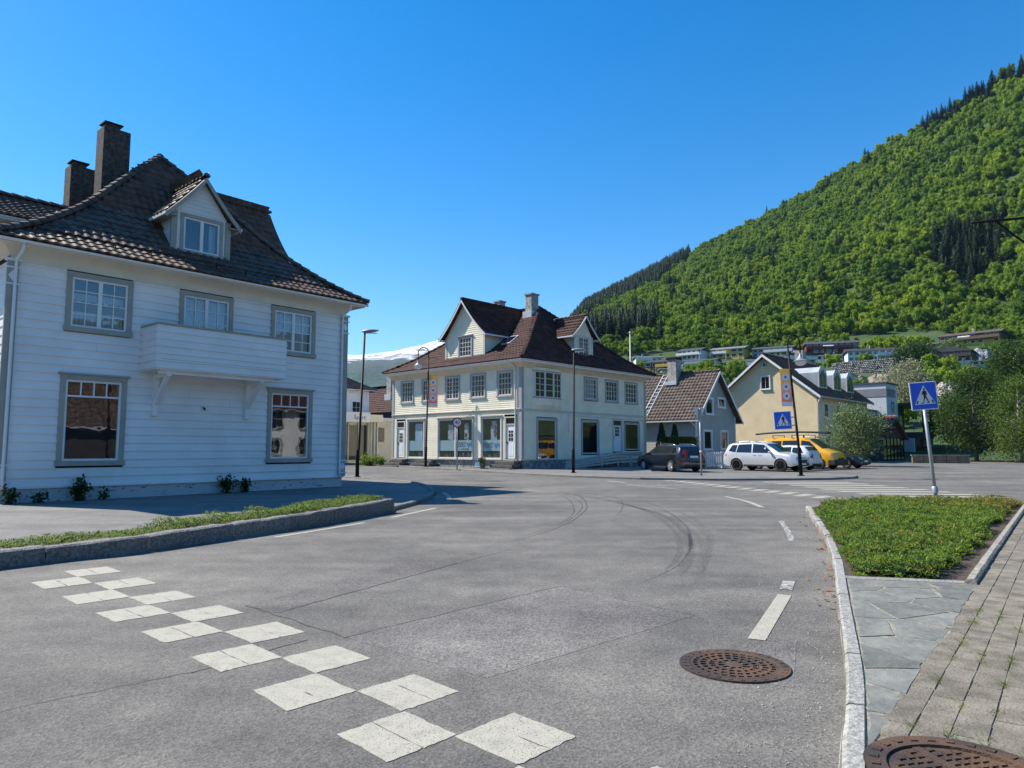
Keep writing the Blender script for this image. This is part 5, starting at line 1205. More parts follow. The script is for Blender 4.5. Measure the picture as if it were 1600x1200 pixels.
def car(name, label, group, loc, ang, body, L, W, bot, top, belt, wheels, wr, sidewin, wind, rear, rim, roofin=.17, rails=False, cladm=None, front_low=None, tail=None, head=None, plate=('f', 'r'), arch=None, hood_sep=True, trim=None):
    """x forward, y left. top/belt: (x,z) profiles rear to front"""
    t = empty(name, (loc[0], loc[1], gz(loc[1]) + (.0)), ang); tag(t, label, 'car' if 'van' not in name else 'van', group); hw = W / 2
    zt = lambda x: interp(top, x); zb_ = lambda x: min(interp(belt, x), zt(x) - .015)
    def plan(x):
        e = abs(x) / (L / 2); return 1 - .16 * max(0, (e - .72) / .28) ** 2.2
    def bottom(x):
        z = bot + .10 * max(0, (abs(x) / (L / 2) - .86) / .14)
        for xw in wheels:
            d = abs(x - xw); ar = wr + .055
            if d < ar: z = max(z, wr + math.sqrt(ar * ar - d * d) - .01)
        return z
    def yat(x, z):
        b, tp = zb_(x), zt(x)
        if z <= b:
            s_ = (z - bot) / max(.1, b - bot); return hw * plan(x) * (1 - .055 * max(0, .45 - s_) / .45 - .045 * max(0, s_ - .55) / .45)
        f = (z - b) / max(.02, tp - b); h_ = tp - b; return hw * plan(x) * .955 - roofin * (f ** 1.25) * min(1, h_ / .45) - .05 * f
    xs = sorted(set([round(v, 3) for v in list(np.linspace(-L / 2, L / 2, 46)) + [p[0] for p in top] + [p[0] for p in belt] + [xw + s_ * (wr + .055) * c_ for xw in wheels for s_ in (-1, 1) for c_ in (.999, .97, .85, .6, .3)]]))
    m = MB(); ns = 0
    for x in xs:
        b0, b, tp = bottom(x), zb_(x), zt(x); b0 = min(b0, b - .03)
        lv = [b0, lerp(b0, b, .25), lerp(b0, b, .55), lerp(b0, b, .85), b] + [lerp(b, tp, f) for f in (.35, .7, .92)]
        side = [(yat(x, z), z) for z in lv]; yt = side[-1][0]; side += [(yt * .86, tp - .004), (yt * .5, tp + .012), (0, tp + .016)]
        ring = [(x, -y, z) for y, z in side] + [(x, y, z) for y, z in reversed(side[:-1])]; ns = len(ring); m.v += ring
    for i in range(len(xs) - 1):
        for k in range(ns - 1): m.f.append((i * ns + k, i * ns + k + 1, (i + 1) * ns + k + 1, (i + 1) * ns + k)); m.m.append(0)
        m.f.append((i * ns + ns - 1, i * ns, (i + 1) * ns, (i + 1) * ns + ns - 1)); m.m.append(1)
    m.f += [tuple(range(ns)), tuple(range((len(xs) - 1) * ns, len(xs) * ns))]; m.m += [0, 0]
    bo = m.build('body', [body, M_PLAST], t, smooth=True)
    try: bo.data.set_sharp_from_angle(angle=R(38))
    except Exception: pass
    for s_ in (-1, 1):                                     # side windows
        for poly in sidewin:
            # subdivide edges so the pane follows the flank
            pl = []
            for i in range(len(poly)):
                a, b = poly[i], poly[(i + 1) % len(poly)]
                for q in (0, .5): pl.append((lerp(a[0], b[0], q), lerp(a[1], b[1], q)))
            g = MB(); cx = sum(p[0] for p in pl) / len(pl); cz = sum(p[1] for p in pl) / len(pl); vs = [(x, s_ * (yat(x, z) + .008), z) for x, z in pl] + [(cx, s_ * (yat(cx, cz) + .009), cz)]
            g.add(vs, [(i, (i + 1) % len(pl), len(pl)) for i in range(len(pl))]); g.build('side_window', M_CGLASS, t)
    def topglass(x0, x1, nm, wf0, wf1):
        g = MB(); n = 8; ny = 6
        for i in range(n + 1):
            x = lerp(x0, x1, i / n); tp = zt(x); yt = yat(x, lerp(zb_(x), tp, .92)) * lerp(wf0, wf1, i / n)
            for k in range(ny + 1): y = lerp(-yt, yt, k / ny); a = abs(y) / max(.1, yt); g.v.append((x, y, tp + .028 - .022 * a ** 3))
        for i in range(n):
            for k in range(ny): q = i * (ny + 1) + k; g.f.append((q, q + 1, q + ny + 2, q + ny + 1)); g.m.append(0)
        g.build(nm, M_CGLASS, t, smooth=True)
    topglass(*wind, 'windscreen', .93, .93)
    if rear: topglass(*rear, 'rear_window', .90, .90)
    for xw in wheels:
        for s_ in (-1, 1):
            w_ = MB(); w_.lathe([(wr * .66, -.11), (wr * .95, -.10), (wr, -.07), (wr, .07), (wr * .95, .10), (wr * .66, .11)], 24, axis='y'); wo = w_.build('wheel', M_TYRE, t, smooth=False, loc=(xw, s_ * (hw - .115), wr))
            r_ = MB(); r_.lathe([(wr * .05, .0), (wr * .66, .0), (wr * .68, .012)], 20, axis='y')
            for k in range(5):
                a = k * 2 * math.pi / 5; T = lambda x, y, z, a=a: (x * math.cos(a) - z * math.sin(a), y, x * math.sin(a) + z * math.cos(a)); r_.box(wr * .06, wr * .63, .0, .03, -wr * .10, wr * .10, T=T)
            r_.lathe([(.001, .035), (wr * .16, .035), (wr * .16, .0)], 10, axis='y')
            ro = r_.build('rim', [rim], wo); ro.location = (0, s_ * .085, 0)
            if s_ < 0: ro.scale = (1, -1, 1)
            d = MB(); d.disc(wr * .67, 18, axis='y'); d.build('brake_disc', M_PLAST, wo, loc=(0, s_ * .06, 0))
    fx, rx = L / 2, -L / 2
    for s_ in (-1, 1):
        zh0, zh1, lx = head or (.62, .80, .45)
        g = MB(); pts = []
        for x, z in ((fx - .06, zh0), (fx - lx, zh0 + .04), (fx - lx - .1, zh1), (fx - .10, zh1 - .02)): pts.append((x, s_ * (yat(x, z) + .006), z))
        yi = hw * .52
        g.add(pts + [(fx - .012, s_ * yi, zh0 + .01), (fx - .03, s_ * yi, zh1 - .03)], [(0, 1, 2, 3), (0, 3, 5, 4)]); g.build('headlight', M_HEAD, t)
        zt0, zt1, tx = tail or (.75, .95, .18); g = MB()
        pts = [(x, s_ * (yat(x, z) + .008), z) for x, z in ((rx + .0, zt0), (rx + tx, zt0 + .03), (rx + tx, zt1), (rx + .02, zt1))]
        g.add(pts + [(rx - .012, s_ * hw * .55, zt0), (rx - .012, s_ * hw * .60, zt1)], [(0, 1, 2, 3), (0, 3, 5, 4)]); g.build('tail_light', M_TAIL, t)
        xm = wind[0] - .02 if wind[0] < wind[1] else wind[1]; xm = max(wind) - .42
        g = MB(); zm = zb_(xm) + .10; ym = yat(xm, zm); g.lathe([(.02, -.12), (.075, -.08), (.085, .0), (.075, .08), (.02, .10)], 8, o=(0, 0, 0), axis='y'); mo = g.build('mirror', body if cladm is None else cladm, t, smooth=True, loc=(xm, s_ * (ym + .14), zm)); mo.scale = (1, 1, .85)
        for xd in (wheels[1] * .42 + wheels[0] * .58, wheels[1] * .02 + .12):
            g = MB(); zd = zb_(xd) - .09; yd = yat(xd, zd); g.box(xd - .09, xd + .09, min(s_ * yd, s_ * (yd + .025)), max(s_ * yd, s_ * (yd + .025)), zd - .015, zd + .015); g.build('door_handle', body, t)
        for xd in (sum(wheels) / 2 + .05, wheels[1] - wr - .38):      # door seams
            g = MB(); z0, z1 = bot + .12, zb_(xd) - .01; g.quad((xd - .006, s_ * (yat(xd, z0) + .004), z0), (xd + .006, s_ * (yat(xd, z0) + .004), z0), (xd + .006, s_ * (yat(xd, z1) + .004), z1), (xd - .006, s_ * (yat(xd, z1) + .004), z1)); g.build('door_seam', M_PLAST, t)
        g = MB(); x0, x1 = wheels[0] + wr + .1, wheels[1] - wr - .1; g.box(x0, x1, min(s_ * hw * .93, s_ * (hw * .965)), max(s_ * hw * .93, s_ * (hw * .965)), bot - .01, bot + .09); g.build('sill_trim', cladm or M_PLAST, t)
    g = MB(); g.box(fx - .03, fx + .006, -hw * .42, hw * .42, .50, .70); g.build('grille', M_PLAST, t)
    g = MB(); g.box(fx - .05, fx + .01, -hw * .62, hw * .62, bot + .06, bot + .22); g.build('air_intake', M_PLAST, t)
    g = MB(); g.box(rx - .012, rx + .03, -hw * .7, hw * .7, bot + .08, bot + .2); g.build('rear_bumper_trim', cladm or M_PLAST, t)
    if 'f' in plate: g = MB(); g.box(fx + .007, fx + .016, -.26, .26, .40, .51); g.build('number_plate', M_PLATE, t)
    if 'r' in plate: g = MB(); g.box(rx - .026, rx - .013, -.26, .26, .78, .89); g.build('number_plate', M_PLATE, t)
    if trim:
        for s_ in (-1, 1):
            g = MB(); g.tube([(x, s_ * (yat(x, zb_(x) + .05) + .012), zb_(x) + .05) for x in np.linspace(*trim, 8)], .014, 6); g.build('window_trim', M_CHROME, t)
            g = MB(); g.tube([(x, s_ * (yat(x, z) + .014), z) for x, z in ((trim[0] - .02, zb_(trim[0]) + .05), (trim[0] + .2, zt(trim[0] + .2) - .09))], .03, 6); g.build('rear_pillar_trim', M_CHROME, t)
    if rails:
        for s_ in (-1, 1):
            g = MB(); x0, x1 = rails; P_ = [(x, s_ * (yat(x, lerp(zb_(x), zt(x), .92)) - .04), zt(x) + (.06 if 0 < i < 5 else .0)) for i, x in enumerate(np.linspace(x0, x1, 6))]; g.tube(P_, .024, 6); g.build('roof_rail', M_CHROME, t, smooth=True)
    return t, zt, yat
HEAD = math.atan2(-.755, .656)
GR = 'vehicles parked on the square'
# silver suv
car('silver_suv', 'silver SUV with black wheels parked in front of the yellow van', GR, (14.8, 41.3), HEAD, paint('silver_paint', (0.60, 0.62, 0.64), .25, .3), 4.9, 1.98, .30,
    [(-2.45, .95), (-2.40, 1.12), (-2.28, 1.36), (-2.12, 1.62), (-1.9, 1.70), (-1.0, 1.76), (.1, 1.75), (.45, 1.68), (1.30, 1.16), (1.5, 1.10), (2.1, 1.0), (2.36, .86), (2.45, .66)],
    [(-2.45, .93), (-2.2, 1.10), (0, 1.06), (1.3, 1.02), (2.1, .90), (2.45, .60)], (-1.45, 1.48), .375,
    [[(-2.02, 1.22), (-1.52, 1.14), (-1.42, 1.60), (-1.80, 1.60)], [(-1.46, 1.14), (-.42, 1.12), (-.46, 1.65), (-1.36, 1.62)], [(-.34, 1.12), (.98, 1.10), (.36, 1.60), (-.36, 1.66)]], (.50, 1.28), (-2.26, -2.14), M_RIMB, head=(.74, .92, .5), tail=(.88, 1.06, .28), rails=(-1.7, .1))
bpy.data.objects['silver_suv'].scale = (.94, .94, .94)
# black estate
car('black_estate_car', 'black estate car with silver roof rails seen from behind by the ramp', GR, (9.15, 41.1), math.atan2(.93, -.36), paint('black_paint', (0.008, 0.009, 0.013), .0, .2), 4.72, 1.82, .22,
    [(-2.36, .75), (-2.33, .95), (-2.2, 1.12), (-1.95, 1.40), (-1.75, 1.45), (-.6, 1.48), (.2, 1.46), (.45, 1.40), (1.2, 1.0), (1.35, .96), (2.1, .86), (2.3, .74), (2.36, .58)],
    [(-2.36, .73), (-2.1, .95), (0, .92), (1.2, .88), (2.1, .78), (2.36, .5)], (-1.38, 1.40), .32,
    [[(-1.98, 1.02), (-1.05, .98), (-1.05, 1.36), (-1.78, 1.36)], [(-.98, .98), (-.05, .97), (-.1, 1.40), (-.98, 1.38)], [(.02, .97), (1.0, .95), (.42, 1.34), (-.02, 1.40)]], (.48, 1.18), (-2.18, -1.98), M_RIMS, tail=(.70, 1.22, .14), rails=(-1.7, .2), trim=(-2.0, .95))
# white hatchback
car('white_hatchback', 'small white hatchback seen from behind between the silver SUV and the yellow van', GR, (16.65, 43.4), HEAD + math.pi, paint('white_car_paint', (0.66, 0.68, 0.70), .1, .3), 4.15, 1.72, .2,
    [(-2.07, .75), (-2.04, .95), (-1.9, 1.12), (-1.62, 1.40), (-1.4, 1.45), (-.4, 1.47), (.2, 1.42), (1.0, .98), (1.2, .93), (1.8, .82), (2.0, .7), (2.07, .55)],
    [(-2.07, .73), (-1.8, .94), (0, .9), (1.0, .87), (1.8, .74), (2.07, .5)], (-1.25, 1.25), .31,
    [[(-1.65, 1.02), (-.95, .97), (-.95, 1.35), (-1.45, 1.34)], [(-.88, .97), (.82, .93), (.2, 1.34), (-.88, 1.38)]], (.22, .98), (-1.88, -1.66), M_RIMS, tail=(.72, .98, .12))
# yellow van
vt, vz, vy = car('yellow_van', 'bright yellow van with dark windows and a long board on its roof rack', GR, (18.64, 45.35), HEAD, paint('yellow_paint', (0.74, 0.37, 0.010), .0, .25), 4.9, 1.90, .22,
    [(-2.45, .8), (-2.43, 1.3), (-2.36, 1.78), (-2.2, 1.92), (-1, 1.97), (.3, 1.96), (.75, 1.88), (1.65, 1.26), (1.85, 1.18), (2.3, 1.02), (2.42, .8), (2.45, .6)],
    [(-2.45, .78), (-2.3, 1.18), (0, 1.16), (1.4, 1.12), (2.2, .9), (2.45, .55)], (-1.5, 1.5), .34,
    [[(-2.2, 1.25), (-1.0, 1.25), (-1.0, 1.76), (-2.2, 1.74)], [(-.92, 1.25), (.16, 1.25), (.16, 1.78), (-.92, 1.77)], [(.32, 1.22), (1.42, 1.18), (.82, 1.72), (.32, 1.78)]], (.80, 1.62), None, M_RIMB, tail=(.9, 1.3, .08), head=(.72, .95, .5), cladm=M_PLAST)
for nm_, b in (('front_bumper', (2.02, 2.49, -.93, .93, .24, .62)),):
    g = MB(); g.box(*b); g.build(nm_, M_PLAST, vt, bevel=.06)
for x in (-1.6, -.3, .5):
    g = MB(); g.box(x - .02, x + .02, -.78, .78, 2.10, 2.13); g.box(x - .02, x + .02, -.76, -.72, 1.92, 2.10); g.box(x - .02, x + .02, .72, .76, 1.92, 2.10); g.build('roof_bar', M_BLACK, vt)
bd = empty('paddle_board', vt.location + Vector((0, 0, 2.14)), HEAD); tag(bd, 'long black pointed board lying on the yellow van roof bars', 'board')
g = MB(); n = 16
for i in range(n + 1):
    t_ = -1 + 2 * i / n; x = t_ * 2.55 - .65; w_ = .40 * max(0.03, 1 - abs(t_) ** 2.6); z = .18 * (1 - t_ * t_) * .6
    for k in range(8): a = 2 * math.pi * k / 8; g.v.append((x, w_ * math.cos(a) - .1, z + .08 + .06 * math.sin(a)))
for i in range(n):
    for k in range(8): g.f.append((i * 8 + k, i * 8 + (k + 1) % 8, (i + 1) * 8 + (k + 1) % 8, (i + 1) * 8 + k)); g.m.append(0)
g.f += [tuple(range(8)), tuple(range(n * 8, n * 8 + 8))]; g.m += [0, 0]
g.build('hull', M_PLAST, bd, smooth=True); g = MB(); g.tube([(-1.7, -.1, .165), (.3, -.1, .178)], .02, 6); g.build('carry_strap', M_BLACK, bd)
# low black car
car('black_sports_car', 'low black car with silver wheels, nose showing beyond the yellow van', GR, (21.06, 46.66), HEAD, MATS['black_paint'], 4.4, 1.78, .18,
    [(-2.2, .7), (-2.1, .92), (-1.5, 1.0), (-1.0, 1.22), (-.4, 1.32), (.1, 1.3), (.85, .96), (1.2, .9), (1.9, .76), (2.12, .64), (2.2, .5)],
    [(-2.2, .68), (-1.5, .88), (0, .88), (.9, .84), (1.8, .68), (2.2, .46)], (-1.3, 1.32), .31,
    [[(-1.15, .95), (-.3, .93), (-.3, 1.22), (-.75, 1.2)], [(-.24, .93), (.72, .91), (.12, 1.2), (-.24, 1.23)]], (.15, .82), (-1.45, -1.02), M_RIMS, head=(.56, .7, .45))
# ------------------------------------------------------------------ street lamps, signs, small things
def modern_lamp(name, label, base, top_h, lean=0.0, arm=.45):
    t = empty(name, (*base, gz(base[1]) + .06)); tag(t, label, 'street lamp', 'street lamps')
    MB().tube([(0, 0, 0), (0, 0, 1.2), (lean * .2, 0, 1.25), (lean, 0, top_h)], [.085, .085, .06, .045], 10).build('pole', M_BLACK, t, smooth=True)
    MB().lathe([(.16, 0), (.16, .03), (.09, .05)], 12).build('base_plate', M_BLACK, t)
    g = MB(); n = 10
    for i in range(n + 1):
        s_ = i / n; x = lerp(-.12, .62, s_); r_ = .17 * math.sin(math.pi * min(1, .12 + s_ * .82)) ** .7
        for k in range(10): a = 2 * math.pi * k / 10; g.v.append((lean + x, r_ * math.cos(a), top_h + .03 + r_ * .45 * math.sin(a) + .05 * s_))
    for i in range(n):
        for k in range(10): g.f.append((i * 10 + k, i * 10 + (k + 1) % 10, (i + 1) * 10 + (k + 1) % 10, (i + 1) * 10 + k)); g.m.append(0)
    g.f += [tuple(range(10)), tuple(range(n * 10, n * 10 + 10))]; g.m += [0, 0]
    g.build('lamp_head', M_GALV, t, smooth=True)
    g = MB(); g.box(lean + .05, lean + .55, -.1, .1, top_h - .055, top_h - .04); g.build('lens', M_SWHITE, t)
    return t
modern_lamp('street_lamp', 'black street lamp with flat grey head beside the white house corner', gp(558, 748), 6.55, .22)
modern_lamp('street_lamp', 'black street lamp with flat grey head in front of the cream house shaded wall', gp(896, 741), 6.35, .08)
M_BAN = None
def banner_mat():
    m = bpy.data.materials.new('yellow_to_pink_banner'); m.use_nodes = True; n = m.node_tree.nodes; l = m.node_tree.links; p = n['Principled BSDF']; p.inputs['Roughness'].default_value = .7
    tc = n.new('ShaderNodeTexCoord'); sp = n.new('ShaderNodeSeparateXYZ'); l.new(tc.outputs['Generated'], sp.inputs[0]); cr = n.new('ShaderNodeValToRGB'); e = cr.color_ramp.elements
    e[0].position = .1; e[0].color = (.80, .30, .26, 1); e[1].position = .9; e[1].color = (.84, .62, .16, 1); q = e.new(.5); q.color = (.85, .55, .38, 1); l.new(sp.outputs['Z'], cr.inputs[0]); l.new(cr.outputs[0], p.inputs['Base Color']); tr = n.new('ShaderNodeBsdfTranslucent'); l.new(cr.outputs[0], tr.inputs[0]); mx = n.new('ShaderNodeMixShader'); mx.inputs[0].default_value = .5; l.new(p.outputs[0], mx.inputs[1]); l.new(tr.outputs[0], mx.inputs[2]); l.new(mx.outputs[0], n['Material Output'].inputs[0])
    return m
M_BAN = banner_mat()
def retro_lamp(name, label, base, h_, lean, side, arm_ang, ban=None, blabel=None, facing=None):
    t = empty(name, (*base, gz(base[1]) + .06)); tag(t, label, 'street lamp', 'street lamps')
    MB().tube([(0, 0, 0), (lean * .15, 0, 1.3), (lean * .17, 0, 1.34), (lean, 0, h_)], [.085, .08, .06, .045], 10).build('pole', M_BLACK, t, smooth=True)
    MB().lathe([(.17, 0), (.17, .03), (.10, .06)], 12).build('base_plate', M_BLACK, t)
    ca, sa = math.cos(arm_ang), math.sin(arm_ang); R_ = .34; P_ = [(lean, 0, h_)]
    for k in range(13): a = math.pi * k / 12; P_.append((lean + ca * (R_ - R_ * math.cos(a)), sa * (R_ - R_ * math.cos(a)), h_ + .35 + R_ * 1.1 * math.sin(a)))
    ex, ey = lean + ca * 2 * R_, sa * 2 * R_; P_.append((ex, ey, h_ - .15))
    MB().tube(P_, .032, 8).build('goose_neck', M_BLACK, t, smooth=True)
    MB().lathe([(.03, .0), (.05, -.10), (.09, -.22), (.20, -.33), (.34, -.40), (.33, -.42), (.03, -.42)], 18, o=(ex, ey, h_ - .1)).build('lamp_shade', M_GALV, t, smooth=False)
    MB().lathe([(.25, -.42), (.22, -.55), (.10, -.62), (.001, -.63)], 14, o=(ex, ey, h_ - .1)).build('globe', M_SWHITE, t, smooth=True)
    if ban:
        z0, z1, off, w_, ang = ban; dx, dy = math.cos(ang), math.sin(ang); lx = lean * .6
        B_ = empty('banner', (base[0] + lx, base[1], gz(base[1]) + .06), ang); tag(B_, blabel, 'banner', 'banners on lamp posts')
        tl = lean * .12 * (1 if off > 0 else -1)
        m = MB(); m.prism([(off, -.008, z0), (off + w_, -.008, z0), (off + w_ - tl, -.008, z1), (off - tl, -.008, z1)], (0, .016, 0)); bo = m.build('cloth', M_BAN, B_)
        for k, zz in enumerate((.78, .52, .27)):
            zc = lerp(z0, z1, zz); xc = off + w_ / 2 - tl * zz
            for yy, s_ in ((-.011, 1), (.011, -1)): 
                c_ = MB(); c_.disc(w_ * .37, 20, (xc, yy, zc), 'y'); c_.build('disc', M_SWHITE, bo)
            c_ = MB(); c_.disc(w_ * .12, 8, (xc, -.014, zc), 'y'); c_.build('motif', (flat('brown_motif', (.16, .10, .06)), M_SRED, M_SRED)[k], bo)
        m = MB(); m.box(off + .01, off + w_ - .01, -.0105, .0105, z0 + .02, z0 + .2); m.build('hem_print', M_SWHITE, bo)
        m = MB(); m.tube([(0, 0, z1 + .03), (off + w_ - tl, 0, z1 + .03)], .02, 6); m.build('top_rod', M_GALV, B_); m = MB(); m.tube([(0, 0, z0 - .03), (off + w_, 0, z0 - .03)], .02, 6); m.build('bottom_rod', M_GALV, B_)
    return t
b2 = gp(665, 731.5)
retro_lamp('street_lamp', 'black swan-neck street lamp with a hanging banner before the salon wall', b2, 7.1, .12, 1, math.pi, (3.95, 5.95, .08, .58, 0.0), 'orange and pink banner with three white discs before the salon wall')
b4 = gp(1252, 746)
retro_lamp('street_lamp', 'leaning black swan-neck street lamp with banner and crossing sign at the kerb tip', b4, 5.9, -.40, -1, 0.3, (3.25, 5.0, -.55, .50, 0.05), 'orange and pink banner with three white discs before the yellow house')
def crossing_sign(parent_loc, rz, size, z0, tilt, label, pole=None, name='crossing_sign', off=0.0):
    t = empty(name, parent_loc, rz); t.rotation_euler = (0, tilt, rz); tag(t, label, 'road sign', 'pedestrian crossing signs'); h = size / 2; zc = z0 + h
    m = MB(); m.box(off - h, off + h, -.012, .012, zc - h, zc + h); pl = m.build('plate', M_SWHITE, t, bevel=.01)
    m = MB(); e = h * .93; m.box(off - e, off + e, -.017, -.0125, zc - e, zc + e); bl = m.build('blue_field', M_SBLUE, t)
    T = lambda x, z: (off + x * size, -.019, zc + z * size)
    m = MB(); m.prism([T(-.38, -.30), T(.40, -.30), T(.01, .38)], (0, -.002, 0)); m.build('white_triangle', M_SWHITE, bl)
    def blk(pts, nm='figure'):
        q = MB(); q.prism([(p[0], p[1] - .003, p[2]) for p in (T(*a) for a in pts)], (0, -.002, 0)); q.build(nm, M_SBLACK, bl)
    for pts in ([(-.33, -.27), (-.27, -.27), (-.22, -.16), (-.27, -.16)], [(.29, -.27), (.35, -.27), (.29, -.16), (.24, -.16)], [(-.16, -.27), (-.04, -.27), (-.05, -.245), (-.14, -.245)], [(.06, -.27), (.18, -.27), (.16, -.245), (.07, -.245)]): blk(pts, 'stripe')
    a = [(.025 + .035 * math.cos(t_), .235 + .04 * math.sin(t_)) for t_ in np.linspace(0, 2 * math.pi, 13)[:-1]]
    blk(a, 'figure_head')
    blk([(-.03, .18), (.06, .19), (.10, .14), (.115, .03), (.09, .02), (.075, .09), (.065, .0), (.14, -.18), (.18, -.22), (.12, -.235), (.03, -.06), (-.03, -.235), (-.09, -.235), (-.045, -.20), (-.02, -.03), (-.03, .09), (-.065, .03), (-.09, .04), (-.06, .13)], 'figure')
    if pole:
        m = MB(); m.tube([(0, .04, -.35), (0, .04, zc + h * .6)], pole, 12); m.build('pole', M_GALV, t, smooth=True)
        for zz in (zc - h * .5, zc + h * .5): m = MB(); m.box(-.06, .06, .0125, .10, zz - .025, zz + .025); m.build('clamp', M_GALV, t)
        m = MB(); m.lathe([(pole + .03, .0), (pole + .03, .16), (pole + .005, .18)], 12, o=(0, .04, .22)); m.build('foot_sleeve', M_GALV, t, smooth=True)
    else:
        for zz in (zc - h * .6, zc + h * .3): m = MB(); m.box(off + h, .05, .0, .03, zz - .025, zz + .025); m.build('clamp', M_GALV, t)
    return t
sgb = at(1464, 771, 19.0)
crossing_sign((sgb.x, sgb.y, .0), R(4), .76, 2.45 , R(-4.6), 'large blue pedestrian crossing sign on a leaning grey pole behind the planted bed', .045)
crossing_sign((b4[0] - .13, b4[1] - .1, gz(b4[1])), R(4), .84, 2.25, R(-3.2), 'blue pedestrian crossing sign clamped to the leaning lamp post', None, off=-.55)
# speed limit sign
s4 = gp(714, 735.5); t = empty('speed_sign', (*s4, gz(s4[1]) + .06), R(-6)); tag(t, 'round red and white speed limit 40 sign on a grey pole', 'road sign')
MB().tube([(0, .03, 0), (0, .03, 2.9)], .04, 8).build('pole', M_GALV, t, smooth=True)
zc = 2.75
for r_, y0, ml, nm in ((.30, -.0, M_SRED, 'red_rim'), (.225, -.006, M_SWHITE, 'white_disc')): m = MB(); m.lathe([(.001, y0 - .012), (r_, y0 - .012), (r_, y0), (.001, y0)], 28, o=(0, 0, zc), axis='y'); m.build(nm, ml, t)
textmesh('40', .30, M_SBLACK, 'numeral', t, axes((0, -.020, zc), (1, 0, 0), (0, 0, 1), (0, -1, 0)), .001)
# give way sign seen from behind
g4 = gp(1096, 746); t = empty('give_way_sign', (*g4, gz(g4[1]) + .06), R(38)); tag(t, 'pale back of a triangular give way sign on a grey pole', 'road sign')
MB().tube([(0, 0, 0), (0, 0, 1.15), (0, 0, 3.15)], .042, 8).build('pole', M_GALV, t, smooth=True)
m = MB(); m.prism([(-.42, .05, 3.18), (.42, .05, 3.18), (.0, .05, 2.46)], (0, .012, 0)); m.build('plate', mat('pale_sign_back', (.62, .63, .62), .5, .05, 3), t)
m = MB(); m.box(-.05, .05, -.05, .05, 2.5, 3.1); m.build('bracket', M_GALV, t)
MB().lathe([(.06, 0), (.06, .06), (.042, .08)], 10, o=(0, 0, 1.1)).build('collar', M_SWHITE, t)
# sandwich board and flower pot before the salon
ab = gp(752, 732.5); t = empty('sandwich_board', (*ab, gz(ab[1]) + .07), R(-28)); tag(t, 'blue printed sandwich board standing before the salon', 'sandwich board')
for s_ in (-1, 1):
    m = MB(); m.prism([(-.32, s_ * .28, .05), (.32, s_ * .28, .05), (.32, s_ * .03, 1.08), (-.32, s_ * .03, 1.08)], (0, .02, 0)); f = m.build('panel', M_WINT, t)
m = MB(); m.prism([(-.28, -.272, .13), (.28, -.272, .13), (.28, -.052, 1.02), (-.28, -.052, 1.02)], (0, -.004, 0)); m.build('poster', mat('blue_swirl_poster', (0.06, 0.30, 0.48), .5, 0, 4, col2=(.35, .55, .62), lo=.5, hi=.6), t)
for s_ in (-1, 1):
    for x in (-.29, .29): m = MB(); m.box(x - .02, x + .02, s_ * .29 - .01, s_ * .29 + .01, -.0, .07); m.build('foot', M_BLACK, t)
fp = ch.matrix_basis @ Vector((-1.1, 2.2, 0)); t = empty('flower_pot', (fp.x, fp.y, gz(fp.y) + .07)); tag(t, 'dark flower pot with red flowers beside the salon steps', 'flower pot')
MB().lathe([(.14, 0), (.2, .34), (.22, .36), (.19, .36), (.17, .30)], 14).build('pot', M_STEP, t, smooth=True)
def leafcloud(n, fn, size, name, matl, parent=None, kind=None, aspect=.55, flatness=0.0):
    """n leaf quads at positions fn(rng)->(x,y,z); returns the object"""
    P = fn(n); n = len(P); d = RNG.normal(size=(n, 3)); d /= np.linalg.norm(d, axis=1)[:, None]; u = RNG.normal(size=(n, 3)); u -= (u * d).sum(1)[:, None] * d; u /= np.linalg.norm(u, axis=1)[:, None]
    v = np.cross(d, u); s_ = size * RNG.uniform(.6, 1.3, (n, 1)); a = u * s_; b = v * s_ * aspect
    Q = np.stack([P - a, P - a * .1 + b, P + a, P - a * .1 - b], 1).reshape(-1, 3); F_ = np.arange(4 * n).reshape(-1, 4)
    o = bpy.data.objects.new(name, fast_mesh(name, Q, F_, [matl], 4)); link(o, parent)
    if kind: o['kind'] = kind
    return o
def leafmat(name, c0, c1, trans=.35, scale=6.0, rnd=0.0):
    if name in MATS: return MATS[name]
    m = mat(name, c0, .6, 0, scale, col2=c1, lo=.3, hi=.7, rnd=rnd, spec=.25); n = m.node_tree.nodes; l = m.node_tree.links; p = n['Principled BSDF']; out = n['Material Output']
    src = p.inputs['Base Color'].links[0].from_socket; tr = n.new('ShaderNodeBsdfTranslucent'); l.new(src, tr.inputs[0]); mx = n.new('ShaderNodeMixShader'); mx.inputs[0].default_value = trans
    l.new(p.outputs[0], mx.inputs[1]); l.new(tr.outputs[0], mx.inputs[2]); l.new(mx.outputs[0], out.inputs[0])
    return m
M_LEAF = leafmat('green_leaf', (0.045, 0.095, 0.018), (0.10, 0.17, 0.035))
def ball(c_, r_): 
    def f(n):
        d = RNG.normal(size=(n, 3)); d /= np.linalg.norm(d, axis=1)[:, None]; q = d * (RNG.uniform(0, 1, (n, 1)) ** .45) * np.array(r_); return q + np.array(c_)
    return f
leafcloud(260, ball((0, 0, .5), (.26, .26, .2)), .05, 'foliage', M_LEAF, t); leafcloud(90, ball((0, 0, .56), (.27, .27, .2)), .045, 'blossom', flat('red_petals', (.42, .015, .04)), t)
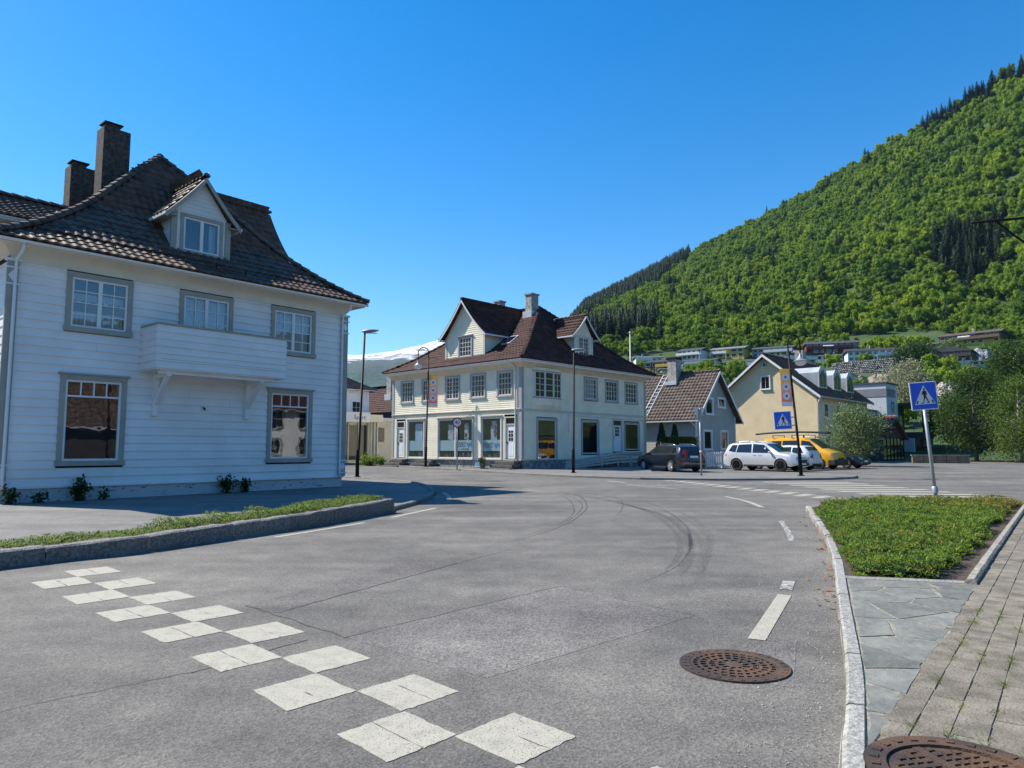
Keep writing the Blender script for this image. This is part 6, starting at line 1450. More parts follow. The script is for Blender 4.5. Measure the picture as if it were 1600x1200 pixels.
# grey bin cabinets and white picket fence between the cars
f0, f1 = Vector(gp(1104, 731.5)), Vector(gp(1142, 731)); t = empty('picket_fence', (f0.x, f0.y, gz(f0.y)), math.atan2(f1.y - f0.y, f1.x - f0.x)); tag(t, 'short whitish board fence between the parked black and silver cars', 'fence')
L_ = (f1 - f0).length + .6
for k in range(int(L_ / .16)): m = MB(); m.box(k * .16, k * .16 + .12, -.012, .012, .08, 1.05); m.build('picket', mat('off_white_boards', (.62, .62, .62), .7, .08, 4), t)
for z in (.3, .85): m = MB(); m.box(0, L_, .013, .05, z, z + .08); m.build('rail', MATS['off_white_boards'], t)
for k in range(3): m = MB(); m.box(k * L_ / 2 - .04, k * L_ / 2 + .04, .05, .13, -.05, 1.08); m.build('post', MATS['off_white_boards'], t)
# flagpole beyond the cream house
fpz = at(985, 570, 95); t = empty('flagpole', (fpz.x, 95, terrain(fpz.x, 95))); tag(t, 'tall white flagpole beyond the cream house roof', 'flagpole'); MB().tube([(0, 0, 0), (0, 0, 15.5)], [.11, .05], 8).build('pole', M_SWHITE, t, smooth=True); MB().lathe([(.001, 15.9), (.13, 15.75), (.13, 15.6), (.001, 15.48)], 8).build('finial', M_SWHITE, t)
# iron bracket of a lamp post that stands just outside the frame on the right
t = empty('street_lamp', (9.05, 11.4, .08)); tag(t, 'black iron banner bracket reaching in from the right edge of the picture', 'street lamp', 'street lamps')
MB().tube([(0, 0, 0), (0, 0, 6.4)], [.08, .05], 10).build('pole', M_BLACK, t, smooth=True)
za = at(1535, 348, 11.4).z - .08
MB().tube([(0, 0, za + .14), (-.75, 0, za + .06), (-1.42, 0, za - .0)], .022, 8).build('arm', M_BLACK, t, smooth=True)
MB().tube([(0, 0, za - .72), (-.3, 0, za - .52), (-.72, 0, za - .22), (-1.0, 0, za + .02)], .018, 8).build('brace', M_BLACK, t, smooth=True)
MB().tube([(-1.42 + .07 - .07 * math.cos(a), 0, za - .02 - .09 * math.sin(a)) for a in np.linspace(0, 4.6, 12)], .009, 6).build('curl', M_BLACK, t, smooth=True)
MB().tube([(-1.1 - .07 + .07 * math.cos(a), 0, za - .03 - .1 * math.sin(a)) for a in np.linspace(0, 4.2, 12)], .009, 6).build('curl', M_BLACK, t, smooth=True)
# ------------------------------------------------------------------ planting beds
def sprigs(poly, n, hfun, ln, name, label, mats, pick, parent=None, blades=4, inset=None):
    xs = [p[0] for p in poly]; ys = [p[1] for p in poly]; P = []
    while len(P) < n:
        x, y = random.uniform(min(xs), max(xs)), random.uniform(min(ys), max(ys))
        if inpoly(poly, x, y):
            if inset and not inset(x, y): continue
            P.append((x, y))
    Q = []; MI = []
    for x, y in P:
        h = hfun(x, y); z0 = h * random.uniform(.35, 1.0); a0 = random.uniform(0, 6.283); mi = pick(x, y)
        for b in range(blades):
            a = a0 + b * 6.283 / blades + random.uniform(-.5, .5); e = random.uniform(.05, .95); L_ = ln * random.uniform(.6, 1.35); w_ = L_ * random.uniform(.06, .15)
            dx, dy, dz = math.cos(a) * math.cos(e), math.sin(a) * math.cos(e), math.sin(e); sx, sy = -math.sin(a) * w_, math.cos(a) * w_; zb = gz(y) + z0
            m_ = (x + dx * L_ * .55, y + dy * L_ * .55, zb + dz * L_ * .55 + .01)
            Q += [(x, y, zb), (m_[0] + sx, m_[1] + sy, m_[2]), (x + dx * L_, y + dy * L_, zb + dz * L_ - .01), (m_[0] - sx, m_[1] - sy, m_[2])]; MI.append(mi)
    me = fast_mesh(name, Q, np.arange(len(Q)).reshape(-1, 4), mats, 4); me.polygons.foreach_set('material_index', np.array(MI, dtype=np.int32)); o = link(bpy.data.objects.new(name, me), parent)
    return tag(o, label, 'ground cover', kind='stuff')
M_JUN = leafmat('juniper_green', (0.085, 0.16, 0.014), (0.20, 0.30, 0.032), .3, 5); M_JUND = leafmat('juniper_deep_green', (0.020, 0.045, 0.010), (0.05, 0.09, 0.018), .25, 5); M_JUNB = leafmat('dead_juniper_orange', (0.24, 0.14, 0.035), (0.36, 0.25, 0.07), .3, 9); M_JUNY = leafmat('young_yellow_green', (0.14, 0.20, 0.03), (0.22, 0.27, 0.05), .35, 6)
def edge_in(poly, d):
    E_ = [(Vector(poly[i - 1][:2]), Vector(poly[i][:2])) for i in range(len(poly))]
    def f(x, y):
        p = Vector((x, y)); m_ = 9
        for a, b in E_: ab = b - a; t = max(0, min(1, (p - a).dot(ab) / max(1e-6, ab.length_squared))); m_ = min(m_, (a + ab * t - p).length)
        return m_
    return f
er = edge_in(BEDR, 0)
hb = lambda x, y: ZP + min(1, er(x, y) / .35) * (.17 + .10 * mnoise.noise(Vector((x * 1.3, y * 1.3, 0))) + .05 * mnoise.noise(Vector((x * 4, y * 4, 2))))
def pick_r(x, y):
    dead = .55 * max(0, min(1, (x - 8.2) / 3.5)) * max(0, min(1, (y - 10.5) / 4.0)) + .22 * max(0, mnoise.noise(Vector((x * .9, y * .9, 7))))
    r_ = random.random(); return 2 if r_ < dead else (1 if r_ < dead + .25 else (3 if r_ < dead + .33 else 0))
rk_ = [Vector(gpz(*p)) for p in ((1522, 911), (1552, 868), (1570, 841), (1600, 797))]
def dist_rk(x, y):
    p = Vector((x, y)); return min((a + (b - a) * max(0, min(1, (p - a).dot(b - a) / (b - a).length_squared)) - p).length for a, b in zip(rk_, rk_[1:]))
bare = lambda x, y: dist_rk(x, y) > .22 + .22 * mnoise.noise(Vector((x * 1.6, y * 1.6, 8))) and er(x, y) > .05 + .22 * max(0, mnoise.noise(Vector((x * 1.1, y * 1.1, 5))) + .15) + (.28 if (x - y * .0) > 5.2 + .42 * (y - 5.2) and y < 11 else 0)
sprigs(BEDR, 26000, hb, .062, 'juniper_mat', 'low green juniper mat with dead orange tips filling the bed at right', [M_JUN, M_JUND, M_JUNB, M_JUNY], pick_r, blades=5, inset=bare)
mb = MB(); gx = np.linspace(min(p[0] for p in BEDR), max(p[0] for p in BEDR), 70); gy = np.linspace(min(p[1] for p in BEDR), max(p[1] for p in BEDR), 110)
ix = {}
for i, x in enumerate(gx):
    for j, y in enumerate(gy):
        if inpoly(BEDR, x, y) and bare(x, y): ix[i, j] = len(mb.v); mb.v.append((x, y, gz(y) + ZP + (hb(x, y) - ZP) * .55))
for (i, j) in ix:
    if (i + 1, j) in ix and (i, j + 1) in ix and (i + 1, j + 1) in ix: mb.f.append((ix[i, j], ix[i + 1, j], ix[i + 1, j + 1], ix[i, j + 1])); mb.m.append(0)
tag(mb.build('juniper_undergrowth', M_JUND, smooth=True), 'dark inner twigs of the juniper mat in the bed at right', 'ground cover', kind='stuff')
BEDL = [tuple(p) for p in resample(offset(KL, .20), .4)] + [tuple(p) for p in resample(offset(KL, .92), .4)[::-1]]
BEDL = [(p[0], p[1]) for p in BEDL]
hl = lambda x, y: KH(Vector((x, y))) - .03 + (.05 + .05 * mnoise.noise(Vector((x * 1.7, y * 1.7, 1)))) * (1.0 if y < 10.6 else 1.9)
sprigs(BEDL, 14000, hl, .05, 'juniper_mat', 'narrow strip of green creeping shrubs behind the big granite kerb', [M_JUN, M_JUND, M_JUNB, M_JUNY], lambda x, y: random.choice((0, 0, 0, 1, 1, 3)), blades=5)
# tufts in the paver joints
tv, tf = [], []
for k in range(1700):
    i = random.randint(-4, 14); s_ = random.uniform(-2.2, 3.2); c_ = pd0 + pv * (PW * (i + .5)) + pu * s_ * 1.0
    if mnoise.noise(Vector((c_.x * 2.2, c_.y * 2.2, 4))) < -.05 or not inpoly(PAVR, c_.x, c_.y) or (c_ - mh2).length < .375: continue
    for q in range(9):
        a = random.uniform(0, 6.28); L_ = random.uniform(.015, .05); x, y = c_.x + random.gauss(0, .012), c_.y + random.gauss(0, .02); b = len(tv); z = gz(y) + ZP - .006
        tv += [(x - .003, y, z), (x + .003, y, z), (x + math.cos(a) * L_, y + math.sin(a) * L_, z + L_ * .7)]; tf.append((b, b + 1, b + 2))
tag(link(bpy.data.objects.new('joint_weeds', fast_mesh('joint_weeds', tv, tf, [M_JUNY], 3))), 'tiny green weeds growing in the paver joints', 'weeds', kind='stuff')
# ------------------------------------------------------------------ plants and trees
def weed(name, label, loc, h, n, spread, group='weeds along the walls', leaf=.05, m_=None):
    t = empty(name, loc); tag(t, label, 'plant', group); st = MB(); tips = []
    for k in range(7):
        a = random.uniform(0, 6.28); r_ = spread * random.uniform(.2, 1); hh = h * random.uniform(.5, 1); P_ = [(0, 0, 0), (r_ * .4 * math.cos(a), r_ * .4 * math.sin(a), hh * .6), (r_ * math.cos(a), r_ * math.sin(a), hh)]; st.tube(P_, [.008, .006, .003], 5); tips.append(P_)
    st.build('stem', m_ or M_LEAF, t)
    def f(n):
        o = []
        for _ in range(n): P_ = random.choice(tips); s_ = random.uniform(.05, 1); a, b = (P_[0], P_[1]) if s_ < .5 else (P_[1], P_[2]); q = (s_ % .5) * 2; o.append([lerp(a[i], b[i], q) + random.gauss(0, leaf * 1.1) for i in range(3)])
        o = np.array(o); o[:, 2] = np.abs(o[:, 2]); return o
    leafcloud(n, f, leaf, 'leaves', m_ or M_LEAF, t)
fw = wh.matrix_world if False else (Matrix.Translation(wh.location) @ Matrix.Rotation(R(49.3), 4, 'Z'))
for (u, h, n, sp, lb) in ((.22, .42, 160, .22, 'tall weed at the left corner of the white house foundation'), (.85, .30, 90, .2, 'spiky weed near the left downpipe of the white house'), (1.75, .62, 420, .42, 'large leafy weed below the left shop window'), (2.35, .30, 60, .25, 'sparse weed right of the large leafy weed'), (5.75, .55, 300, .3, 'dark weed below the balcony against the foundation'), (6.35, .45, 240, .35, 'low dark weed right under the balcony bracket')):
    p = fw @ Vector((u, -.28, .05)); weed('weed', lb, p, h, n, sp, m_=M_JUND)
for (u, v_, n, lb) in ((12.9, -.6, 500, 'weed clump left of the salon door'), (13.9, -.9, 600, 'bright weed clump by the shop annex wall'), (15.0, -.6, 500, 'weed clump farthest left by the shop annex')):
    p = ch.matrix_basis @ Vector((v_, u, 0)); weed('weed', lb, (p.x, p.y, gz(p.y)), .75, n, .8, leaf=.085, m_=M_JUNY if v_ < -.8 else M_JUN)
def tree(name, label, loc, h, cr, ch_, nleaf, leaf, m_, trunk_r=.14, z0=None, group=None, nclump=60, bark=(0.16, 0.14, 0.12), seed=1, stems=1, droop=0.0, cat='tree'):
    """tapered trunk with limbs, crown of leaf clumps; cr crown radius, ch_ crown height"""
    rs = np.random.default_rng(seed); t = empty(name, loc); tag(t, label, cat, group); tr = MB(); cz = h - ch_ / 2; clumps = []
    while len(clumps) < nclump:
        d = rs.normal(size=3); d /= np.linalg.norm(d); r_ = rs.uniform(.45, 1.0) ** .6; p = d * r_; k = 1 - .28 * max(0, p[2]); clumps.append((p[0] * cr * k * rs.uniform(.8, 1.12), p[1] * cr * k * rs.uniform(.8, 1.12), cz + p[2] * ch_ / 2))
    for s_ in range(stems):
        ox, oy = (rs.normal(0, .15), rs.normal(0, .15)) if stems > 1 else (0, 0)
        tr.tube([(ox, oy, -.2), (ox * 1.3 + .05, oy * 1.3, h * .3), (ox * 2 - .04, oy * 2, h * .6), (ox * 2, oy * 2, h * .92)], [trunk_r, trunk_r * .75, trunk_r * .45, trunk_r * .12], 8)
    for c_ in clumps[::2]:
        z1 = max(h * .18, c_[2] - abs(c_[0]) * .6 - cr * .25); tr.tube([(0, 0, z1), (c_[0] * .5, c_[1] * .5, lerp(z1, c_[2], .65)), c_], [trunk_r * .38, trunk_r * .2, trunk_r * .05], 5)
    tr.build('trunk', mat(name + '_bark', bark, .9, .3, 6, .5, 20), t, smooth=True)
    def f(n):
        idx = rs.integers(0, nclump, n); C_ = np.array(clumps)[idx]; sc = cr * .26; q = rs.normal(size=(n, 3)) * np.array([sc, sc, sc * .7]); q[:, 2] -= droop * np.abs(rs.normal(size=n)); return C_ + q
    leafcloud(nleaf, f, leaf, 'crown', m_, t)
    return t
M_APP = leafmat('apple_leaf', (0.085, 0.135, 0.04), (0.25, 0.32, 0.14), .35, 3.0); M_BIR = leafmat('birch_leaf', (0.07, 0.13, 0.02), (0.14, 0.21, 0.04), .4, 1.2); M_ALD = leafmat('alder_leaf', (0.03, 0.068, 0.014), (0.075, 0.13, 0.026), .4, .8); M_BLO = leafmat('cream_blossom', (0.12, 0.16, 0.05), (0.50, 0.47, 0.34), .3, 6.0)
d_ = 50.; tree('apple_tree', 'round leafy small tree behind the parked low black car', (532 / 1100 * d_, d_, gz(d_)), 4.25, 1.75, 3.5, 9000, .075, M_APP, .09, seed=3, stems=3, nclump=70)
def gtree(name, label, px, d, h, cr, chh, n, leaf, m_, seed, **k):
    x = (px - 800) / 1100 * d; tree(name, label, (x, d, max(gz(d), terrain(x, d))), h, cr, chh, n, leaf, m_, seed=seed, group='trees along the right edge', **k)
gtree('alder_tree', 'dark green broad tree at the far right edge of the square', 1522, 66, 9.0, 2.6, 8.6, 15000, .10, M_ALD, 11, nclump=110, trunk_r=.2)
gtree('birch_tree', 'bright green drooping tree at the right picture edge', 1592, 60, 7.6, 2.1, 7.2, 15000, .085, M_BIR, 12, nclump=90, bark=(.45, .43, .4), droop=.35)
gtree('alder_tree', 'tall dark tree rising behind the bright drooping tree', 1585, 92, 11.5, 3.2, 10.5, 12000, .15, M_ALD, 13, nclump=100, trunk_r=.25)
gtree('birch_tree', 'slim mid green tree left of the dark broad tree', 1487, 82, 6.5, 2.2, 6, 9000, .12, M_BIR, 14, nclump=60)
gtree('blossom_tree', 'tree full of cream blossom beside the crossing sign', 1418, 108, 9.5, 3.2, 8.6, 12000, .15, M_BLO, 15, nclump=90)
gtree('birch_tree', 'leafy tree beyond the right picture edge', 1680, 55, 8, 2.8, 7, 9000, .1, M_BIR, 16)
gtree('alder_tree', 'green bushy tree above the crossing sign below the hillside houses', 1432, 205, 7.5, 5.0, 7, 7000, .26, M_ALD, 17)
gtree('birch_tree', 'green tree right of the stone wall on the hillside', 1490, 205, 6, 4.2, 5.5, 6000, .24, M_BIR, 18)
# hedge and conifers behind the black estate car
hx, hy = 262 / 1100 * 47.5, 47.5
t = empty('clipped_hedge', (hx, hy, gz(hy)), R(20)); tag(t, 'clipped olive green hedge behind the black estate car', 'hedge')
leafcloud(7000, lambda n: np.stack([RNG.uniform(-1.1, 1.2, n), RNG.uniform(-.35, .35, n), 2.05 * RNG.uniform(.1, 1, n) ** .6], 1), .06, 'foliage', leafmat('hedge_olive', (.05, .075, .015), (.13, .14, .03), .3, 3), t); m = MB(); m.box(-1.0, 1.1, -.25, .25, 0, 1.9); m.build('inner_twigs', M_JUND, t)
for dx, hh, lb in ((-.75, 3.0, 'taller dark conifer shrub beside the clipped hedge'), (.15, 2.9, 'second dark conifer shrub rising over the clipped hedge')):
    t = empty('conifer_shrub', (hx + dx - .35, hy + .7, gz(hy))); tag(t, lb, 'shrub', 'conifer shrubs behind the hedge')
    def fc(n, hh=hh):
        z = RNG.uniform(0, 1, n) ** 1.3; r_ = (.62 * (1 - z) + .08) * RNG.uniform(.5, 1, n) ** .5; a = RNG.uniform(0, 6.283, n); return np.stack([r_ * np.cos(a), r_ * np.sin(a), z * hh], 1)
    leafcloud(4500, fc, .07, 'foliage', M_JUND, t, aspect=.3); MB().tube([(0, 0, 0), (0, 0, hh * .9)], [.07, .02], 6).build('trunk', M_CHIM, t)
# low wall along the right edge of the square
p0, p1 = Vector(gp(1425, 723.5)), Vector(gp(1515, 724)); t = empty('low_wall', (p0.x, p0.y, gz(p0.y)), math.atan2(p1.y - p0.y, p1.x - p0.x)); tag(t, 'low reddish brown wall at the far right edge of the square', 'wall')
L_ = (p1 - p0).length
for k in range(5): m = MB(); m.box(k * L_ / 5 + .02, (k + 1) * L_ / 5 - .02, -.12, .12, -.1, .62); m.build('panel', mat('reddish_board', (.22, .15, .09), .8, .2, 3), t)
m = MB(); m.box(-.05, L_ + .05, -.16, .16, .62, .68); m.build('coping', M_CONC, t)

# ------------------------------------------------------------------ hillside houses
def hill_r(px, py):
    d = ray(px, py); hl_ = math.hypot(d[0], d[1]); tn = d[2] / hl_; ux, uy = d[0] / hl_, d[1] / hl_; r_ = 100.0
    while r_ < 700:
        if EYE + tn * r_ <= terrain(ux * r_, uy * r_): break
        r_ += 1.0
    return ux * r_, uy * r_, r_
HH = []
WALLC = dict(white=(.72, .73, .74), red=(.20, .04, .035), yellow=(.60, .40, .07), blue=(.22, .32, .46), grey=(.42, .46, .48), brown=(.13, .085, .055), dark=(.06, .05, .045), green=(.36, .44, .42))
def hill_house(label, x0, x1, yt, yb, wall, roof=(.05, .05, .055), rot=0.0, storeys=2, nwin=5, balcony=None, base=None, gable=None, awning=False):
    px = (x0 + x1) / 2; x, y, r_ = hill_r(px, yb); W_ = (x1 - x0) / 1100 * y * .98; Ht = (yb - yt) / 1100 * y; HH.append((x, y, W_ * .55 + 3)); az = math.atan2(x, y)
    t = empty('hillside_house', (x, y, terrain(x, y) + .4), -az + R(rot)); tag(t, label, 'house', 'houses on the hillside'); wh_ = Ht * .74; D_ = 8.0; h2 = W_ / 2
    wm = mat('hill_wall_' + wall, WALLC[wall], .7, .06, .5); m = MB(); m.box(-h2, h2, 0, D_, -4, wh_); m.build('wall', wm, t)
    m = MB(); e = .6
    if gable == 'front': m.prism([(-h2 - e, -e, wh_ - .2), (h2 + e, -e, wh_ - .2), (0, -e, Ht + .3)], (0, D_ + 2 * e, 0))
    else: m.prism([(-h2 - e, -e, wh_ - .1), (-h2 - e, D_ + e, wh_ - .1), (-h2 - e, D_ / 2, Ht)], (2 * (h2 + e), 0, 0))
    m.build('roof', mat('hill_roof_%d' % int(roof[0] * 1000), roof, .75, .15, .6), t)
    if gable != 'front':
        for s_ in (-1, 1): m = MB(); m.prism([(s_ * h2, .1, wh_ - .1), (s_ * h2, D_ - .1, wh_ - .1), (s_ * h2, D_ / 2, Ht - .4)], (s_ * .4, 0, 0)); m.build('gable', wm, t)
    if base: m = MB(); m.box(-h2 - .02, h2 + .02, -.06, 0, -3, wh_ * .38); m.build('base_storey', mat('hill_wall_' + base, WALLC[base], .7, .06, .5), t)
    for s_ in range(storeys):
        z0 = wh_ * (s_ + .28) / storeys; z1 = wh_ * (s_ + .80) / storeys
        for k in range(nwin):
            if random.random() < .12: continue
            c_ = -h2 + W_ * (k + .5) / nwin; ww = W_ / nwin * random.uniform(.22, .36); m = MB(); m.box(c_ - ww - .12, c_ + ww + .12, -.09, -.06, z0 - .12, z1 + .12); f_ = m.build('window', M_SWHITE if wall != 'white' else M_WINT, t); m = MB(); m.box(c_ - ww, c_ + ww, -.12, -.091, z0, z1); m.build('pane', M_GLASSD, f_)
    if balcony:
        a, b = balcony[1], balcony[2]; bx0, bx1 = lerp(-h2, h2, a), lerp(-h2, h2, b); z = wh_ * .48; bm = mat('hill_wall_' + balcony[0], WALLC[balcony[0]], .7, .06, .5)
        m = MB(); m.box(bx0, bx1, -1.5, -.06, z - .15, z); bo = m.build('balcony', bm, t); m = MB(); m.box(bx0, bx1, -1.55, -1.48, z, z + .95); m.build('railing', bm, bo)
        for q in (bx0 + .1, bx1 - .1): m = MB(); m.box(q - .08, q + .08, -1.5, -1.34, -3, z - .15); m.build('post', bm, bo)
    if awning: m = MB(); m.prism([(-h2 * .35, -.1, wh_ * .86), (h2 * .05, -.1, wh_ * .86), (h2 * .05, -1.6, wh_ * .66), (-h2 * .35, -1.6, wh_ * .66)], (0, 0, .06)); m.build('awning', M_SWHITE, t)
    if random.random() < .7: m = MB(); q = random.uniform(-h2 * .5, h2 * .5); m.box(q - .35, q + .35, D_ * .45, D_ * .55, Ht - 1, Ht + .9); m.build('chimney', M_CONC, t)
for a in (('white house with low dark roof, leftmost on the hillside', 993, 1035, 556, 570, 'white', (.10, .11, .12), 8, 1, 5, ('white', 0, .6)),
          ('dark red house with orange balcony and solar panelled roof', 1006, 1051, 562, 584, 'red', (.03, .035, .045), -22, 2, 4, ('yellow', .45, 1.0), None),
          ('tall white house with dark dormered roof below the forest edge', 1057, 1097, 544, 564, 'white', (.05, .055, .065), -25, 2, 5, ('white', 0, 1)),
          ('long pale blue house right of the grey house chimney', 1064, 1119, 561, 576, 'white', (.07, .07, .075), -15, 2, 6, ('grey', .1, .8), 'grey'),
          ('bright yellow house on the hillside', 1110, 1163, 542, 561, 'yellow', (.16, .18, .20), -18, 2, 5, ('white', 0, .5)),
          ('white and grey house below the yellow hillside house', 1130, 1186, 562, 581, 'grey', (.06, .06, .06), -8, 2, 6, ('white', .3, 1), 'white'),
          ('blue house with white extension on the hillside', 1176, 1238, 541, 559, 'blue', (.06, .06, .065), -10, 2, 7, ('white', .3, 1), 'white'),
          ('pale house with dark gable behind the leaning lamp post', 1226, 1276, 551, 571, 'white', (.06, .06, .065), 25, 2, 5, ('white', 0, 1), None, 'front'),
          ('dark red long house with white awning', 1262, 1339, 532, 554, 'red', (.05, .05, .055), 8, 2, 8, ('red', .0, .9), None, None, True),
          ('low white flat house right below the dark red long house', 1278, 1316, 554, 565, 'white', (.12, .13, .14), 0, 1, 5, None),
          ('white house with dark roof standing above the stone wall', 1328, 1411, 543, 566, 'white', (.035, .035, .038), 10, 2, 9, ('white', .5, 1)),
          ('small red cabin with grey roof right of the stone wall', 1433, 1465, 552, 566, 'red', (.11, .11, .115), 12, 1, 3, None),
          ('dark brown chalet with white basement', 1450, 1514, 544, 570, 'dark', (.07, .07, .07), -8, 2, 6, ('dark', 0, 1), 'white', 'front'),
          ('long brown timber house with white awnings high on the right', 1472, 1557, 518, 541, 'brown', (.09, .06, .05), -14, 2, 8, ('brown', .2, 1), 'yellow', None, True),
          ('red terrace house front beside the long brown timber house', 1454, 1486, 535, 547, 'red', (.15, .14, .14), 0, 1, 4, None),
          ('small white house low behind the grey house chimney', 1034, 1060, 575, 588, 'white', (.07, .07, .08), 10, 1, 3, None),
          ('small pale house between the blue house and the lamp post', 1192, 1224, 561, 573, 'white', (.09, .09, .1), -20, 1, 4, None),
          ('small dark cabin right of the white house on the stone wall', 1405, 1432, 556, 568, 'dark', (.1, .1, .1), 5, 1, 3, None),
          ('small grey shed under the grey rock fill', 1522, 1550, 563, 574, 'grey', (.12, .12, .13), -5, 1, 3, None),
          ('small white cottage farthest left beside the flagpole', 958, 984, 566, 577, 'white', (.08, .06, .06), 12, 1, 3, None),
          ('small grey house at the right edge of the hillside', 1580, 1602, 559, 572, 'grey', (.4, .42, .44), 0, 1, 2, None)):
    kw_ = dict(zip(('rot', 'storeys', 'nwin', 'balcony', 'base', 'gable', 'awning'), a[7:])); hill_house(a[0], a[1], a[2], a[3], a[4], a[5], a[6], **kw_)
# stone retaining wall and bare rock below it
x0, y0, r0 = hill_r(1300, 583); x1, y1, _ = hill_r(1400, 583); v = Vector((x1 - x0, y1 - y0)); L_ = v.length; t = empty('stone_wall', (x0, y0, (terrain(x0, y0) + terrain(x1, y1)) / 2 - 1), math.atan2(v.y, v.x)); tag(t, 'grey dry stone retaining wall below the white hillside house', 'wall'); HH.append(((x0 + x1) / 2, (y0 + y1) / 2 - 4, 15)); HH.append((x0 + 3, y0 - 3, 9)); HH.append((x1 - 3, y1 - 3, 9))
m = MB(); hs_ = 18 / 1100 * r0; m.box(0, L_, .4, 4.5, -2, hs_ + 1); m.build('backing', M_CHIM, t)
m = MB(); nz_ = int((hs_ + 1) / .5)
for i in range(int(L_ / .62)):
    for k in range(nz_ + 2):
        cx, cz = i * .62 + .3 * (k % 2) + random.uniform(-.06, .06), k * .5 + random.uniform(-.05, .05) - .6; a = random.uniform(.18, .31); b = random.uniform(.14, .24); d = random.uniform(.0, .25); pts = [(cx + a * math.cos(t_) * random.uniform(.75, 1.1), d, cz + b * math.sin(t_) * random.uniform(.75, 1.1)) for t_ in np.linspace(0, 6.283, 7)[:-1]]
        m.prism(pts, (0, .5, 0))
tag(m.build('stones', mat('grey_wall_stone', (.34, .34, .34), .9, .5, .9), t, fix=False), kind='stuff')
def rock(label, xa, xb, ya, yb, col, col2, depth=5):
    xa_, y_a, r_a = hill_r((xa + xb) / 2, yb); az = math.atan2(xa_, y_a); W_ = (xb - xa) / 1100 * y_a; Hh = (yb - ya) / 1100 * y_a; t = MB(); n1, n2 = 40, 20
    for i in range(n2 + 1):
        for k in range(n1 + 1):
            u, v_ = k / n1, i / n2; n_ = mnoise.fractal(Vector((u * W_ * .22 + xa, v_ * Hh * .3, 2)), 1, 2, 5); ed = min(1, 5 * min(u, 1 - u, 1.001 - v_ * .8)); t.v.append(((u - .5) * W_, v_ * depth * .5 + (1 - ed) * 4 - n_ * 1.3, -2 + v_ * (Hh + 2) + n_ * .8 * ed))
    for i in range(n2):
        for k in range(n1): q = i * (n1 + 1) + k; t.f.append((q, q + 1, q + n1 + 2, q + n1 + 1)); t.m.append(0)
    o = t.build('rock_face', mat('rock_%d' % xa, col, .95, 0, .35, .9, .9, col2=col2, lo=.4, hi=.6, detail=9, bdist=.5), None); o.location = (xa_, y_a, terrain(xa_, y_a)); o.rotation_euler = (0, 0, -az); tag(o, label, 'rock', 'bare rock on the hillside'); HH.append((xa_, y_a - 2, W_ * .55 + 2))
rock('tan bare rock face under the dry stone wall', 1285, 1405, 584, 608, (.20, .165, .12), (.46, .40, .32))
rock('pinkish grey rubble slope right of the crossing sign', 1466, 1503, 598, 645, (.24, .20, .18), (.46, .42, .38))
rock('grey rock fill below the long brown timber house', 1492, 1552, 542, 566, (.22, .22, .23), (.36, .36, .37), 9)
# grass meadows between the houses
# ------------------------------------------------------------------ forest on the hill (uncountable: two stuff objects of instanced trees)
def proto_decid(seed):
    rs = np.random.default_rng(seed); V_, F_ = [], []; nl = 20; lob = []
    for k in range(nl):
        a = rs.uniform(0, 6.283); r_ = rs.uniform(.15, .72); z = rs.uniform(.30, .95); lob.append((r_ * math.cos(a) * (1.15 - .5 * z), r_ * math.sin(a) * (1.15 - .5 * z), z, rs.uniform(.13, .29)))
    Q = []
    for (x, y, z, s_) in lob:
        n = 95; d = rs.normal(size=(n, 3)); d /= np.linalg.norm(d, axis=1)[:, None]; d[:, 2] = np.abs(d[:, 2]) * rs.choice([1, 1, 1, -1], n); P = np.array([x, y, z]) + d * s_ * rs.uniform(.6, 1.15, (n, 1)) * np.array([1, 1, .8])
        nr = d + rs.normal(size=(n, 3)) * .45; nr /= np.linalg.norm(nr, axis=1)[:, None]; u = np.cross(nr, rs.normal(size=(n, 3))); u /= np.linalg.norm(u, axis=1)[:, None]; v_ = np.cross(nr, u); q = rs.uniform(.02, .055, (n, 1))
        Q.append(np.stack([P - u * q, P + v_ * q * .8, P + u * q, P - v_ * q * .8], 1).reshape(-1, 3))
    Q = np.concatenate(Q); F_ = np.arange(len(Q)).reshape(-1, 4)
    # inner mass
    bm = bmesh.new(); 
    for (x, y, z, s_) in lob: bmesh.ops.create_icosphere(bm, subdivisions=1, radius=s_ * .66, matrix=Matrix.Translation((x, y, z)))
    bmesh.ops.triangulate(bm, faces=bm.faces[:]); vi = [tuple(v.co) for v in bm.verts]; fi = [[v.index for v in f.verts] for f in bm.faces] if bm.verts.index_update() is None else []; bm.free()
    b = len(Q); V_ = np.concatenate([Q, np.array(vi)]); me = bpy.data.meshes.new('tree'); faces = [tuple(f) for f in F_.tolist()] + [tuple(i + b for i in f) for f in fi]
    tb = len(V_); th = [(.03 * math.cos(a), .03 * math.sin(a), z) for z in (0, .6) for a in (0, 2.1, 4.2)]; V_ = np.concatenate([V_, np.array(th)]); faces += [(tb, tb + 1, tb + 4, tb + 3), (tb + 1, tb + 2, tb + 5, tb + 4), (tb + 2, tb, tb + 3, tb + 5)]
    me.from_pydata(V_.tolist(), [], faces); return me
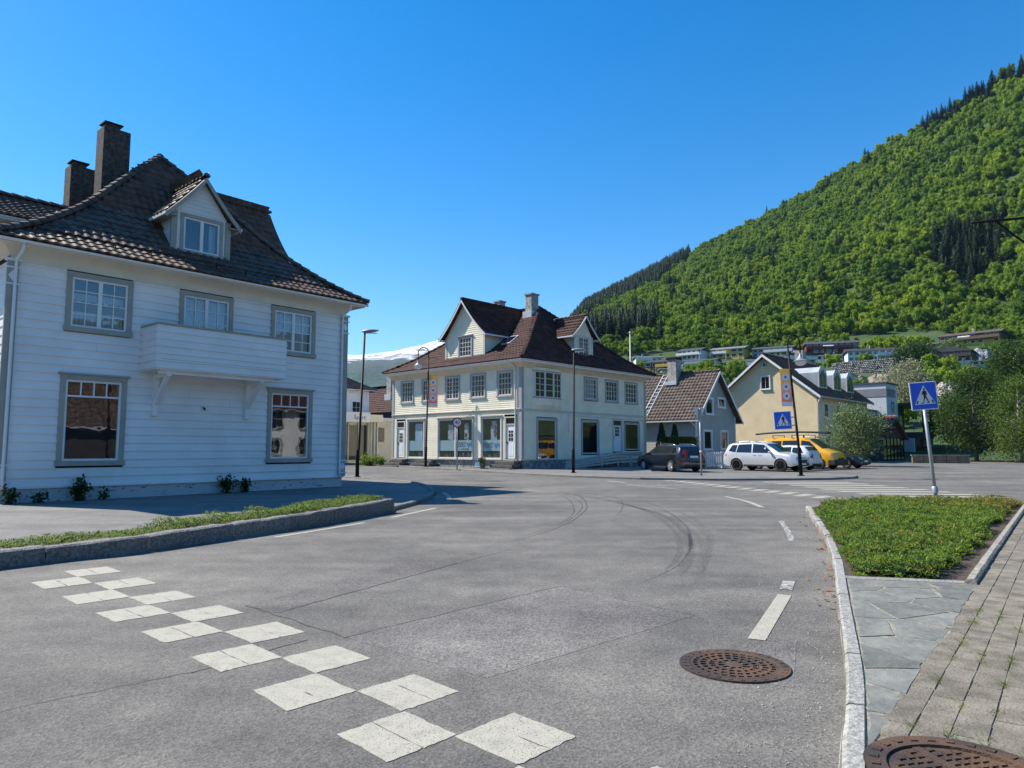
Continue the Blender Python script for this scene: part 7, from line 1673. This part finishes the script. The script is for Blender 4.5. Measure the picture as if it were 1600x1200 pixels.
def proto_spruce(seed):
    rs = np.random.default_rng(seed); V_, F_ = [], []
    for k in range(15):
        z = .08 + .9 * k / 15; r_ = .19 * (1 - k / 15) + .015; nb = 9
        for j in range(nb):
            a = 6.283 * j / nb + rs.uniform(-.3, .3); rr = r_ * rs.uniform(.7, 1.2); b = len(V_); w_ = .05 + .02 * (1 - k / 15)
            V_ += [(0, 0, z + .05), (rr * .6 * math.cos(a - w_ * 5), rr * .6 * math.sin(a - w_ * 5), z - .005), (rr * math.cos(a), rr * math.sin(a), z - .045), (rr * .6 * math.cos(a + w_ * 5), rr * .6 * math.sin(a + w_ * 5), z - .005)]; F_.append((b, b + 1, b + 2, b + 3))
    b = len(V_); V_ += [(.012 * math.cos(a), .012 * math.sin(a), 0) for a in (0, 2.1, 4.2)] + [(0, 0, 1)]; F_ += [(b, b + 1, b + 3), (b + 1, b + 2, b + 3), (b + 2, b, b + 3)]
    me = bpy.data.meshes.new('spruce'); me.from_pydata(V_, [], F_); return me
def hillleaf(name, c0, c1, c2, tr):
    m = leafmat(name, c0, c1, tr, .35); n = m.node_tree.nodes; l = m.node_tree.links; p = n['Principled BSDF']; src = p.inputs['Base Color'].links[0].from_socket
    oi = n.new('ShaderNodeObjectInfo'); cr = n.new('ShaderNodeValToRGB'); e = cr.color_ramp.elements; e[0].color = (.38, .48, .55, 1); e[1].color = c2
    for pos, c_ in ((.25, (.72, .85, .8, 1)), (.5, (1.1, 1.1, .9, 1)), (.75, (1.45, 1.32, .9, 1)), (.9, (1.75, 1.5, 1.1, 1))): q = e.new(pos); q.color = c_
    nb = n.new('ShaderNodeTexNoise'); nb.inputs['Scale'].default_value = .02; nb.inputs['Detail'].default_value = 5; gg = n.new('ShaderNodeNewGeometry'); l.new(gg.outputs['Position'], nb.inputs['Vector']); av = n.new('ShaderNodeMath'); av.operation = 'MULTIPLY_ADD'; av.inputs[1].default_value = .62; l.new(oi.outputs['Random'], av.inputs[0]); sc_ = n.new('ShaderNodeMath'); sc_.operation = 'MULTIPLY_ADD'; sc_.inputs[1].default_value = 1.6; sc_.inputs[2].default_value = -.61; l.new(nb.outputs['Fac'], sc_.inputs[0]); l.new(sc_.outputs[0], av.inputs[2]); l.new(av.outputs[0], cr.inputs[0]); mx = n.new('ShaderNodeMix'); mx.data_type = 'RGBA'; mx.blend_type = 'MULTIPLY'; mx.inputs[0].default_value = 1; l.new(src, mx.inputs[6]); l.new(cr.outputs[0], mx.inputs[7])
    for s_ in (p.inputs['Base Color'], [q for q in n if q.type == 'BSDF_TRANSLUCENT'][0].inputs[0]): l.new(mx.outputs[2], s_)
    return m
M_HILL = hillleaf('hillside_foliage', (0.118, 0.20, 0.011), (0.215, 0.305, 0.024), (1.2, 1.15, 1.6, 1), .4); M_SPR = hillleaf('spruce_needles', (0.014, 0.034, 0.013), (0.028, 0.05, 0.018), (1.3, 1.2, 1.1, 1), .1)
def scatter(name, label, meshes, matl, pts):
    col = bpy.data.collections.new(name + '_kinds')
    for i, me in enumerate(meshes): me.materials.append(matl); o = bpy.data.objects.new('%s_kind%d' % (name, i), me); col.objects.link(o)
    P = np.array([p[:3] for p in pts], dtype=np.float32); me = bpy.data.meshes.new(name); me.vertices.add(len(P)); me.vertices.foreach_set('co', P.ravel())
    for nm, k in (('sxy', 3), ('sz', 4), ('rot', 5)): a = me.attributes.new(nm, 'FLOAT', 'POINT'); a.data.foreach_set('value', np.array([p[k] for p in pts], dtype=np.float32))
    a = me.attributes.new('kind', 'INT', 'POINT'); a.data.foreach_set('value', np.array([random.randrange(len(meshes)) for _ in pts], dtype=np.int32))
    ob = link(bpy.data.objects.new(name, me)); tag(ob, label, 'forest', kind='stuff'); me.materials.append(matl)
    g = bpy.data.node_groups.new(name, 'GeometryNodeTree'); g.interface.new_socket('Geometry', in_out='INPUT', socket_type='NodeSocketGeometry'); g.interface.new_socket('Geometry', in_out='OUTPUT', socket_type='NodeSocketGeometry')
    n = g.nodes; l = g.links; gi, go = n.new('NodeGroupInput'), n.new('NodeGroupOutput'); ci = n.new('GeometryNodeCollectionInfo'); ci.inputs[0].default_value = col; ci.inputs['Separate Children'].default_value = True; ci.inputs['Reset Children'].default_value = True
    ip = n.new('GeometryNodeInstanceOnPoints'); ip.inputs['Pick Instance'].default_value = True
    def at_(nm, ty='FLOAT'): q = n.new('GeometryNodeInputNamedAttribute'); q.data_type = ty; q.inputs[0].default_value = nm; return q.outputs[0]
    cs = n.new('ShaderNodeCombineXYZ'); a = at_('sxy'); l.new(a, cs.inputs[0]); l.new(a, cs.inputs[1]); l.new(at_('sz'), cs.inputs[2]); cr = n.new('ShaderNodeCombineXYZ'); l.new(at_('rot'), cr.inputs[2])
    l.new(gi.outputs[0], ip.inputs['Points']); l.new(ci.outputs[0], ip.inputs['Instance']); l.new(at_('kind', 'INT'), ip.inputs['Instance Index']); l.new(cr.outputs[0], ip.inputs['Rotation']); l.new(cs.outputs[0], ip.inputs['Scale']); l.new(ip.outputs[0], go.inputs[0])
    mo = ob.modifiers.new('scatter', 'NODES'); mo.node_group = g
dec, spr = [], []
def near_house(x, y, f=1.0):
    return any(math.hypot(x - a, y - b) < c_ * f for a, b, c_ in HH)
def in_front(x, y):
    """keep tall trees off the sight line just below a house"""
    return any(abs(x * b - y * a) / math.hypot(a, b) < c_ * .85 and 0 < math.hypot(a, b) - math.hypot(x, y) < 26 for a, b, c_ in HH)
st = 4.9
for i in range(-40, 150):
    for j in range(14, 212):
        x, y = (i + random.uniform(-.45, .45)) * st, (j + random.uniform(-.45, .45)) * st; r_ = math.hypot(x, y); az = math.degrees(math.atan2(x, y))
        if not (-7 < az < 46): continue
        rr = interp(RIDGE_R, az)
        if r_ < 118 or r_ > rr + 25: continue
        z = terrain(x, y); nn = mnoise.noise(Vector((x * .012, y * .012, 9)))
        if r_ < 322:
            if az < 3 or near_house(x, y): continue
            if in_front(x, y) or mnoise.noise(Vector((x * .03, y * .03, 3))) < .0:
                if random.random() < .10: s_ = random.uniform(.8, 1.3); dec.append((x, y, z - .4, s_ * 1.3, s_ * 1.2, random.uniform(0, 6.28)))
                continue
            s_ = random.uniform(2.6, 4.2); dec.append((x, y, z - .5, s_, s_ * 1.5, random.uniform(0, 6.28))); continue
        t_ = z / r_
        sp_ = (az < 14.5 and r_ > rr * (.52 + .037 * max(0, az - 4)) and nn > -.5) or (az < 12 and nn > .22) or (31.5 < az < 35.5 and .205 < t_ < .268 and nn > -.5) or (az > 31 and r_ > rr * .965 and random.random() < .75) or (random.random() < .012)
        if sp_: h_ = random.uniform(11, 17) * (.9 if az > 25 else 1); spr.append((x, y, z - .5, h_ * random.uniform(1.1, 1.7), h_, random.uniform(0, 6.28))); s_ = random.uniform(2, 3); dec.append((x + 2.5, y - 1, z - 1.0, s_, s_, random.uniform(0, 6.28)))
        else:
            s_ = random.choice((2.3, 2.8, 3.4, 4.1, 5.2)) * random.uniform(.85, 1.15) * (1.0 + .012 * max(0, az - 18)); dec.append((x, y, z - 1.0, s_, s_ * random.uniform(1.3, 1.8), random.uniform(0, 6.28)))
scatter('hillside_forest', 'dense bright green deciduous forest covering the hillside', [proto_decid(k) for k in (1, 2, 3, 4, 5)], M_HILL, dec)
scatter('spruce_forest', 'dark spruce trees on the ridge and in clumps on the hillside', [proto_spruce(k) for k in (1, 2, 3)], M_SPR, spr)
# ------------------------------------------------------------------ air: faint haze round the whole valley
hz_ = MB(); hz_.box(-9300, 9300, -9300, 9300, -10, 900)
hm_ = bpy.data.materials.new('valley_haze'); hm_.use_nodes = True; n = hm_.node_tree.nodes; n.remove(n['Principled BSDF']); pv_ = n.new('ShaderNodeVolumePrincipled'); pv_.inputs['Color'].default_value = (.38, .62, 1.0, 1); pv_.inputs['Density'].default_value = 0.000055; hm_.node_tree.links.new(pv_.outputs[0], n['Material Output'].inputs['Volume'])
tag(hz_.build('haze', hm_), 'faint blue haze filling the valley', 'haze', kind='stuff')
